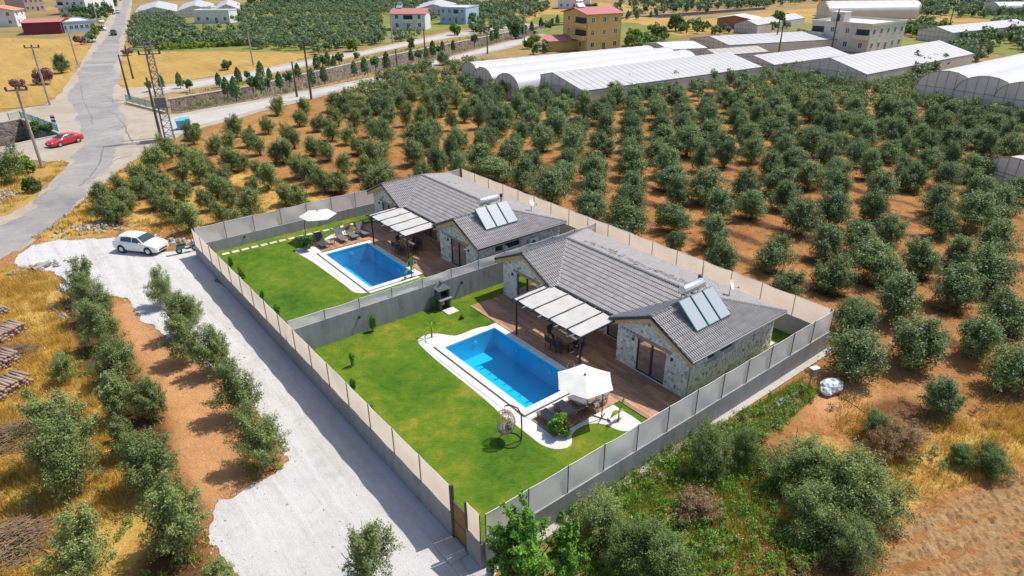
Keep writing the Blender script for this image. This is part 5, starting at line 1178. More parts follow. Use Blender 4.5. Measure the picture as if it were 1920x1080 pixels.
gr = scatter([(7.83,233.06),(16.23,255.17),(16.95,243.15),(9.18,222.88)], 5, 31)+scatter([(29.69,181.41),(36.83,190.04),(41.60,192.10),(41.08,182.78),(32.69,174.83)], 3.6, 32)+scatter([(49.55,222.51),(59.39,235.36),(65.37,231.21),(61.85,218.21),(50.76,213.04)], 4.2, 33)+scatter([(86.39,236.44),(95.72,247.13),(89.06,225.55),(81.06,216.51)], 4.0, 34)+scatter([(115.60,207.44),(125.12,222.22),(137.11,231.53),(137.86,221.04),(126.10,206.54),(112.89,193.97)], 4.2, 35)
clump_field('distant_tree_belt', 'green trees and hedges round the yellow house and the far greenhouses', gr, 150, 0.24, 0.36, 'shrub_leaf', seed=11, wr=(3.2, 4.6), hr=(2.6, 4.2))
gr = scatter([(69.98,329.90),(124.25,344.59),(170.80,380.81),(159.80,355.59),(116.93,323.69),(69.22,304.16)], 7, 36)+scatter([(-0.06,289.83),(11.05,330.69),(18.76,336.67),(17.33,310.50),(7.12,273.96)], 5, 37)+scatter([(-13.71,228.20),(0.89,256.72),(4.52,244.35),(-8.95,212.22)], 5.5, 38)
clump_field('distant_tree_belt', 'scattered far trees along the canal beyond the yellow house', gr, 110, 0.3, 0.45, 'olive_leaf_far', seed=12, wr=(3.5, 5.5), hr=(3.0, 5.0))
gr = scatter([(-208.70,292.19),(-216.99,314.49),(-204.32,296.79),(-194.45,272.05)], 4.5, 39)+scatter([(-178.03,284.08),(-184.38,310.78),(-172.94,298.58),(-156.02,263.98),(-159.91,256.23)], 6, 40)+scatter([(-127.37,213.41),(-138.88,239.45),(-132.31,228.84),(-120.38,202.15)], 3.2, 41)
clump_field('distant_tree_belt', 'garden trees between the sheds and houses in the upper left', gr, 130, 0.24, 0.38, 'shrub_leaf', seed=13, wr=(2.6, 4.2), hr=(2.6, 4.6))
gr = scatter([(34.04,275.86),(45.22,295.48),(82.60,321.42),(124.25,344.59),(119.25,326.85),(78.04,303.08),(44.21,274.74)], 6.0, 81)+scatter([(61.02,215.18),(71.15,227.21),(69.57,217.53),(60.22,206.41)], 3.8, 82)+scatter([(-54.18,178.92),(-46.10,191.59),(-36.41,203.36),(-35.22,198.09),(-43.10,184.53),(-51.09,172.69)], 4.0, 83)+scatter([(104.50,217.57),(130.66,235.85),(126.85,225.44),(101.98,208.62)], 5.0, 84)+scatter([(5.97,176.73),(12.03,187.22),(12.99,180.45),(7.00,168.74)], 3.4, 85)
clump_field('distant_tree_belt', 'rows of green trees along the far canal bank and field edges', gr, 150, 0.22, 0.34, 'olive_leaf_far', seed=14, wr=(2.6, 4.2), hr=(2.2, 3.8))
# young trees along the canal and roads
conv = []
for k in range(4):
    rs = np.random.RandomState(400+k); n = 900; z = rs.rand(n)**0.8; prof = np.sqrt(np.clip(1-(1.7*z-0.62)**2, 0, 1))*(1-0.35*z); th = rs.uniform(0, 6.28, n); rr = 0.95*prof*rs.uniform(0.6, 1.08, n)
    P = np.stack([rr*np.cos(th), rr*np.sin(th), 0.5+3.3*z], 1); Nn = np.stack([np.cos(th), np.sin(th), 0.4+0*th], 1)
    conv.append((np_mesh('crown', leaves(P, Nn, 0.10, 0.17, rs), 4, 'conifer_leaf'), trunk_mesh(rs, 0.6, 2.2, 0.5, base_r=0.07)))
rndv = tree_variants(3, 430, 900, 2.3, 2.8, 0.9, 0.10, 0.17, 'conifer_leaf', 8, 0.08)
cl = [(-66.62,126.03),(-65.60,128.71),(-62.35,129.10),(-58.81,125.10),(-55.28,129.87),(-52.75,133.23),(-52.15,136.25),(-50.03,120.06),(-47.31,117.03),(-46.67,123.44),(-50.20,138.67),(-45.19,123.37),(-44.53,124.91),(-47.61,136.00),(-42.82,126.99),(-41.84,129.73),(-42.64,138.25),(-41.71,149.23),(-40.88,151.43),(-40.19,152.92),(-39.05,153.63),(-38.22,155.16),(-36.04,132.93),(-37.57,130.08),(-35.59,161.62),(-32.18,142.29),(-30.22,143.55),(-28.74,147.72),(-26.56,149.06),(-22.91,160.80),(-21.17,160.69),(-19.59,163.20),(-18.73,169.54),(-17.70,172.35),(-17.09,177.33),(-14.52,179.24),(-9.53,190.01),(-5.12,199.56),(-3.79,202.07),(-26.17,185.51),(7.04,224.69),(10.59,240.00),(12.89,229.15),(16.78,249.00),(41.19,282.56),(42.28,270.17),(43.75,265.39),(47.85,267.24),(56.03,294.21),(54.29,273.63),(57.95,280.67),(67.82,292.82),(74.49,300.57),(82.18,308.63),(79.84,288.67),(97.60,319.47)]
CR = ranks(cl, (-46.28,89.57))
for i, p in enumerate(cl):
    r = math.hypot(*p)
    lb = 'young dark green tree along the canal, %s nearest to the lattice pylon' % ordinal(CR[i])
    plant('canal_tree', lb, 'tree', p, conv[i % 4] if i % 3 else rndv[i % 3], RT.uniform(0.65, 1.05), RT.uniform(0, 6.28), 'young trees along the canal')
bushes = tree_variants(4, 460, 1500, 3.2, 2.4, 0.05, 0.11, 0.17, 'shrub_leaf', 10)
lime = tree_variants(2, 470, 1500, 3.0, 2.4, 0.05, 0.11, 0.17, 'lime_leaf', 10)
olean = tree_variants(3, 480, 1800, 3.4, 2.2, 0.05, 0.09, 0.13, 'oleander_pink', 11)
for p, sc, lb in zip([(-123.60,202.40),(-92.01,135.33),(-93.26,129.57),(-97.43,177.84)], (1.15, 1.35, 0.9, 0.9), ('pink flowering oleander beside the parked silver car', 'pink oleander behind the leaning concrete pole, left field', 'small pink oleander at the left edge of the field', 'pink oleander on the right verge of the main road')):
    plant('oleander_bush', lb, 'bush', p, olean[RT.randrange(3)], sc, RT.uniform(0, 6), 'pink oleanders along the roads')
for p, sc, lb, V_ in (((-97.11,149.56), 1.3, 'round grey-green bush alone in the dry field on the left', mid_ol), ((-62.15,151.95), 0.9, 'low grey bush in the dry field beyond the canal', bushes), ((-40.91,182.19), 1.5, 'wide pale bush at the edge of the olive grove by the canal road', lime), ((-26.18,186.64), 0.7, 'small grey bush beside the canal road', bushes),
    ((-42.89,89.44), 1.0, 'leafy pale shrub growing behind the blue bins', lime), ((-55.87,74.35), 0.9, 'bright green bush at the foot of the leaning pole', lime), ((-50.71,67.46), 0.7, 'small green bush on the left road verge', bushes), ((-55.50,70.36), 1.2, 'olive bush at the left edge below the pole', mid_olw), ((-67.05,93.36), 0.8, 'young green tree inside the canal railing on the left', bushes), ((-65.60,93.93), 0.6, 'small green tree at the end of the left railing', bushes),
    ((53.08,225.49), 2.2, 'dark rounded hedge of olives in the field beyond the greenhouses', bushes), ((44.92,222.93), 1.1, 'yellow-green bush right of the yellow house', lime), ((41.88,197.11), 1.9, 'dark green trees right of the yellow house', bushes), ((32.87,187.97), 2.0, 'lime green tree against the yellow house', lime), ((36.12,190.10), 1.5, 'lime green shrub by the yellow house wall', lime), ((1.80,208.46), 2.3, 'big dark tree left of the yellow house', bushes), ((6.48,192.38), 1.3, 'yellow-green shrub before the yellow house', lime),
    ((85.87,227.56), 2.3, 'round dark tree in front of the small white barn', bushes), ((75.85,182.42), 1.8, 'dark tree left of the white villa', bushes), ((71.25,178.35), 1.3, 'dark bush between the small greenhouses', bushes), ((34.76,296.72), 1.8, 'round tree in the field behind the yellow house', bushes), ((4.78,183.24), 1.0, 'grey bush beside the near road end', bushes), ((-15.19,156.14), 1.0, 'olive bush at the corner of the orchard by the road', mid_ol), ((-16.99,218.89), 1.6, 'lime green tree below the blue house', lime), ((-14.63,258.29), 1.7, 'green tree beside the blue house', bushes), ((-9.56,227.83), 1.5, 'dark bush by the road below the blue house', bushes), ((51.91,169.49), 1.0, 'bright green vegetable patch bush behind the arched greenhouse', lime), ((55.14,167.34), 1.1, 'bright green patch bush left of the small greenhouse', lime), ((72.13,125.43), 0.9, 'yellow-green weed clump before the double arched greenhouse', lime)):
    plant('bush', lb, 'bush', p, V_[RT.randrange(len(V_))], sc, RT.uniform(0, 6))
# foreground growth on the right hand bank
hero = tree_variants(2, 500, 7500, 3.3, 3.6, 0.1, 0.042, 0.065, 'bright_leaf', base_r=0.06, shoots=24, spread=0.085, upright=1.3)
big = tree_variants(3, 520, 20000, 3.6, 2.9, 0.02, 0.018, 0.050, 'olive_leaf_warm', base_r=0.08, shoots=60, spread=0.15)
gsh = tree_variants(2, 540, 20000, 3.3, 2.6, 0.02, 0.018, 0.045, 'shrub_leaf', base_r=0.06, shoots=60, spread=0.15)
dry = tree_variants(2, 560, 6000, 2.4, 1.5, 0.0, 0.010, 0.07, 'dry_leaf', base_r=0.03, shoots=60, spread=0.10)
for p, sc, sz, V_, lb in (((0.71,17.76), 1.0, 1.15, hero[0], 'bright green leafy tree at the near corner of the garden fence'), ((-0.10,17.77), 0.8, 0.9, hero[1], 'bright green sapling clump below the near fence corner'), ((2.05,17.90), 0.75, 0.8, hero[1], 'bright green shrub left of the dark shrub at the bottom edge'),
    ((3.41,20.02), 0.85, 1.0, big[0], 'grey olive shrub against the right fence, near its low end'), ((5.64,17.98), 1.05, 1.0, gsh[0], 'dark green rounded shrub at the bottom edge, right of the bright tree'), ((4.10,18.56), 0.75, 0.8, gsh[1], 'dark shrub between the bright tree and the bottom edge'),
    ((12.81,23.38), 1.0, 1.0, big[1], 'dark olive shrub at the upper left of the big thicket'), ((13.91,22.00), 1.05, 1.0, gsh[0], 'green shrub in the middle of the big thicket on the right bank'), ((14.99,20.42), 1.25, 1.1, big[2], 'large grey-green olive shrub, biggest of the right bank thicket'), ((12.56,20.35), 0.95, 0.95, big[0], 'rounded olive shrub at the near left of the right bank thicket'), ((13.59,19.11), 0.8, 0.8, big[1], 'low olive shrub at the bottom of the right bank thicket'),
    ((9.31,23.71), 0.75, 0.9, big[2], 'thin grey shrub on the weedy bank beside the fence'), ((11.06,24.47), 0.6, 0.8, gsh[1], 'small green shrub on the weedy bank'), ((18.28,26.47), 0.55, 0.6, big[0], 'small olive bush beyond the thicket'),
    ((7.81,21.46), 1.1, 0.9, dry[0], 'dead brown brush heap on the weedy bank'), ((18.93,25.36), 1.2, 1.1, dry[1], 'dry brown bush behind the thicket'), ((17.86,24.79), 0.9, 1.2, dry[0], 'dry reddish twigs beside the thicket'), ((22.29,23.73), 0.7, 0.6, gsh[0], 'spiky green reed clump at the right, above the ploughed field'), ((21.37,24.52), 0.5, 0.4, gsh[1], 'low green clump left of the reeds')):
    plant('shrub' if V_ not in hero else 'leafy_tree', lb, 'tree' if V_ in hero else 'shrub', p, V_, sc, RT.uniform(0, 6), sz=sz)
# grasses: nobody could count the blades
def grass(name, label, polys, dens, hgt, wid, mat, seed, lean=0.5, avoid=None, clump=0.0):
    rs = np.random.RandomState(seed); Q = []
    for P in polys:
        A = np.array(P); mn, mx = A.min(0), A.max(0); n = int((mx[0]-mn[0])*(mx[1]-mn[1])*dens)
        pts = rs.uniform(mn, mx, (n, 2))
        if clump:
            c = rs.uniform(mn, mx, (max(4, int(n/60)), 2)); pts = c[rs.randint(0, len(c), n)]+rs.normal(0, clump, (n, 2))
        x, y = pts[:, 0], pts[:, 1]; ins = np.zeros(n, bool); j = len(P)-1
        for i in range(len(P)):
            xi, yi = P[i]; xj, yj = P[j]
            ins ^= ((yi > y) != (yj > y)) & (x < (xj-xi)*(y-yi)/(yj-yi+1e-12)+xi); j = i
        pts = pts[ins]; n = len(pts)
        if not n: continue
        th = rs.uniform(0, 6.28, n); h = hgt*rs.uniform(0.5, 1.3, n); w = wid*rs.uniform(0.6, 1.3, n); ld = rs.uniform(0, 6.28, n); la = lean*rs.rand(n)*h
        b = np.stack([pts[:, 0], pts[:, 1], np.full(n, 0.02)], 1); s = np.stack([np.cos(th)*w, np.sin(th)*w, 0*w], 1)
        tip = b+np.stack([np.cos(ld)*la, np.sin(ld)*la, h], 1)
        Q.append(np.stack([b-s, b+s, tip], 1).reshape(-1, 3))
    o = put(name, np_mesh(name, np.concatenate(Q), 3, mat)); tag(o, label, 'grass', kind='stuff')
Lgold = [(-42.27,46.47),(-38.51,48.36),(-34.47,45.37),(-29.47,38.06),(-26.08,33.56),(-22.17,29.31),(-19.40,25.43),(-17.98,23.92),(-17.19,21.90),(-17.94,20.69),(-18.28,18.26),(-24.26,17.84),(-29.45,24.07)]
grass('dry_grass', 'tall golden dry grass on the left beyond the yard', [Lgold], 230, 0.42, 0.015, 'straw_blade', 1, 0.8, clump=0.28)
grass('dry_grass', 'golden dry grass along the road verges and orchard edge', [[(-41.99,53.77),(-43.26,62.29),(-45.50,75.94),(-47.68,89.62),(-45.47,89.54),(-41.39,74.95),(-38.42,60.64),(-35.56,54.84),(-40.00,54.33)], [(-59.54,73.44),(-57.50,75.90),(-54.89,79.89),(-52.81,77.06),(-49.96,67.44),(-49.21,60.19),(-48.81,55.42)], [(-35.06,54.33),(-29.66,51.37),(-28.38,53.08),(-27.51,54.89),(-32.40,60.48),(-35.62,57.72)]], 45, 0.35, 0.03, 'straw_blade', 2, 0.8, clump=0.35)
grass('dry_grass', 'golden grass between thicket and ploughed field', [[(17.74,25.30),(21.49,27.31),(27.67,29.03),(32.05,28.04),(28.97,24.31),(24.43,24.37),(18.87,22.25),(17.25,21.48)], [(8.28,20.38),(11.38,23.54),(12.35,20.92),(11.39,17.45),(7.50,17.49)], [(8.15,23.58),(11.73,26.18),(12.65,24.99),(9.78,21.57),(7.91,21.59)], [(18.35,30.15),(20.63,27.76),(17.74,25.30),(16.55,27.38)]], 170, 0.42, 0.015, 'straw_blade', 3, 0.8, clump=0.3)
grass('dry_grass', 'thin dry straw scattered over the orchard soil', [[(-40.15,54.58),(-38.42,60.64),(-45.47,89.54),(-26.34,72.40),(-17.03,63.14),(-28.44,56.20)], [(18.98,32.24),(23.30,32.73),(28.63,29.99),(25.00,24.82),(17.74,25.30),(15.42,28.75)]], 14, 0.22, 0.03, 'straw_blade', 4, 1.2, clump=0.4)
grass('green_weeds', 'fresh green weeds on the bank along the right fence', [[(1.09,21.68),(6.16,25.00),(12.54,28.70),(16.56,31.63),(17.28,30.42),(14.51,27.85),(12.27,26.18),(9.15,23.57),(6.50,21.61),(3.05,20.16)], [(7.38,20.39),(8.87,22.55),(11.87,25.00),(12.62,23.52),(11.19,21.55),(9.12,18.72),(7.07,18.23)]], 260, 0.45, 0.014, 'green_blade', 5, 0.6, clump=0.3)
grass('green_weeds', 'green weeds under the olive trees in the lower left', [[(-31.36,42.67),(-29.21,42.63),(-24.23,35.32),(-19.70,30.24),(-16.28,24.63),(-13.11,20.64),(-11.18,17.94),(-13.28,17.96),(-15.46,21.26),(-19.00,25.42),(-22.73,29.80),(-26.08,33.56)], [(-13.98,29.19),(-11.59,26.11),(-10.86,24.55),(-12.35,23.67),(-13.72,25.35),(-15.09,28.29)], [(-25.37,25.51),(-23.28,24.72),(-21.02,21.95),(-21.63,20.74),(-23.92,21.36)]], 22, 0.28, 0.03, 'green_blade', 6, 0.7, clump=0.4)
grass('green_weeds', 'weeds on the canal verges and in the canal', [[(-52.70,108.49),(-44.43,118.33),(-28.70,141.41),(-19.59,163.20),(0.68,207.15),(0.70,211.41),(-19.99,166.82),(-29.35,144.89),(-45.64,121.85),(-54.60,112.82)], [(-57.53,119.93),(-49.49,130.13),(-47.42,134.76),(-36.30,159.12),(-26.14,179.02),(-0.09,226.97),(-0.09,233.79),(-27.03,185.58),(-37.60,165.27),(-49.30,140.58),(-51.61,136.22),(-59.35,124.07)]], 2.5, 0.6, 0.09, 'green_blade', 7, 0.6)
leafmat('lawn_blade', [(0.03, 0.085, 0.006), (0.075, 0.15, 0.01), (0.13, 0.19, 0.014), (0.26, 0.23, 0.03)], 0.3, 0.0)
grass('lawn_grass', 'short lawn grass of the two gardens', [rect(-12.9, 6.8, -7.7, -1.4), rect(-12.9, -10.3, -1.4, 17.9), rect(3.9, 6.85, -1.3, 2.4), rect(-32.8, -13.3, -7.7, -1.3), rect(-32.8, -30.6, -1.3, 7.0), rect(5.4, 6.85, 7.6, 18.0), rect(-29.0, -18.0, -1.3, -1.0)], 210, 0.06, 0.011, 'lawn_blade', 8, 0.9)

# low leafy weeds that close the gaps on the banks
def weeds(name, label, polys, sp, mat, seed, wr, hr, nleaf=90, lw=0.022, lh=0.05):
    sp_ = []
    for k, P in enumerate(polys): sp_ += scatter(P, sp, seed+k)
    rs = np.random.RandomState(seed); Q = []
    for (x, y) in sp_:
        if rs.rand() < 0.25: continue
        w, h = rs.uniform(*wr), rs.uniform(*hr); P, N = shoot_pts(rs, int(nleaf*w), w, h, 0.0, 9, 0.4, 0.16); Q.append(leaves(P+np.array([x, y, 0.03]), N, lw, lh, rs))
    o = put(name, np_mesh(name, np.concatenate(Q), 4, mat)); tag(o, label, 'weeds', kind='stuff')
bank = [(0.84,21.43),(6.13,24.85),(12.48,28.51),(16.48,31.42),(16.88,30.17),(14.07,27.41),(12.40,25.77),(13.14,24.23),(11.19,21.55),(12.98,19.21),(11.17,17.94),(2.62,18.03),(3.50,20.15)]
weeds('leafy_weeds', 'fresh green weeds carpeting the bank below the right fence', [bank], 0.55, 'bright_leaf', 51, (0.5, 1.3), (0.25, 0.8), 170)
weeds('leafy_weeds', 'dull green scrub between the shrubs of the right bank', [bank, [(14.85,23.49),(20.03,25.66),(21.90,25.25),(17.72,21.47),(14.46,18.66),(12.75,18.68)]], 0.85, 'olive_leaf_warm', 52, (0.6, 1.4), (0.3, 0.8), 150)
weeds('leafy_weeds', 'lime green weeds dotted over the bank and left olive rows', [bank, [(-32.85,42.70),(-28.57,41.80),(-19.70,30.24),(-16.28,24.63),(-12.88,20.63),(-11.27,18.18),(-16.15,18.24),(-18.23,23.93),(-26.08,33.56)], [(-14.27,29.19),(-11.32,26.10),(-10.86,24.55),(-12.35,23.67)], bank], 0.95, 'lime_leaf', 53, (0.5, 1.1), (0.25, 0.65), 150)
weeds('leafy_weeds', 'grey-green scrub between the left olive trees and golden grass', [[(-33.64,44.00),(-29.80,42.64),(-23.63,34.10),(-19.44,27.90),(-15.95,23.90),(-12.65,19.50),(-14.03,18.22),(-19.13,18.27),(-24.34,24.01),(-24.01,26.69),(-23.62,29.82),(-29.40,38.06)], [(-26.43,25.52),(-23.28,24.72),(-21.02,21.95),(-21.63,20.74),(-23.92,21.36)]], 1.5, 'olive_leaf_warm', 54, (0.6, 1.5), (0.35, 0.9), 150)
weeds('leafy_weeds', 'dry brown weeds among the rubble and along the orchard edge', [[(-41.99,53.77),(-43.26,62.29),(-45.50,75.94),(-46.59,87.30),(-40.92,79.42),(-37.63,59.17),(-39.92,54.20)], [(18.67,32.25),(20.62,31.14),(27.75,30.00),(24.74,24.82),(19.51,25.67),(16.93,28.26)], bank, bank], 1.2, 'dry_leaf', 55, (0.4, 1.0), (0.15, 0.5), 110)
tuft = [p for p in scatter([(-40.92,79.42),(-25.72,70.41),(-16.85,62.34),(-5.85,71.76),(8.69,59.38),(22.75,41.59),(22.91,35.76),(27.67,29.03),(43.18,46.55),(65.87,85.94),(43.49,116.48),(3.89,113.68),(-22.49,110.48),(-36.82,96.03)], 1.9, 61) if not (-34 < UV(*p)[0] < 8 and -9 < UV(*p)[1] < 19.5)]
def orchard_tufts():
    rs = np.random.RandomState(6); Q = []
    for x, y in tuft:
        if rs.rand() < 0.45: continue
        n = rs.randint(12, 40); b = np.stack([x+rs.normal(0, 0.3, n), y+rs.normal(0, 0.3, n), np.full(n, 0.05)], 1); th = rs.uniform(0, 6.28, n); s_ = np.stack([np.cos(th), np.sin(th), 0*th], 1)*0.02
        Q.append(np.stack([b-s_, b+s_, b+np.stack([rs.normal(0, 0.1, n), rs.normal(0, 0.1, n), rs.uniform(0.08, 0.3, n)], 1)], 1).reshape(-1, 3))
    o = put('dry_grass', np_mesh('dry_grass', np.concatenate(Q), 3, 'straw_blade')); tag(o, 'sparse dry tufts across the soil of the big orchard', 'grass', kind='stuff')
orchard_tufts()

# ================================================================== garden furniture
plain('sling_grey', (0.13, 0.125, 0.14), 0.8, var=0.1); plain('sling_dark', (0.045, 0.045, 0.055), 0.8, var=0.1)
plain('frame_brown', (0.20, 0.10, 0.05), 0.6); plain('wicker', (0.36, 0.24, 0.13), 0.8, var=0.25, scale=20)
plain('wicker_dark', (0.03, 0.028, 0.028), 0.7, var=0.2, scale=20); plain('table_top', (0.16, 0.125, 0.075), 0.5, var=0.2, scale=4)
plain('cushion', (0.20, 0.19, 0.20), 0.9, var=0.25, scale=6); plain('towel_orange', (0.62, 0.30, 0.13), 0.95)
plain('terracotta', (0.45, 0.20, 0.09), 0.8)
def lounger(u, v, label, back=0.75, sling='sling_grey', rot=0.0, flip=False):
    t = thing('sun_lounger', label, 'sun lounger', L(u, v, 0.095), YAW+rot+(math.pi if flip else 0), 'sun loungers')
    w = 0.33
    for s in (-1, 1): MB().tube([(0, s*w, 0.30), (1.25, s*w, 0.32), (1.9, s*w, 0.32)], 0.022, 6).build('side_rail', 'frame_brown', t)
    for x in (0.12, 1.65):
        for s in (-1, 1): MB().tube([(x, s*w, 0.30), (x+(0.1 if x < 1 else -0.1), s*w, 0.0)], 0.02, 6).build('leg', 'frame_brown', t)
    vs = []; n = 6
    for i in range(n+1):
        for s in (-1, 0, 1): vs.append((0.02+1.2*i/n, s*(w-0.02), 0.315-0.02*(s == 0)))
    MB().add(vs, [(3*i+a, 3*i+a+1, 3*i+a+4, 3*i+a+3) for i in range(n) for a in (0, 1)]).build('seat_sling', sling, t, True)
    vs = []
    for i in range(n+1):
        d = 0.78*i/n
        for s in (-1, 0, 1): vs.append((1.22+d*math.cos(back), s*(w-0.02), 0.32+d*math.sin(back)-0.015*(s == 0)))
    MB().add(vs, [(3*i+a, 3*i+a+1, 3*i+a+4, 3*i+a+3) for i in range(n) for a in (0, 1)]).build('back_sling', sling, t, True)
    bf = MB(); e = (1.22+0.78*math.cos(back), 0.32+0.78*math.sin(back))
    bf.tube([(1.22, -w, 0.32), (e[0], -w, e[1]), (e[0], w, e[1]), (1.22, w, 0.32)], 0.018, 6); bf.build('back_frame', 'frame_brown', t)
    return t
lounger(0.98, 0.28, 'dark sling sun lounger nearest the round green bush, nearer pool'); lounger(0.98, 1.45, 'dark sling sun lounger, middle of the three at the nearer pool'); lounger(0.98, 2.5, 'dark sling sun lounger under the near parasol')
lounger(-27.45, 0.95, 'dark sun lounger beside the far parasol shrub', 1.0, 'sling_dark', flip=True)
for k, v in enumerate((2.75, 3.75, 4.85)):
    lounger(-27.55, v, ['grey sun lounger next to the white pebbles, farther pool', 'grey sun lounger with an orange towel, farther pool', 'grey sun lounger next to the deck, farther pool'][k], 0.95, flip=True)
o = MB().bbox(-0.3, 0.3, -0.22, 0.22, 0, 0.03, 0.01).build('towel', 'towel_orange', None, loc=L(-29.05, 3.75, 0.86), rz=YAW); o.rotation_euler = (0, -0.95, YAW); tag(o, 'orange towel over the back of a grey lounger', 'towel')
def small_table(u, v, label):
    t = thing('side_table', label, 'table', L(u, v, 0.095), YAW)
    MB().cyl((0, 0), 0.25, 0.40, 0.43, 16).build('top', 'sling_dark', t)
    for k in range(3): MB().tube([(0.18*math.cos(k*2.1), 0.18*math.sin(k*2.1), 0.4), (0.22*math.cos(k*2.1), 0.22*math.sin(k*2.1), 0)], 0.015, 5).build('leg', 'wicker_dark', t)
small_table(2.3, 2.05, 'small dark side table between loungers under the near parasol'); small_table(-28.1, 1.85, 'small dark side table beside the white pebbles'); small_table(-28.2, 4.3, 'small dark side table between the far grey loungers')
def tub_chair(u, v, rot, label):
    t = thing('wicker_chair', label, 'chair', L(u, v, 0.095), YAW+rot, 'round wicker chairs'); n = 14
    MB().cyl((0, 0), 0.30, 0.34, 0.42, 16).build('seat', 'cushion', t)
    bk = MB()
    for zz, r in ((0.72, 0.38), (0.40, 0.34), (0.12, 0.30)): bk.tube([(r*math.cos(a), r*math.sin(a), zz+0.06*math.sin(a/2)) for a in np.linspace(0.3, 2*math.pi-0.3, n)], 0.018, 5)
    for a in np.linspace(0.3, 2*math.pi-0.3, 12): bk.tube([(0.30*math.cos(a), 0.30*math.sin(a), 0.0), (0.34*math.cos(a), 0.34*math.sin(a), 0.4), (0.38*math.cos(a), 0.38*math.sin(a), 0.72)], 0.012, 4)
    tag(bk.build('woven_frame', 'wicker', t))
tub_chair(2.25, 3.55, 2.6, 'round wicker chair at the deck edge, right of the parasol pole'); tub_chair(2.45, 2.75, 1.2, 'round wicker chair under the right rim of the near parasol')
fabric('parasol_cloth', (0.78, 0.76, 0.72), 0.3)
def parasol(pu, pv, cu, cv, rot, label, zc=2.16, R=1.6):
    """hexagonal hanging parasol: canopy centre (cu,cv), post foot (pu,pv)"""
    t = thing('parasol', label, 'parasol', L(pu, pv, 0.06), YAW); dx, dy = cu-pu, cv-pv
    MB().tube([(0, 0, 0.02), (0, 0, 1.5), (dx*0.08, dy*0.08, 1.85), (dx*0.4, dy*0.4, 2.08), (dx*0.8, dy*0.8, 2.2), (dx, dy, zc+0.32)], 0.03, 8).build('post', 'frame_dark', t)
    f = MB()
    for a in (0.4, 0.4+math.pi/2): f.tube([(-0.5*math.cos(a), -0.5*math.sin(a), 0.03), (0.5*math.cos(a), 0.5*math.sin(a), 0.03)], 0.028, 6)
    f.build('cross_base', 'frame_dark', t)
    C = [(dx+R*math.cos(rot+k*math.pi/3), dy+R*math.sin(rot+k*math.pi/3)) for k in range(6)]
    mb = MB(); N = 6
    for k in range(6):
        a, b = C[k], C[(k+1) % 6]; vs = []; idx = {}
        for i in range(N+1):
            for j in range(i+1):
                f1 = i/N; g = j/i if i else 0
                x = dx+(a[0]-dx)*f1*(1-g)+(b[0]-dx)*f1*g; y = dy+(a[1]-dy)*f1*(1-g)+(b[1]-dy)*f1*g
                sag = 0.025*f1*math.sin(math.pi*g)
                z = zc+0.36-0.36*f1**1.06-sag; k2 = 1-0.015*math.sin(math.pi*g)*f1
                idx[(i, j)] = len(vs); vs.append((dx+(x-dx)*k2, dy+(y-dy)*k2, z))
        fs = []
        for i in range(N):
            for j in range(i+1):
                fs.append((idx[(i, j)], idx[(i+1, j)], idx[(i+1, j+1)]))
                if j < i: fs.append((idx[(i, j)], idx[(i+1, j+1)], idx[(i, j+1)]))
        MB().add(vs, fs).build('canopy_panel', 'parasol_cloth', t, True)
        MB().tube([(dx, dy, zc+0.335), (C[k][0], C[k][1], zc-0.015)], 0.010, 4).build('rib', 'frame_dark', t)
    MB().ell((dx, dy, zc+0.40), (0.06, 0.06, 0.07), 8, 6).build('finial', 'frame_dark', t)
    return t
parasol(3.22, 2.6, 2.35, 2.1, 0.35, 'white hexagonal parasol beside the nearer pool'); parasol(-30.2, 0.35, -29.9, 1.55, 0.1, 'white hexagonal parasol beside the farther pool', 2.2, 1.6)
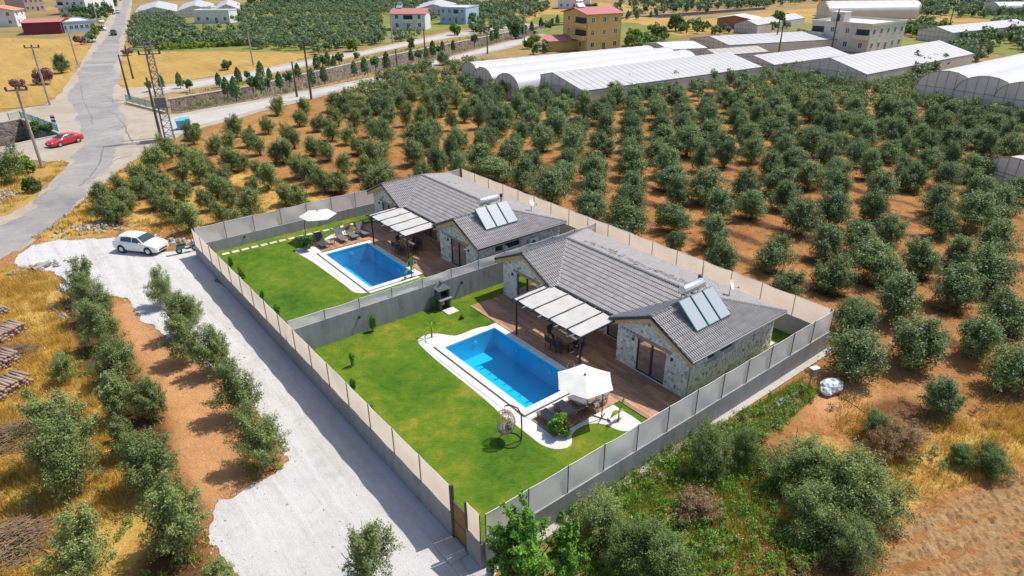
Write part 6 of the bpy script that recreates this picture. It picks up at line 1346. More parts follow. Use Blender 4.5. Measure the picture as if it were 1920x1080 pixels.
def dining(u, v, label, sh):
    t = thing('dining_table', 'dark dining table under the pergola of the '+label, 'table', L(u, v, 0.095), YAW)
    MB().bbox(-0.8, 0.8, -0.42, 0.42, 0.70, 0.745, 0.01).build('top', 'table_top', t)
    for x in (-0.7, 0.7):
        for y in (-0.34, 0.34): MB().box(x-0.03, x+0.03, y-0.03, y+0.03, 0, 0.70).build('leg', 'wicker_dark', t)
    vz = thing('flower_vase', 'small vase with dried flowers on the dining table of the '+label, 'vase', L(u+0.25, v, 0.845), YAW)
    MB().tube([(0, 0, 0), (0, 0, 0.06), (0, 0, 0.16), (0, 0, 0.2)], [0.05, 0.09, 0.06, 0.07], 12).build('pot', 'coping_stone', vz)
    rs = np.random.RandomState(1); P = rs.normal(0, 0.08, (60, 3))+np.array([0, 0, 0.3]); put('flowers', np_mesh('flowers', leaves(P, P, 0.02, 0.05, rs), 4, 'dry_leaf'), vz)
    seats = [(-0.5, -0.75, 0), (0.0, -0.78, 0), (0.52, -0.74, 0), (-0.5, 0.75, math.pi), (0.05, 0.77, math.pi), (0.55, 0.74, math.pi), (-1.12, 0.0, -math.pi/2), (1.12, 0.02, math.pi/2)]
    for k, (x, y, r) in enumerate(seats):
        side = (('left', 'middle', 'right')[k % 3]+' one '+('at the pool side of' if y < 0 else 'at the house side of')) if k < 6 else ('at the far head of' if k == 6 else 'at the near head of')
        c = thing('dining_chair', 'black woven chair '+side+' the dining table, '+label, 'chair', L(u+x, v+y, 0.095), YAW+r, 'chairs around the dining table, '+label)
        MB().bbox(-0.22, 0.22, -0.22, 0.22, 0.42, 0.47, 0.015).build('seat', 'wicker_dark', c)
        MB().add([(-0.22, -0.21, 0.45), (0.22, -0.21, 0.45), (0.23, -0.29, 0.92), (-0.23, -0.29, 0.92), (-0.22, -0.25, 0.45), (0.22, -0.25, 0.45), (0.23, -0.33, 0.92), (-0.23, -0.33, 0.92)], [(0,1,2,3),(5,4,7,6),(3,2,6,7),(1,5,6,2),(4,0,3,7)]).build('backrest', 'wicker_dark', c)
        for sx in (-1, 1):
            MB().tube([(sx*0.24, -0.2, 0.66), (sx*0.25, 0.2, 0.64)], 0.022, 6).build('armrest', 'wicker_dark', c)
            for sy in (-1, 1): MB().tube([(sx*0.21, sy*0.2, 0.44), (sx*0.22, sy*0.22, 0)], 0.018, 5).build('leg', 'wicker_dark', c)
dining(-3.35, 5.95, 'nearer villa', 0); dining(-3.35+HS, 6.0, 'farther villa', HS)
def barbecue():
    t = thing('stone_barbecue', 'dark masonry barbecue with a little pitched hood against the dividing wall', 'barbecue', L(-12.55, 2.9, 0.05), YAW)
    plain('bbq_stone', (0.11, 0.11, 0.112), 0.9, var=0.25, scale=8, bmp=0.4)
    for y in (-0.38, 0.38): MB().bbox(-0.3, 0.35, y-0.07, y+0.07, 0, 0.75, 0.015).build('pier', 'bbq_stone', t)
    MB().bbox(-0.34, 0.5, -0.5, 0.5, 0.76, 0.84, 0.02).build('worktop', 'gutter_grey', t)
    MB().box(-0.34, -0.24, -0.42, 0.42, 0.845, 1.5).build('back_panel', 'bbq_stone', t)
    for y in (-0.38, 0.38): MB().box(-0.23, 0.3, y-0.05, y+0.05, 0.845, 1.5).build('cheek', 'bbq_stone', t)
    MB().box(-0.2, 0.3, -0.32, 0.32, 1.0, 1.03).build('grill', 'black_metal', t)
    MB().add([(-0.38, -0.5, 1.505), (0.38, -0.5, 1.505), (0.38, 0.5, 1.505), (-0.38, 0.5, 1.505), (-0.3, 0, 1.95), (0.3, 0, 1.95)], [(0,1,5,4),(2,3,4,5),(1,2,5),(3,0,4),(3,2,1,0)]).build('hood', 'gutter_grey', t)
    MB().bbox(-0.15, 0.15, -0.12, 0.12, 1.75, 2.05, 0.02).build('flue', 'bbq_stone', t)
    s = MB().bbox(-0.4, 0.4, -0.45, 0.45, 0, 0.05, 0.015).build('paving_slab', 'stone_slab', None, loc=L(-11.75, 3.0, 0.05), rz=YAW); tag(s, 'pale square slab on the grass in front of the barbecue', 'slab')
barbecue()
def egg_chair():
    t = thing('hanging_egg_chair', 'wicker egg chair hanging from a black curved stand on the lawn', 'egg chair', L(1.5, -2.35, 0.05), YAW-2.2); t.scale = (1.14, 1.14, 1.06)
    MB().tube([(-0.6, 0, 0.03), (-0.62, 0, 0.8), (-0.6, 0, 1.5), (-0.45, 0, 1.9), (-0.15, 0, 2.08), (0.12, 0, 2.05)], 0.032, 8).build('stand_arm', 'black_metal', t)
    ring = MB().tube([(0.52*math.cos(a)-0.08, 0.52*math.sin(a), 0.03) for a in np.linspace(0, 2*math.pi, 25)], 0.026, 6); ring.build('base_ring', 'black_metal', t)
    MB().tube([(0.12, 0, 2.05), (0.12, 0, 1.72)], 0.01, 5).build('chain', 'steel_bright', t)
    bk = MB(); cx, cz = 0.12, 1.12
    def pt(th, ph): return (cx+0.46*math.sin(th)*math.cos(ph), 0.48*math.sin(th)*math.sin(ph), cz+0.62*math.cos(th))
    for k in range(17):
        ph = 0.75+(2*math.pi-1.5)*k/16
        bk.tube([pt(th, ph) for th in np.linspace(0.08, 2.75, 12)], 0.013, 4)
    for th in np.linspace(0.35, 2.7, 9): bk.tube([pt(th, ph) for ph in np.linspace(0.75, 2*math.pi-0.75, 18)], 0.011, 4)
    bk.build('woven_basket', 'wicker', t)
    MB().ell((cx-0.02, 0, cz-0.36), (0.36, 0.38, 0.13), 12, 8).build('seat_cushion', 'cushion', t, True)
    MB().ell((cx-0.22, 0.0, cz-0.12), (0.11, 0.30, 0.24), 12, 8).build('back_cushion', 'cushion', t, True)
egg_chair()
# garden plants
ball = tree_variants(2, 600, 2600, 1.35, 1.25, 0.05, 0.035, 0.075, 'bright_leaf', 12, 0.03)
dkball = tree_variants(2, 610, 2400, 1.3, 1.35, 0.05, 0.035, 0.075, 'shrub_leaf', 12, 0.03)
colm = tree_variants(3, 620, 700, 0.5, 1.15, 0.0, 0.03, 0.06, 'bright_leaf', 7, 0.015)
colo = tree_variants(1, 630, 600, 0.5, 1.0, 0.0, 0.03, 0.06, 'lime_leaf', 7, 0.015)
def lpt(u, v): return tuple(L(u, v)[:2])
plant('round_bush', 'round bright green bush on white pebbles by the nearer loungers', 'bush', lpt(2.75, 0.0), ball[0], 1.05)
plant('round_bush', 'dark leafy shrub below the farther parasol', 'bush', lpt(-28.4, -0.45), dkball[0], 1.1, sz=1.25)
for u, v, V_, sc, lb in ((-12.6, -2.5, colm[0], 1.1, 'upright leafy shrub against the dividing wall, near its left end'), (-12.6, 2.2, colm[1], 1.0, 'slim shrub against the dividing wall beside the barbecue'), (-9.7, -5.4, colm[2], 0.9, 'small shrub on the nearer lawn, first along the long wall'), (-7.2, -6.6, colm[0], 0.9, 'small shrub on the nearer lawn, second along the long wall'), (-4.6, -6.8, colm[1], 1.0, 'small shrub on the nearer lawn, third along the long wall'), (-1.2, -6.9, colo[0], 1.0, 'small yellowish shrub on the nearer lawn, nearest the gate'),
    (-28.5, -6.6, colm[0], 1.0, 'small shrub by the stepping stones in the far left lawn corner'), (-26.2, -6.5, colo[0], 1.2, 'small orange-green shrub second along the far lawn wall'), (-21.7, -6.5, colm[1], 0.9, 'small shrub third along the far lawn wall'), (-18.2, -6.7, colm[2], 1.1, 'small shrub on the far lawn beside the dividing wall'), (-10.4, 3.0, dkball[1], 0.35, 'tiny dark shrub on the lawn near the nearer deck'), (-10.9, 1.2, dkball[0], 0.15, 'tiny seedling on the lawn near the barbecue')):
    plant('garden_shrub', lb, 'shrub', lpt(u, v), V_, sc)
def banana(u, v, label, kind=0, s=1.0):
    t = thing('banana_plant', label, 'plant', L(u, v, 0.06), YAW+kind); t.scale = (s, s, s)
    MB().tube([(0, 0, 0), (0.02, 0, 0.5), (0, 0, 0.9)], [0.07, 0.05, 0.03], 8).build('stem', 'lime_leaf', t)
    for k, (ax, ln, up) in enumerate(((0.0, 1.2, 1.5), (1.7, 1.0, 0.6), (3.3, 0.9, 0.3), (4.6, 0.9, 0.7)) if kind == 0 else ((0.3, 1.0, 0.9), (1.4, 1.1, 0.7), (2.6, 0.9, 1.2), (3.7, 1.1, 0.5), (5.0, 1.0, 0.8))):
        vs = []; n = 8
        for i in range(n+1):
            f = i/n; r = ln*f*(0.35 if up > 1.3 else 0.9); z = 0.8+ln*up*f-(0 if up > 1.3 else 1.0*f*f*ln); w = (0.17 if kind == 0 else 0.05)*math.sin(math.pi*min(1, f*0.92+0.08))
            c, s_ = math.cos(ax), math.sin(ax)
            vs += [(r*c-w*s_, r*s_+w*c, z+0.03), (r*c, r*s_, z), (r*c+w*s_, r*s_-w*c, z+0.03)]
        MB().add(vs, [(3*i+a, 3*i+a+1, 3*i+a+4, 3*i+a+3) for i in range(n) for a in (0, 1)]).build('leaf', 'bright_leaf' if k == 0 else 'lime_leaf', t)
banana(3.95, 3.1, 'young banana plant on white pebbles right of the near parasol', 0, 0.72); banana(-18.0, 3.6, 'young banana plant at the corner of the farther pool', 0, 0.8)
banana(-9.6, 0.1, 'spindly palm with arching yellow fronds on the pebbles, left end of the nearer pool', 1, 0.9); banana(-30.6, 3.6, 'leafy plant behind the far loungers by the stepping stones', 1, 0.8)

# ================================================================== vehicles
def paint(name, col, rough=0.3):
    m, nt, bs = newmat(name); co = nt.coord('Object')
    f = nt.noise(3, 3, 0.6, co); nt.link(nt.ramp(f, [(0.3, tuple(c*0.95 for c in col)), (0.7, col)]), bs.inputs['Base Color'])
    bs.inputs['Roughness'].default_value = rough; bs.inputs['Coat Weight'].default_value = 0.5; bs.inputs['Coat Roughness'].default_value = 0.08
paint('paint_white', (0.74, 0.74, 0.75)); paint('paint_red', (0.55, 0.012, 0.02)); paint('paint_black', (0.03, 0.032, 0.036)); paint('paint_silver', (0.42, 0.43, 0.45)); paint('paint_grey', (0.20, 0.21, 0.22)); paint('paint_teal', (0.05, 0.22, 0.26))
glassmat('car_glass', (0.02, 0.05, 0.055), 0.04)
plain('tyre', (0.025, 0.025, 0.025), 0.9); plain('rim', (0.50, 0.48, 0.45), 0.35, 0.6); plain('headlight_glass', (0.75, 0.76, 0.78), 0.15); plain('tail_red', (0.45, 0.02, 0.02), 0.3); plain('plate_white', (0.75, 0.75, 0.75), 0.6)
HATCH = [(2.06, .27, .55, .62, .66, .60), (1.98, .20, .64, .72, .80, .72), (1.62, .19, .78, .87, .875, .78), (1.02, .19, .90, .97, .885, .80), (0.30, .19, .94, 1.42, .885, .62), (-0.55, .19, .96, 1.48, .885, .63), (-1.45, .20, .98, 1.44, .875, .61), (-1.92, .25, .97, 1.10, .84, .66), (-2.08, .32, .74, .80, .78, .66)]
SEDAN = [(2.20, .27, .52, .58, .68, .60), (2.10, .20, .62, .69, .82, .72), (1.70, .19, .74, .82, .885, .78), (1.00, .19, .86, .93, .89, .80), (0.25, .19, .90, 1.34, .89, .60), (-0.55, .19, .92, 1.40, .89, .61), (-1.35, .20, .95, 1.30, .88, .58), (-1.85, .22, .95, 1.03, .86, .66), (-2.15, .32, .80, .88, .80, .66)]
PICK = [(2.40, .35, .70, .80, .74, .68), (2.30, .30, .86, .95, .86, .78), (1.80, .28, .98, 1.06, .91, .84), (1.20, .28, 1.06, 1.12, .92, .84), (0.60, .28, 1.10, 1.66, .92, .66), (-0.20, .28, 1.10, 1.72, .92, .67), (-0.75, .28, 1.10, 1.64, .92, .66), (-0.95, .28, 1.08, 1.12, .92, .86), (-2.45, .36, 1.02, 1.08, .90, .86)]
def half(s):
    x, zl, zb, zt, wb, wt = s
    return [(wb*0.90, zl), (wb*0.99, zl+0.14), (wb, (zl+zb)/2+0.06), (wb*0.975, zb), (wt, zt-0.05), (wt*0.78, zt), (0, zt+0.02)]
def make_car(label, pos, heading, colour, prof=HATCH, group=None, name='parked_car', cat='car', z=0.05, detail=True, wb=(1.28, -1.28)):
    t = thing(name, label, cat, (pos[0], pos[1], z), heading, group)
    secs = []
    for s in prof:
        h_ = half(s); ring = [(s[0], y, z_) for y, z_ in h_]+[(s[0], -y, z_) for y, z_ in reversed(h_[:-1])]
        secs.append(ring)
    mb = MB(); n = len(secs[0])
    for r in secs: mb.v += r
    for i in range(len(secs)-1):
        for j in range(n): mb.f.append((i*n+j, i*n+(j+1) % n, (i+1)*n+(j+1) % n, (i+1)*n+j)); mb.m.append(0)
    mb.f += [tuple(range(n)), tuple(reversed(range((len(secs)-1)*n, len(secs)*n)))]; mb.m += [0, 0]
    me = mb.mesh('body', 'paint_'+colour, True)
    body = put('body', me, t)
    bv = body.modifiers.new('soft', 'BEVEL'); bv.width = 0.03; bv.segments = 2; bv.limit_method = 'ANGLE'; bv.angle_limit = 0.5
    def P(i, f, j, g):      # point on the skin between stations i..i+1 and ring indices j..j+1
        a = Vector(secs[i][j]).lerp(Vector(secs[i][j+1]), g); b = Vector(secs[i+1][j]).lerp(Vector(secs[i+1][j+1]), g); return a.lerp(b, f)
    def glass(name_, quads, off):
        g = MB()
        for q in quads: g.add([Vector(p)+Vector(off) for p in q], [(0, 1, 2, 3)])
        return g.build(name_, 'car_glass', t)
    for sgn in (1, -1):
        m_ = lambda p: Vector((p.x, p.y*sgn, p.z))
        off = (0, 0.014*sgn, 0.008)
        glass('side_window', [[m_(P(3, 0.30, 3, 0.16)), m_(P(3, 1, 3, 0.10)), m_(P(3, 1, 3, 0.90)), m_(P(3, 0.42, 3, 0.75))], [m_(P(4, 0, 3, 0.10)), m_(P(4, 0.46, 3, 0.10)), m_(P(4, 0.46, 3, 0.90)), m_(P(4, 0, 3, 0.90))]], off)
        glass('side_window', [[m_(P(4, 0.54, 3, 0.10)), m_(P(4, 1, 3, 0.10)), m_(P(4, 1, 3, 0.90)), m_(P(4, 0.54, 3, 0.90))], [m_(P(5, 0, 3, 0.10)), m_(P(5, 0.72, 3, 0.14)), m_(P(5, 0.72, 3, 0.84)), m_(P(5, 0, 3, 0.90))]], off)
    def across(i, f0, f1, ins):
        L0 = P(i, f0, 4, ins); L1 = P(i, f1, 4, ins); c0 = P(i, f0, 5, 0); c1 = P(i, f1, 5, 0); e0 = P(i, f0, 5, 1); e1 = P(i, f1, 5, 1); mm = lambda p: Vector((p.x, -p.y, p.z))
        return [[L0, c0, c1, L1], [c0, e0, e1, c1], [e0, mm(c0), mm(c1), e1], [mm(c0), mm(L0), mm(L1), mm(c1)]]
    glass('windscreen', across(3, 0.10, 0.93, 0.25), (0.012, 0, 0.014)); glass('rear_window', across(6, 0.12, 0.85, 0.3), (-0.012, 0, 0.014))
    for x in wb:
        for sgn in (1, -1):
            arch = MB().tube([(x, sgn*0.70, 0.34), (x, sgn*0.893, 0.34)], 0.37, 20).build('wheel_arch', 'tyre', t)
            w = MB().tube([(x, sgn*0.70, 0.32), (x, sgn*0.72, 0.32), (x, sgn*0.885, 0.32), (x, sgn*0.905, 0.32)], [0.28, 0.32, 0.32, 0.28], 20).build('wheel', 'tyre', t)
            rm = MB().tube([(x, sgn*0.90, 0.32), (x, sgn*0.912, 0.32)], 0.20, 16)
            rm.build('rim', 'rim', w)
    for sgn in (1, -1):
        f = prof[1]; MB().ell((f[0]-0.04, sgn*0.60, f[2]+0.0), (0.10, 0.17, 0.075), 10, 6).build('headlight', 'headlight_glass', t, True)
        r = prof[-1]; MB().ell((r[0]+0.05, sgn*0.68, r[2]+0.08), (0.08, 0.11, 0.12), 8, 6).build('tail_light', 'tail_red', t, True)
        MB().ell((0.72, sgn*0.98, 1.0), (0.07, 0.10, 0.07), 8, 6).build('mirror', 'paint_'+colour, t, True)
    f = prof[0]; MB().box(f[0]-0.03, f[0]+0.012, -0.5, 0.5, 0.30, 0.42).build('grille', 'tyre', t); MB().box(f[0]+0.013, f[0]+0.02, -0.24, 0.24, 0.46, 0.54).build('number_plate', 'plate_white', t)
    r = prof[-1]; MB().box(r[0]-0.012, r[0]+0.02, -0.24, 0.24, 0.55, 0.65).build('number_plate', 'plate_white', t)
    if prof is PICK: MB().box(-2.38, -1.02, -0.74, 0.74, 1.10, 1.115).build('load_bed', 'tyre', t)
    return t
def along(a, b): return math.atan2(b[1]-a[1], b[0]-a[0])
def car_from_wheels(rear, front, side, **kw):
    """near-side wheel contacts -> centre line"""
    h = along(rear, front); mx, my = (rear[0]+front[0])/2, (rear[1]+front[1])/2
    return ((mx-math.sin(h)*0.80*side, my+math.cos(h)*0.80*side), h)
p, h = car_from_wheels((-32.52,50.88), (-29.97,50.27), 1)
make_car('white hatchback parked on the white gravel yard', p, h, 'white', HATCH, z=0.10)
p, h = car_from_wheels((-57.83,88.84), (-59.21,85.58), -1)
make_car('red car turning at the road junction on the left', p, h, 'red', SEDAN, name='car')
make_car('black pickup driving down the main road', (-127.96,228.46), along((-169.58,309.10), (-110.50,194.05)), 'black', PICK, name='pickup', cat='pickup', z=0.05)
make_car('silver car far up the main road', (-177.64,324.80), along((-186.54,342.12), (-161.03,292.11)), 'silver', HATCH, name='car')
for px_, lb, c in (((-124.25,209.02), 'silver car parked beside the pink oleander', 'silver'), ((-140.63,244.96), 'white car parked on the left verge, lower one', 'white'), ((-157.73,275.01), 'white car parked on the left verge, upper one', 'white'), ((-175.48,301.51), 'grey car parked among the trees, upper left', 'grey')):
    make_car(lb, px_, along((-157.73,275.01), (-140.63,244.96))+0.2, c, HATCH, 'cars parked on the left verge')
def scooter():
    t = thing('motor_scooter', 'teal motor scooter parked by the left end of the long wall', 'scooter', (*(-27.10,50.86), 0.10), 0.6)
    for x in (-0.6, 0.6):
        w = MB().tube([(x, -0.06, 0.25), (x, 0.06, 0.25)], 0.25, 16).build('wheel', 'tyre', t); MB().tube([(x, -0.065, 0.25), (x, 0.065, 0.25)], 0.13, 12).build('rim', 'rim', w)
    MB().add([(-0.75, -0.14, 0.42), (-0.1, -0.16, 0.35), (-0.1, 0.16, 0.35), (-0.75, 0.14, 0.42), (-0.8, -0.13, 0.68), (-0.1, -0.15, 0.66), (-0.1, 0.15, 0.66), (-0.8, 0.13, 0.68)], [(0,3,2,1),(4,5,6,7),(0,1,5,4),(1,2,6,5),(2,3,7,6),(3,0,4,7)]).build('body', 'paint_teal', t)
    MB().bbox(-0.7, 0.02, -0.14, 0.14, 0.69, 0.78, 0.03).build('seat', 'tyre', t); MB().box(-0.1, 0.36, -0.15, 0.15, 0.28, 0.33).build('footboard', 'tyre', t)
    MB().add([(0.34, -0.2, 0.3), (0.34, 0.2, 0.3), (0.50, 0.17, 0.95), (0.50, -0.17, 0.95), (0.42, -0.2, 0.3), (0.42, 0.2, 0.3), (0.57, 0.15, 0.92), (0.57, -0.15, 0.92)], [(0,3,2,1),(4,5,6,7),(3,7,6,2),(0,4,7,3),(1,2,6,5)]).build('leg_shield', 'paint_teal', t)
    MB().tube([(0.6, 0, 0.25), (0.5, 0, 0.95)], 0.03, 6).build('fork', 'rim', t); MB().tube([(0.44, -0.32, 1.02), (0.5, 0, 0.98), (0.44, 0.32, 1.02)], 0.018, 6).build('handlebar', 'tyre', t)
    MB().bbox(-0.98, -0.68, -0.17, 0.17, 0.82, 1.1, 0.03).build('top_box', 'paint_silver', t); MB().ell((0.56, 0, 0.86), (0.06, 0.09, 0.07), 8, 6).build('headlight', 'headlight_glass', t, True)
scooter()

# ================================================================== far buildings, greenhouses, poles
def wallpaint(name, col): return plain(name, col, 0.9, var=0.10, scale=0.6, bmp=0.1, fine=5)
wallpaint('paint_yellow', (0.60, 0.40, 0.13)); wallpaint('paint_cream', (0.56, 0.52, 0.44)); wallpaint('paint_offwhite', (0.62, 0.62, 0.62)); wallpaint('paint_blue', (0.36, 0.46, 0.58)); wallpaint('paint_pink', (0.52, 0.36, 0.30)); wallpaint('paint_maroon', (0.16, 0.035, 0.045)); wallpaint('brick_red', (0.32, 0.15, 0.09))
plain('roof_red', (0.42, 0.16, 0.14), 0.85, var=0.15, scale=1.5, bmp=0.2); plain('roof_orange', (0.50, 0.22, 0.12), 0.85, var=0.15, scale=1.5); plain('roof_flat', (0.60, 0.58, 0.55), 0.9, var=0.08)
def building(label, C, A, B, floors, wall, roof, rows=(3, 3), fh=2.9, eave=0.4, rise=1.3, flatpar=0.35, name='house', depth=None, win=True, balcony=None, heater=None, doors=True, ridge='x'):
    """C near corner, A left corner, B right corner on the ground; windows on the two visible faces"""
    C, A, B = Vector(C), Vector(A), Vector(B); ex = (B-C); w = ex.length; ex.normalize(); ey = Vector((-ex.y, ex.x))
    d = depth or max(4.0, abs((A-C).dot(ey))); hgt = floors*fh
    t = thing(name, label, 'house' if name == 'house' else name.split('_')[-1], (C.x, C.y, 0), math.atan2(ex.y, ex.x))
    T = 0.0
    MB().box(0, w, 0, d, -0.3, hgt).build('wall', wall, t)
    if roof == 'flat':
        MB().box(0.2, w-0.2, 0.2, d-0.2, hgt+0.005, hgt+0.06).build('roof', 'roof_flat', t)
        p = MB(); q = flatpar
        p.box(-0.12, w+0.12, -0.12, 0.1, hgt-0.05, hgt+q).box(-0.12, w+0.12, d-0.1, d+0.12, hgt-0.05, hgt+q).box(-0.12, 0.1, 0.1, d-0.1, hgt-0.05, hgt+q).box(w-0.1, w+0.12, 0.1, d-0.1, hgt-0.05, hgt+q)
        p.build('parapet', wall, t)
    else:
        e = eave; zb = hgt+0.01; mb = MB(); th = 0.14
        if ridge == 'x': R = [((-e, -e, zb), (w+e, -e, zb), (w+e, d/2, zb+rise), (-e, d/2, zb+rise)), ((w+e, d+e, zb), (-e, d+e, zb), (-e, d/2, zb+rise), (w+e, d/2, zb+rise))]; gab = [((0, 0, zb), (0, d, zb), (0, d/2, zb+rise-0.08)), ((w, 0, zb), (w, d, zb), (w, d/2, zb+rise-0.08))]
        else: R = [((-e, d+e, zb), (-e, -e, zb), (w/2, -e, zb+rise), (w/2, d+e, zb+rise)), ((w+e, -e, zb), (w+e, d+e, zb), (w/2, d+e, zb+rise), (w/2, -e, zb+rise))]; gab = [((0, 0, zb), (w, 0, zb), (w/2, 0, zb+rise-0.08)), ((0, d, zb), (w, d, zb), (w/2, d, zb+rise-0.08))]
        for q in R:
            mb.add([*q, *[(a, b, c+th) for a, b, c in q]], [(3,2,1,0),(4,5,6,7),(0,1,5,4),(1,2,6,5),(2,3,7,6),(3,0,4,7)])
        rf = mb.build('roof', roof, t)
        g = MB()
        for tr in gab: g.add(tr, [(0, 1, 2)])
        g.build('gable', wall, t)
    if win:
        for face, n, ln in ((0, rows[0], w), (1, rows[1], d)):
            for fl in range(floors):
                for k in range(n):
                    if balcony and (face, fl, k) in balcony: continue
                    c = ln*(k+0.5)/n; z = fl*fh+1.0; ww, wh = 1.1, 1.3
                    if fl == 0 and k == n//2 and face == 0 and doors: z, wh = 0.05, 2.1
                    if face == 0: q = lambda a, b, o0, o1, z0, z1: (c+a, c+b, -o1, -o0, z+z0, z+z1)
                    else: q = lambda a, b, o0, o1, z0, z1: (-o1, -o0, c+a, c+b, z+z0, z+z1)
                    f = MB().box(*q(-ww/2, ww/2, 0.002, 0.05, 0, 0.07)).box(*q(-ww/2, ww/2, 0.002, 0.05, wh-0.07, wh)).box(*q(-ww/2, -ww/2+0.07, 0.002, 0.05, 0.07, wh-0.07)).box(*q(ww/2-0.07, ww/2, 0.002, 0.05, 0.07, wh-0.07)).box(*q(-0.03, 0.03, 0.002, 0.05, 0.07, wh-0.07)).build('window', 'frame_white', t)
                    MB().box(*q(-ww/2+0.07, -0.03, 0.003, 0.02, 0.07, wh-0.07)).box(*q(0.03, ww/2-0.07, 0.003, 0.02, 0.07, wh-0.07)).build('pane', 'window_glass', f)
    if balcony:
        for (face, fl, k) in balcony:
            n = rows[face]; ln = w if face == 0 else d; a, b = ln*k/n+0.15, ln*(k+1)/n-0.15; z = fl*fh
            bx = (lambda a0, b0, o0, o1, z0, z1: (a0, b0, -o1, -o0, z0, z1)) if face == 0 else (lambda a0, b0, o0, o1, z0, z1: (-o1, -o0, a0, b0, z0, z1))
            bo = MB().box(*bx(a, b, 0.004, 1.2, z-0.08, z+0.06)).build('balcony', wall, t)
            MB().box(*bx(a, b, 1.12, 1.2, z+0.065, z+0.95)).box(*bx(a, a+0.08, 0.004, 1.115, z+0.065, z+0.95)).box(*bx(b-0.08, b, 0.004, 1.115, z+0.065, z+0.95)).build('parapet', wall, bo)
            MB().box(*bx(a+0.2, b-0.2, 0.003, 0.03, z+0.1, z+2.2)).build('opening', 'interior_dark', t)
    if heater:
        hx, hy = heater; z = hgt+(0.15 if roof == 'flat' else rise*0.9+0.2)
        hh = thing_part('solar_heater', t); hh.location = (hx, hy, z)
        MB().add([(-1, 0, 0.2), (1, 0, 0.2), (1, 1.3, 1.2), (-1, 1.3, 1.2), (-1, 0, 0.1), (1, 0, 0.1), (1, 1.3, 1.1), (-1, 1.3, 1.1)], [(0,1,2,3),(7,6,5,4),(0,4,5,1),(2,6,7,3),(1,5,6,2),(0,3,7,4)]).build('panel', 'collector_glass', hh)
        MB().tube([(-0.8, 1.45, 1.5), (0.8, 1.45, 1.5)], 0.28, 12).build('tank', 'tank_silver', hh); MB().tube([(-0.7, 1.4, 0), (-0.7, 1.4, 1.3)], 0.03, 5).tube([(0.7, 1.4, 0), (0.7, 1.4, 1.3)], 0.03, 5).build('stand', 'gutter_grey', hh)
    return t
building('three storey yellow house with red roof behind the arched greenhouses', (19.26,175.79), (13.79,185.94), (28.44,180.41), 3, 'paint_yellow', 'roof_red', (3, 2), 2.9, 0.6, 1.3, balcony=[(1, 1, 0), (1, 2, 0)], heater=(1.5, 5.0))
def leanto():
    t = thing('red_shed', 'low lean-to with red roof left of the yellow house', 'shed', (*(10.07,177.48), 0), 0.35)
    MB().box(0, 8, 0, 5, 0, 2.4).build('wall', 'paint_yellow', t); MB().add([(-0.6, -0.6, 2.42), (8.6, -0.6, 2.42), (8.6, 5.6, 3.3), (-0.6, 5.6, 3.3), (-0.6, -0.6, 2.55), (8.6, -0.6, 2.55), (8.6, 5.6, 3.43), (-0.6, 5.6, 3.43)], [(3,2,1,0),(4,5,6,7),(0,1,5,4),(1,2,6,5),(2,3,7,6),(3,0,4,7)]).build('roof', 'roof_red', t)
leanto()
building('white two storey house with flat roof between the right hand greenhouses', (86.67,169.01), (82.66,185.34), (99.93,178.40), 2, 'paint_cream', 'flat', (5, 4), 3.1, flatpar=0.5, balcony=[(1, 1, 0), (1, 1, 3)], heater=(3.5, 9.0))
def roofbox():
    C = Vector((86.67,169.01)); B = Vector((99.93,178.40)); ex = (B-C).normalized()
    t = thing('rooftop_room', 'small stair room on the flat roof of the white house', 'shed', (*(C+ex*1.0+Vector((-ex.y, ex.x))*8.0), 6.27), math.atan2(ex.y, ex.x))
    MB().box(0, 3, 0, 3.4, 0, 2.4).build('wall', 'paint_cream', t); MB().box(-0.2, 3.2, -0.2, 3.6, 2.405, 2.55).build('roof', 'roof_flat', t); MB().box(-0.02, -0.002, 1.0, 1.9, 0.05, 2.0).build('door', 'interior_dark', t)
roofbox()
building('white house with pink-red roof and blue side beyond the olive grove', (-39.19,235.64), (-43.46,245.15), (-27.88,234.60), 2, 'paint_offwhite', 'roof_red', (3, 2), 2.5, 0.6, 1.4, heater=(2.0, 4.0), balcony=[(0, 1, 1)])
building('pale blue house with flat roof right of the pink roofed house', (-25.01,257.24), (-31.00,273.32), (-15.56,254.23), 2, 'paint_blue', 'flat', (4, 2), 2.7, balcony=[(0, 1, 2)])
building('white single storey house with roof rooms in the upper left grove', (-118.84,268.84), (-123.99,276.11), (-105.01,267.44), 1, 'paint_offwhite', 'flat', (4, 1), 4.4)
building('small roof room on the white grove house', (-118.72,277.88), (-121.20,282.90), (-115.46,277.54), 1, 'paint_offwhite', 'flat', (1, 1), 5.0, win=False, name='roof_shed', depth=4)
building('white house with orange roof at the left edge', (-181.47,262.32), (-196.64,272.27), (-183.33,270.94), 2, 'paint_offwhite', 'roof_orange', (2, 3), 2.7, 0.5, 1.5)
building('pink apartment block behind the orange roofed house', (-229.35,340.66), (-248.57,364.34), (-224.07,346.79), 3, 'paint_pink', 'flat', (4, 2), 3.0)
building('white apartment block with balconies in the upper left', (-200.12,318.37), (-222.95,346.65), (-188.46,319.99), 3, 'paint_offwhite', 'flat', (4, 2), 3.0, balcony=[(1, 1, 0), (1, 2, 0), (0, 1, 0), (0, 2, 0)])
building('long maroon shed beside the left field', (-158.69,231.11), (-170.57,245.88), (-148.58,235.18), 1, 'paint_maroon', 'roof_red', (1, 1), 3.6, 0.3, 0.6, win=False, name='farm_shed')
building('grey workshop with pale flat roof right of the maroon shed', (-148.90,236.90), (-159.66,252.32), (-142.10,243.28), 1, 'paint_blue', 'flat', (6, 1), 3.2, name='workshop', doors=False)
building('white house on the top edge, left of centre right', (22.06,325.88), (20.25,336.48), (36.42,324.04), 2, 'paint_offwhite', 'flat', (5, 1), 2.7)
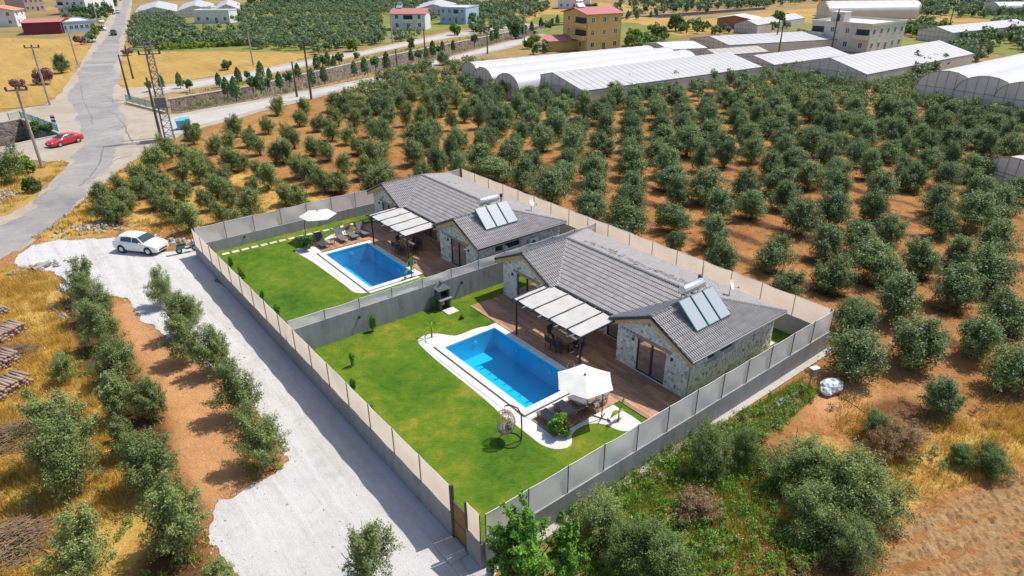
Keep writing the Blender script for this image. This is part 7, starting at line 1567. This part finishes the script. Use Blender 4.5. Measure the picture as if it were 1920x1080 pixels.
building('blue building in the far upper right', (205.96,325.72), (213.03,339.73), (213.79,317.61), 2, 'paint_blue', 'flat', (5, 1), 2.8)
building('brick barn with white sheet roof in the far field', (77.48,226.62), (75.57,243.19), (82.43,233.16), 1, 'brick_red', 'roof_flat', (1, 1), 3.0, 0.4, 1.0, win=False, name='barn')
# ------------------------------------------------------------------ greenhouses
def ghmat(name, base, line, sc, axis, dirt=0.12):
    m, nt, bs = newmat(name); co = nt.coord('Object')
    n = nt.noise(0.35, 5, 0.65, co); c = nt.ramp(n, [(0.3, tuple(x*(1-dirt) for x in base)), (0.7, base)])
    nt.link(c, bs.inputs['Base Color']); bs.inputs['Roughness'].default_value = 0.45
    tr = nt.new('ShaderNodeBsdfTranslucent'); nt.link(c, tr.inputs[0]); mx = nt.new('ShaderNodeMixShader'); mx.inputs[0].default_value = 0.25
    nt.link(bs.outputs[0], mx.inputs[1]); nt.link(tr.outputs[0], mx.inputs[2]); nt.link(mx.outputs[0], nt.n['Material Output'].inputs[0])
ghmat('plastic_white', (0.70, 0.685, 0.685), None, 1, 0); ghmat('plastic_clear', (0.74, 0.67, 0.61), None, 1, 0); ghmat('glass_roof_white', (0.64, 0.615, 0.61), None, 1, 0); ghmat('plastic_end', (0.80, 0.72, 0.66), None, 1, 0)
plain('rust_frame', (0.30, 0.20, 0.145), 0.8); plain('gh_joint', (0.28, 0.26, 0.26), 0.8)
def greenhouse(label, eN, eF, pN, pF, ze=2.6, zp=4.3, nbay=24, roofmat='glass_roof_white', endmat='plastic_end', wallmat='plastic_clear', flip=1, name='greenhouse'):
    """pitched greenhouse: near and far ends of the visible eave and of the ridge (plan points)"""
    eN, eF, pN, pF = map(Vector, (eN, eF, pN, pF)); ax = (pF-pN); ln = ax.length; ax.normalize(); nn = Vector((-ax.y, ax.x))
    w = abs(((eN-pN).dot(nn)+(eF-pF).dot(nn))/2); sgn = 1 if (eN-pN).dot(nn) > 0 else -1
    t = thing(name, label, 'greenhouse', (pN.x, pN.y, 0), math.atan2(ax.y, ax.x), 'greenhouses around the orchard')
    for s in (sgn, -sgn):
        bl = ln/nbay
        proto = None
        for k in range(nbay):
            q = [(0.05, s*w, ze), (bl-0.05, s*w, ze), (bl-0.05, 0.02*s, zp), (0.05, 0.02*s, zp)]
            if proto is None: proto = MB().add(q+[(a, b, c+0.05) for a, b, c in q], [(0,1,2,3),(4,5,6,7),(0,1,5,4),(1,2,6,5),(2,3,7,6),(3,0,4,7)]).mesh('roof_panel', roofmat)
            put('roof_panel', proto, t, (k*bl, 0, 0))
    fr = MB(); 
    for k in range(nbay+1):
        x = ln*k/nbay
        fr.tube([(x, sgn*w, ze-0.06), (x, 0, zp-0.06), (x, -sgn*w, ze-0.06)], 0.05, 4)
    fr.build('rafters', 'gh_joint', t)
    MB().tube([(0, sgn*w, ze-0.03), (ln, sgn*w, ze-0.03)], 0.09, 5).build('gutter', 'gutter_grey', t)
    for s in (1, -1): MB().box(0, ln, s*w-0.03, s*w+0.03, 0, ze-0.15).build('side_wall', wallmat, t)
    for x in (0, ln):
        MB().add([(x, -w, 0), (x, w, 0), (x, w, ze-0.08), (x, 0, zp-0.1), (x, -w, ze-0.08)], [(0, 1, 2, 3, 4)]).build('end_wall', endmat, t)
        b = MB(); xo = -0.06 if x == 0 else ln+0.06
        for k in range(9): y = -w+2*w*k/8; b.tube([(xo, y, 0), (xo, y, ze+(zp-ze)*(1-abs(y)/w)-0.1)], 0.028, 4)
        for z in (1.3, ze-0.1): b.tube([(xo, -w, z), (xo, w, z)], 0.028, 4)
        b.build('end_frame', 'rust_frame', t)
    return t
greenhouse('long pitched white greenhouse bordering the orchard, in front of the arched ones', (11.88,108.49), (47.78,131.10), (7.04,115.26), (43.57,138.63), 2.6, 4.4, 30)
greenhouse('large pitched white greenhouse below the white house', (63.25,118.95), (100.06,149.25), (58.38,126.19), (92.89,151.28), 2.8, 4.8, 22)
greenhouse('small pitched white greenhouse left of the large one', (53.29,134.20), (72.94,148.42), (48.43,138.24), (69.17,151.36), 2.6, 3.8, 14)
greenhouse('flat looking white greenhouse in the field behind the orchard greenhouses', (56.83,167.83), (76.50,172.91), (49.18,173.18), (82.20,184.42), 2.6, 3.8, 16)
greenhouse('white sheet roofed shed in the far golden field', (76.11,215.24), (99.78,237.70), (72.04,215.74), (95.92,239.83), 2.6, 3.8, 10)
greenhouse('pale greenhouse behind the trees at the far right', (119.49,186.67), (151.88,207.69), (115.62,191.33), (150.63,211.02), 2.6, 3.8, 12)
greenhouse('low grey shed behind the arched greenhouses', (43.43,160.37), (54.24,165.57), (34.74,166.34), (44.23,168.87), 2.4, 3.2, 8, 'roof_flat', name='barn_shed')
greenhouse('grey shed roof right of the arched greenhouses', (45.20,149.36), (56.80,154.70), (43.15,152.79), (56.17,158.49), 2.4, 3.2, 8, 'concrete_pale', name='barn_shed')
for lb, a, b, c, d in (('pale greenhouse gable at the top edge, leftmost', (-143.21,308.24), (-160.60,349.79), (-143.33,290.28), (-163.35,335.24)), ('pale greenhouse gable at the top edge, second from left', (-132.32,319.95), (-146.85,360.19), (-130.68,298.04), (-147.44,341.01)), ('pale greenhouse gable at the top edge, third from left', (-122.50,325.59), (-136.66,367.39), (-119.34,303.09), (-133.60,343.09)), ('grey greenhouse behind the pink roofed house, top edge', (-23.65,308.73), (-24.35,346.04), (-30.88,290.76), (-32.19,327.24))):
    greenhouse(lb, a, b, c, d, 2.6, 4.6, 8)
def barrel(label, pN, pF, w, zt, ze=2.0, n=14, mat='plastic_white', group='arched plastic greenhouses', end='plastic_clear'):
    pN, pF = Vector(pN), Vector(pF); ax = pF-pN; ln = ax.length; t = thing('arched_greenhouse', label, 'greenhouse', (pN.x, pN.y, 0), math.atan2(ax.y, ax.x), group)
    N = 10; arc = [(w/2*math.cos(a), ze+(zt-ze)*math.sin(a)) for a in np.linspace(0, math.pi, N+1)]
    bl = ln/n; vs = []; rnd = random.Random(int(ln*7))
    for k in range(2*n+1):
        x = ln*k/(2*n); s = 1.0 if k % 2 == 0 else 0.965
        for y, z in arc: vs.append((x, y, ze+(z-ze)*s))
    fs = [(k*(N+1)+i, k*(N+1)+i+1, (k+1)*(N+1)+i+1, (k+1)*(N+1)+i) for k in range(2*n) for i in range(N)]
    MB().add(vs, fs).build('plastic_cover', mat, t, True)
    for s in (1, -1): MB().box(0, ln, s*w/2-0.02, s*w/2+0.02, 0, ze-0.003).build('side_wall', 'plastic_clear', t)
    for x, xo in ((0, -0.05), (ln, ln+0.05)):
        MB().add([(x, -w/2, 0), (x, w/2, 0)]+[(x, y, z-0.02) for y, z in arc], [tuple(range(N+3))]).build('end_wall', end, t)
        b = MB(); b.tube([(xo, y, z) for y, z in arc], 0.05, 5)
        for f in (-0.66, -0.33, 0, 0.33, 0.66): b.tube([(xo, f*w/2, 0), (xo, f*w/2, ze+(zt-ze)*math.sqrt(1-f*f)-0.03)], 0.028, 4)
        for z in (1.2, ze): b.tube([(xo, -w/2, z), (xo, w/2, z)], 0.028, 4)
        b.build('end_frame', 'rust_frame', t)
for lb, a, b in (('white arched greenhouse, hindmost of the three', (-7.62,130.10), (30.20,152.77)), ('white arched greenhouse, middle of the three', (-4.87,123.29), (33.52,149.23)), ('white arched greenhouse, front one of the three', (-0.56,116.45), (36.50,144.98))):
    barrel(lb, a, b, 6.6, 4.2, 2.0, 18)
barrel('double arched white greenhouse on the right, left vault', (68.25,106.66), (106.03,133.97), 8.4, 5.4, 2.8, 12, end='plastic_end')
barrel('double arched white greenhouse on the right, right vault', (71.14,101.42), (110.48,128.07), 8.4, 5.4, 2.8, 12, end='plastic_end')
barrel('arched greenhouse at the right edge, third vault', (73.70,96.20), (113.99,121.98), 8.4, 5.4, 2.8, 12, end='plastic_end')
barrel('grey tunnel greenhouse cut by the right edge beside the orchard', (51.03,64.65), (70.84,69.79), 7.0, 3.4, 1.6, 9)
for k, (a, b) in enumerate((((115.62,263.51), (149.04,264.77)), ((120.60,275.20), (156.24,276.45)))): barrel(['long white greenhouse at the top edge, nearer vault', 'long white greenhouse at the top edge, farther vault'][k], a, b, 10, 5.4, 3.0, 10)
barrel('white greenhouse strip in the top right corner', (186.01,276.28), (225.61,276.96), 9, 4.5, 2.5, 8)
# ------------------------------------------------------------------ poles
plain('pole_concrete', (0.36, 0.31, 0.27), 0.9, var=0.15, scale=2); plain('pole_wood', (0.10, 0.07, 0.05), 0.9, var=0.2, scale=3); plain('insulator', (0.05, 0.03, 0.03), 0.3); plain('galvanised', (0.20, 0.195, 0.19), 0.6, 0.3)
def pole(label, p, h, kind='wood', arm=True, rz=0.3, r=0.15, lean=(0, 0)):
    t = thing('utility_pole', label, 'pole', (p[0], p[1], 0), rz, 'power poles'); m = 'pole_concrete' if kind == 'concrete' else 'pole_wood'
    MB().tube([(0, 0, -0.3), (lean[0], lean[1], h)], [r*1.35, r*0.8], 8).build('shaft', m, t)
    if arm:
        MB().box(lean[0]-1.1, lean[0]+1.1, lean[1]-0.06, lean[1]+0.06, h-0.35, h-0.2).build('crossarm', 'galvanised', t)
        for x in (-1.0, 0.0, 1.0): MB().tube([(lean[0]+x, lean[1], h-0.2), (lean[0]+x, lean[1], h-0.12), (lean[0]+x, lean[1], h+0.15)], [0.06, 0.16, 0.10], 8).build('insulator', 'insulator', t)
    return t
for p, h, k, arm, lb in (((-55.37,76.48), 9.2, 'concrete', True, 'tall concrete power pole at the junction, nearest on the left'), ((-77.94,114.33), 9.5, 'concrete', True, 'concrete power pole beside the left field, behind the nearest'), ((-100.71,161.51), 9.0, 'concrete', False, 'plain concrete pole between field and main road'), ((-143.95,248.96), 9.0, 'concrete', False, 'thin pole beside the parked white cars'),
    ((-66.48,118.42), 7.5, 'wood', False, 'thin dark pole behind the right railing'), ((-48.10,90.81), 8.0, 'wood', False, 'thin dark pole left of the lattice pylon'), ((-77.29,140.83), 6.5, 'wood', False, 'thin dark pole under the roadside oleander'), ((-34.48,117.37), 9.5, 'wood', True, 'power pole at the orchard edge by the near road'), ((-37.58,119.46), 6.0, 'wood', False, 'short dark pole beside the near road'),
    ((-33.28,199.21), 9.5, 'concrete', False, 'pale pole beside the pink roofed house'), ((-18.42,151.59), 8.0, 'wood', False, 'dark pole on the near road verge'), ((-24.23,148.19), 4.5, 'wood', False, 'short post on the canal verge'), ((-5.60,174.49), 6.5, 'wood', False, 'dark pole beside the near road at its far end'), ((3.95,190.17), 11.0, 'concrete', False, 'tall pale pole left of the yellow house'), ((19.18,173.76), 8.5, 'concrete', False, 'pale pole in front of the yellow house'),
    ((67.55,177.55), 8.0, 'wood', False, 'dark pole behind the small greenhouse'), ((58.27,150.74), 8.0, 'wood', True, 'dark pole at the end of the small greenhouse'), ((74.93,162.28), 10.5, 'wood', False, 'dark pole left of the white house'), ((127.52,204.97), 7.5, 'wood', True, 'dark pole before the far right greenhouse'), ((79.80,118.13), 8.0, 'wood', False, 'dark leaning pole before the double arched greenhouse'), ((-58.90,158.88), 7.0, 'concrete', False, 'pale pole at the edge of the olive grove')):
    pole(lb, p, h, k, arm)
def pylon():
    t = thing('lattice_pylon', 'steel lattice power pylon with transformer at the junction', 'pylon', (*(-46.28,89.57), 0), 0.4); h = 12.5; mb = MB(); b, tp = 0.58, 0.36
    def c(k, z): s = b+(tp-b)*z/h; return (s*(1 if k in (0, 3) else -1), s*(1 if k < 2 else -1), z)
    for k in range(4): MB().tube([c(k, 0), c(k, h)], 0.065, 4).build('leg', 'galvanised', t)
    for i in range(14):
        z0, z1 = h*i/14, h*(i+1)/14
        for k in range(4): mb.tube([c(k, z0), c((k+1) % 4, z1)], 0.034, 4); mb.tube([c(k, z1), c((k+1) % 4, z1)], 0.03, 4)
    mb.build('bracing', 'galvanised', t)
    for z in (h-0.3, h-1.5):
        MB().box(-1.3, 1.3, -0.08, 0.08, z, z+0.12).build('crossarm', 'galvanised', t)
        for x in (-1.2, 0, 1.2): MB().cyl((x, 0), 0.14, z+0.125, z+0.6, 8, 0.09).build('insulator', 'insulator', t)
    MB().bbox(-0.7, 0.7, -1.1, -0.35, 4.6, 5.8, 0.05).build('transformer', 'galvanised', t); MB().box(-1.0, 1.0, -1.3, 1.0, 4.45, 4.57).build('platform', 'galvanised', t)
pylon()
plain('railing_teal', (0.06, 0.27, 0.26), 0.6, var=0.15)
def railing(label, pts, h=1.2):
    t = thing('railing', label, 'railing', (*pts[0], 0), 0); o = Vector(pts[0]); P = [Vector(p)-o for p in pts]; kb = MB()
    for i in range(len(P)-1):
        a, b = P[i], P[i+1]; n = max(1, int((b-a).length/2.0))
        for z in (0.25, h): MB().tube([(a.x, a.y, z+0.15), (b.x, b.y, z+0.15)], 0.04, 5).build('rail', 'railing_teal', t)
        for k in range(n+1): q = a.lerp(b, k/n); MB().tube([(q.x, q.y, 0.1), (q.x, q.y, h+0.3)], 0.05, 5).build('post', 'railing_teal', t)
        m = int((b-a).length/0.16); bars = MB()
        for k in range(m): q = a.lerp(b, (k+0.5)/m); bars.tube([(q.x, q.y, 0.4), (q.x, q.y, h+0.13)], 0.022, 4)
        tag(bars.build('bars', 'railing_teal', t), kind='stuff')
        d = (b-a).normalized(); nn = Vector((-d.y, d.x))*0.25
        MB().add([(a.x-nn.x, a.y-nn.y, 0), (b.x-nn.x, b.y-nn.y, 0), (b.x+nn.x, b.y+nn.y, 0), (a.x+nn.x, a.y+nn.y, 0), (a.x-nn.x, a.y-nn.y, 0.2), (b.x-nn.x, b.y-nn.y, 0.2), (b.x+nn.x, b.y+nn.y, 0.2), (a.x+nn.x, a.y+nn.y, 0.2)], [(4,5,6,7),(0,1,5,4),(1,2,6,5),(2,3,7,6),(3,0,4,7)]).build('kerb', 'concrete_pale', t)
railing('teal bridge railing right of the main road at the junction', [(-65.57,115.57),(-59.91,110.90),(-54.84,106.96)]); railing('teal bridge railing left of the main road at the junction', [(-75.44,100.68),(-74.84,102.46),(-69.23,98.00),(-63.32,92.91)])
def sign_post():
    t = thing('road_sign', 'small round blue road sign at the left edge', 'sign', (*(-59.94,78.43), 0), 0.3); plain('sign_blue', (0.10, 0.22, 0.45), 0.5)
    MB().tube([(0, 0, 0), (0, 0, 2.3)], 0.035, 6).build('post', 'galvanised', t); MB().tube([(0, -0.04, 2.3), (0, -0.06, 2.3)], 0.33, 18).build('face', 'sign_blue', t)
    t = thing('chevron_board', 'black and white striped marker board by the left railing', 'sign', (*(-64.88,94.86), 0), 0.1)
    MB().tube([(0, 0, 0), (0, 0, 2.4)], 0.035, 6).build('post', 'galvanised', t)
    for k in range(5): MB().box(-0.3, 0.3, -0.06, -0.04, 1.2+k*0.24, 1.2+k*0.24+0.235).build('stripe', 'black_metal' if k % 2 else 'plate_white', t)
sign_post()
def bins():
    plain('bin_blue', (0.10, 0.38, 0.55), 0.5, var=0.1)
    for k, p in enumerate([(-47.29,95.46),(-47.02,96.44)]):
        t = thing('waste_bin', ['blue waste bin beside the pylon, left one', 'blue waste bin beside the pylon, right one'][k], 'bin', (*p, 0.04), 0.5)
        MB().add([(-0.5, -0.4, 0.15), (0.5, -0.4, 0.15), (0.5, 0.4, 0.15), (-0.5, 0.4, 0.15), (-0.62, -0.5, 1.3), (0.62, -0.5, 1.3), (0.62, 0.5, 1.3), (-0.62, 0.5, 1.3)], [(3,2,1,0),(0,1,5,4),(1,2,6,5),(2,3,7,6),(3,0,4,7)]).build('body', 'bin_blue', t)
        MB().add([(-0.66, -0.54, 1.31), (0.66, -0.54, 1.31), (0.66, 0.54, 1.31), (-0.66, 0.54, 1.31), (-0.6, -0.1, 1.5), (0.6, -0.1, 1.5), (0.6, 0.3, 1.5), (-0.6, 0.3, 1.5)], [(4,5,6,7),(0,1,5,4),(1,2,6,5),(2,3,7,6),(3,0,4,7)]).build('lid', 'bin_blue', t)
        for x in (-0.4, 0.4):
            for y in (-0.3, 0.3): MB().tube([(x-0.03, y, 0.08), (x+0.03, y, 0.08)], 0.08, 8).build('wheel', 'tyre', t)
bins()

# ================================================================== yard and bank clutter
plain('log_bark', (0.34, 0.24, 0.19), 0.95, var=0.3, scale=5, bmp=0.5); plain('twig', (0.26, 0.17, 0.10), 0.95, var=0.35, scale=4); plain('rock_grey', (0.34, 0.30, 0.26), 0.95, var=0.3, scale=3, bmp=0.6, obvar=0.25); plain('plastic_sheet', (0.62, 0.66, 0.70), 0.35, var=0.15, scale=2)
plain('hose', (0.45, 0.40, 0.33), 0.7)
def log_pile(label, p, n, length, rz, seed, cols=6):
    t = thing('log_pile', label, 'log pile', (*p, 0.04), rz); r = random.Random(seed); mes = []
    for k in range(5):
        rad = r.uniform(0.07, 0.12); mes.append(MB().tube([(0, -length/2, 0), (r.uniform(-.03, .03), 0, r.uniform(-.02, .02)), (0, length/2, 0)], [rad*1.05, rad, rad*0.92], 9).mesh('log', 'log_bark', True))
    for k in range(n):
        row, c = divmod(k, cols); o = put('log', mes[k % 5], t, ((c-cols/2+0.5*(row % 2))*0.22, r.uniform(-0.08, 0.08), 0.1+row*0.19)); o.rotation_euler = (0, r.uniform(0, 6), r.uniform(-0.06, 0.06))
log_pile('pile of stacked sawn logs at the left edge, upper one', (-35.82,40.06), 30, 1.3, 1.1, 1, 8); log_pile('long stack of pale logs at the left edge, below the upper pile', (-33.23,36.44), 66, 1.4, 1.25, 2, 16); log_pile('stack of split logs at the left edge, in the middle', (-31.15,33.35), 50, 1.3, 1.2, 4, 12); log_pile('stack of pinkish logs at the left edge, above the brush heap', (-29.03,30.49), 66, 1.4, 1.2, 3, 16)
def brush(label, p, n, size, seed, mat='twig'):
    rs = np.random.RandomState(seed); mb = MB()
    for k in range(n):
        th = rs.normal(0.5, 0.5); d = Vector((math.cos(th), math.sin(th), rs.normal(0, 0.12))); c = Vector((rs.normal(0, size*0.36), rs.normal(0, size*0.3), 0)); c.z = max(0.08, size*0.34*math.exp(-(c.x*c.x+c.y*c.y)/(size*size*0.25))*rs.rand()+0.08)
        l = rs.uniform(0.5, 1.1); mb.tube([c-d*l*0.5, c+Vector((0, 0, rs.normal(0, 0.04))), c+d*l*0.5], [0.022, 0.017, 0.008], 4, cap=False)
    o = mb.build('brush_heap', mat, None, loc=(*p, 0.03)); tag(o, label, 'brush heap', kind='stuff')
brush('heap of cut branches at the left edge, below the log stacks', (-25.85,26.92), 700, 2.0, 5); brush('heap of golden brown branches in the lower left corner', (-21.13,20.16), 800, 2.2, 6); brush('scattered bark and twigs right of the log stacks', (-30.99,35.13), 420, 1.5, 7)
def rock_mesh(r, s):
    bm = bmesh.new(); bmesh.ops.create_icosphere(bm, subdivisions=1, radius=s)
    for v in bm.verts: v.co *= r.uniform(0.7, 1.2); v.co.z *= 0.7
    return MB().addbm(bm).mesh('rock', 'rock_grey')
rr = random.Random(9); rocks = [rock_mesh(rr, 0.16) for _ in range(6)]
def rock_pile(label, p, n, sx, sy, seed):
    r = random.Random(seed); t = thing('rubble_pile', label, 'rubble', (*p, 0.03), r.uniform(0, 3))
    for k in range(n):
        x, y = r.gauss(0, sx), r.gauss(0, sy); o = put('rock', rocks[k % 6], t, (x, y, 0.05+0.25*math.exp(-(x*x/sx/sx+y*y/sy/sy))*r.random())); o.rotation_euler = (r.uniform(0, 6), r.uniform(0, 6), r.uniform(0, 6)); s = r.uniform(0.5, 1.7); o.scale = (s, s, s)
rock_pile('heap of grey rubble at the orchard corner above the white car', (-37.78,56.70), 110, 1.7, 0.8, 1); rock_pile('rubble along the edge of the yard behind the white car', (-29.08,53.10), 50, 1.4, 0.4, 2); rock_pile('rubble and a pipe at the left edge of the gravel yard', (-37.66,47.83), 60, 1.0, 0.5, 3); rock_pile('stones scattered on the weedy bank by the fence', (14.59,29.14), 26, 0.5, 0.3, 4); rock_pile('stones among weeds on the bank, lower group', (11.25,26.52), 18, 0.4, 0.25, 5); rock_pile('rubble under the bushes at the left road verge', (-52.63,66.13), 40, 0.9, 0.5, 6); rock_pile('stones between golden grass and the left olive row', (-31.58,40.67), 26, 0.5, 0.9, 7)
o = MB().tube([(-0.7, 0, 0.2), (0.7, 0, 0.25)], 0.19, 14, cap=False).build('drain_pipe', 'gutter_grey', None, loc=(*(-37.32,47.83), 0.05), rz=1.2); tag(o, 'short grey drain pipe among rubble by the gravel yard', 'pipe')
def standpipe():
    t = thing('meter_post', 'rusty post with a small meter box by the fence corner', 'post', (*(16.31,30.08), 0.03), 0.4)
    MB().tube([(0, 0, 0), (0.05, 0.02, 1.5)], 0.035, 6).build('post', 'rust_frame', t); MB().bbox(-0.05, 0.35, -0.12, 0.12, 1.25, 1.75, 0.02).build('box', 'rust_frame', t); MB().box(-0.1, 0.4, -0.16, 0.16, 1.755, 1.79).build('cap', 'coping_stone', t)
standpipe()
def bundle():
    r = random.Random(2); mb = MB(); mb.ell((0, 0, 0.34), (0.62, 0.5, 0.42), 16, 10, 0, 0.13, r); mb.ell((0.45, 0.2, 0.28), (0.45, 0.4, 0.32), 14, 9, 0, 0.16, r); mb.ell((-0.4, -0.15, 0.25), (0.38, 0.36, 0.3), 14, 9, 0, 0.16, r)
    o = mb.build('plastic_bundle', 'plastic_sheet', None, False, (*(17.75,30.41), 0.03), 0.3); tag(o, 'pale bundle wrapped in plastic sheet on the soil by the fence corner', 'bundle')
    o = MB().ell((0, 0, 0.3), (0.7, 0.5, 0.45), 14, 10, 0, 0.12, r).build('plastic_bundle', 'rope_white', None, True, (*(27.51,58.45), 0.05), 0.9); tag(o, 'heap of white sheeting between orchard trees', 'bundle')
bundle()
def hose(label, pts, r=0.03):
    P = [(x, y, 0.07) for x, y in pts]; o = MB().tube(P, r, 6).build('water_hose', 'hose', None, True); tag(o, label, 'hose')
hose('pale hose running from the plastic bundle to the weedy bank', [(17.21,30.27),(15.61,29.21),(14.32,28.07),(13.17,27.21),(12.16,26.67)]); hose('thin dark hose curving right of the plastic bundle', [(18.18,29.90),(18.49,29.17),(18.79,28.46),(19.02,27.34)], 0.025)

def spilled_stones():
    rs = np.random.RandomState(12); Y = YARD; V = []
    for i in range(len(Y)):
        a, b = np.array(Y[i]), np.array(Y[(i+1) % len(Y)]); l = np.hypot(*(b-a)); n = int(l*34)
        if UV(*a)[1] > -9 and UV(*b)[1] > -9: n = int(l*8)
        t = rs.rand(n, 1); V.append(a+(b-a)*t+rs.normal(0, 0.28, (n, 2)))
    A = np.array(Y); P = rs.uniform(A.min(0), A.max(0), (9000, 2)); P = np.array([p for p in P if inpoly(p[0], p[1], Y)]); V.append(P)
    V = np.concatenate(V); V = V[[UV(x, y)[1] < -8.15 or UV(x, y)[0] < -33.3 for x, y in V]]; n = len(V); s = rs.uniform(0.012, 0.045, n)*(1+1.2*(rs.rand(n) < 0.06))
    D = np.array([(1, 0, 0), (0, 1, 0), (-1, 0, 0), (0, -1, 0)]); T = []
    for k in range(4):
        p0 = np.stack([V[:, 0], V[:, 1], 0.055+s*0.8], 1); j = rs.uniform(0.7, 1.3, (n, 1))
        T.append(np.stack([p0+D[k]*s[:, None]*j-np.array([0, 0, 1])*s[:, None], p0+D[(k+1) % 4]*s[:, None]-np.array([0, 0, 1])*s[:, None], p0], 1))
    Q = np.concatenate([t.reshape(-1, 3) for t in T]); o = put('loose_stones', np_mesh('loose_stones', Q, 3, 'stone_chip')); tag(o, 'loose pale stones scattered over and around the gravel yard', 'stones', kind='stuff')
leafmat('stone_chip', [(0.30, 0.27, 0.24), (0.45, 0.43, 0.41), (0.58, 0.565, 0.55)], 0.0, 0.0, 0.95)
spilled_stones()
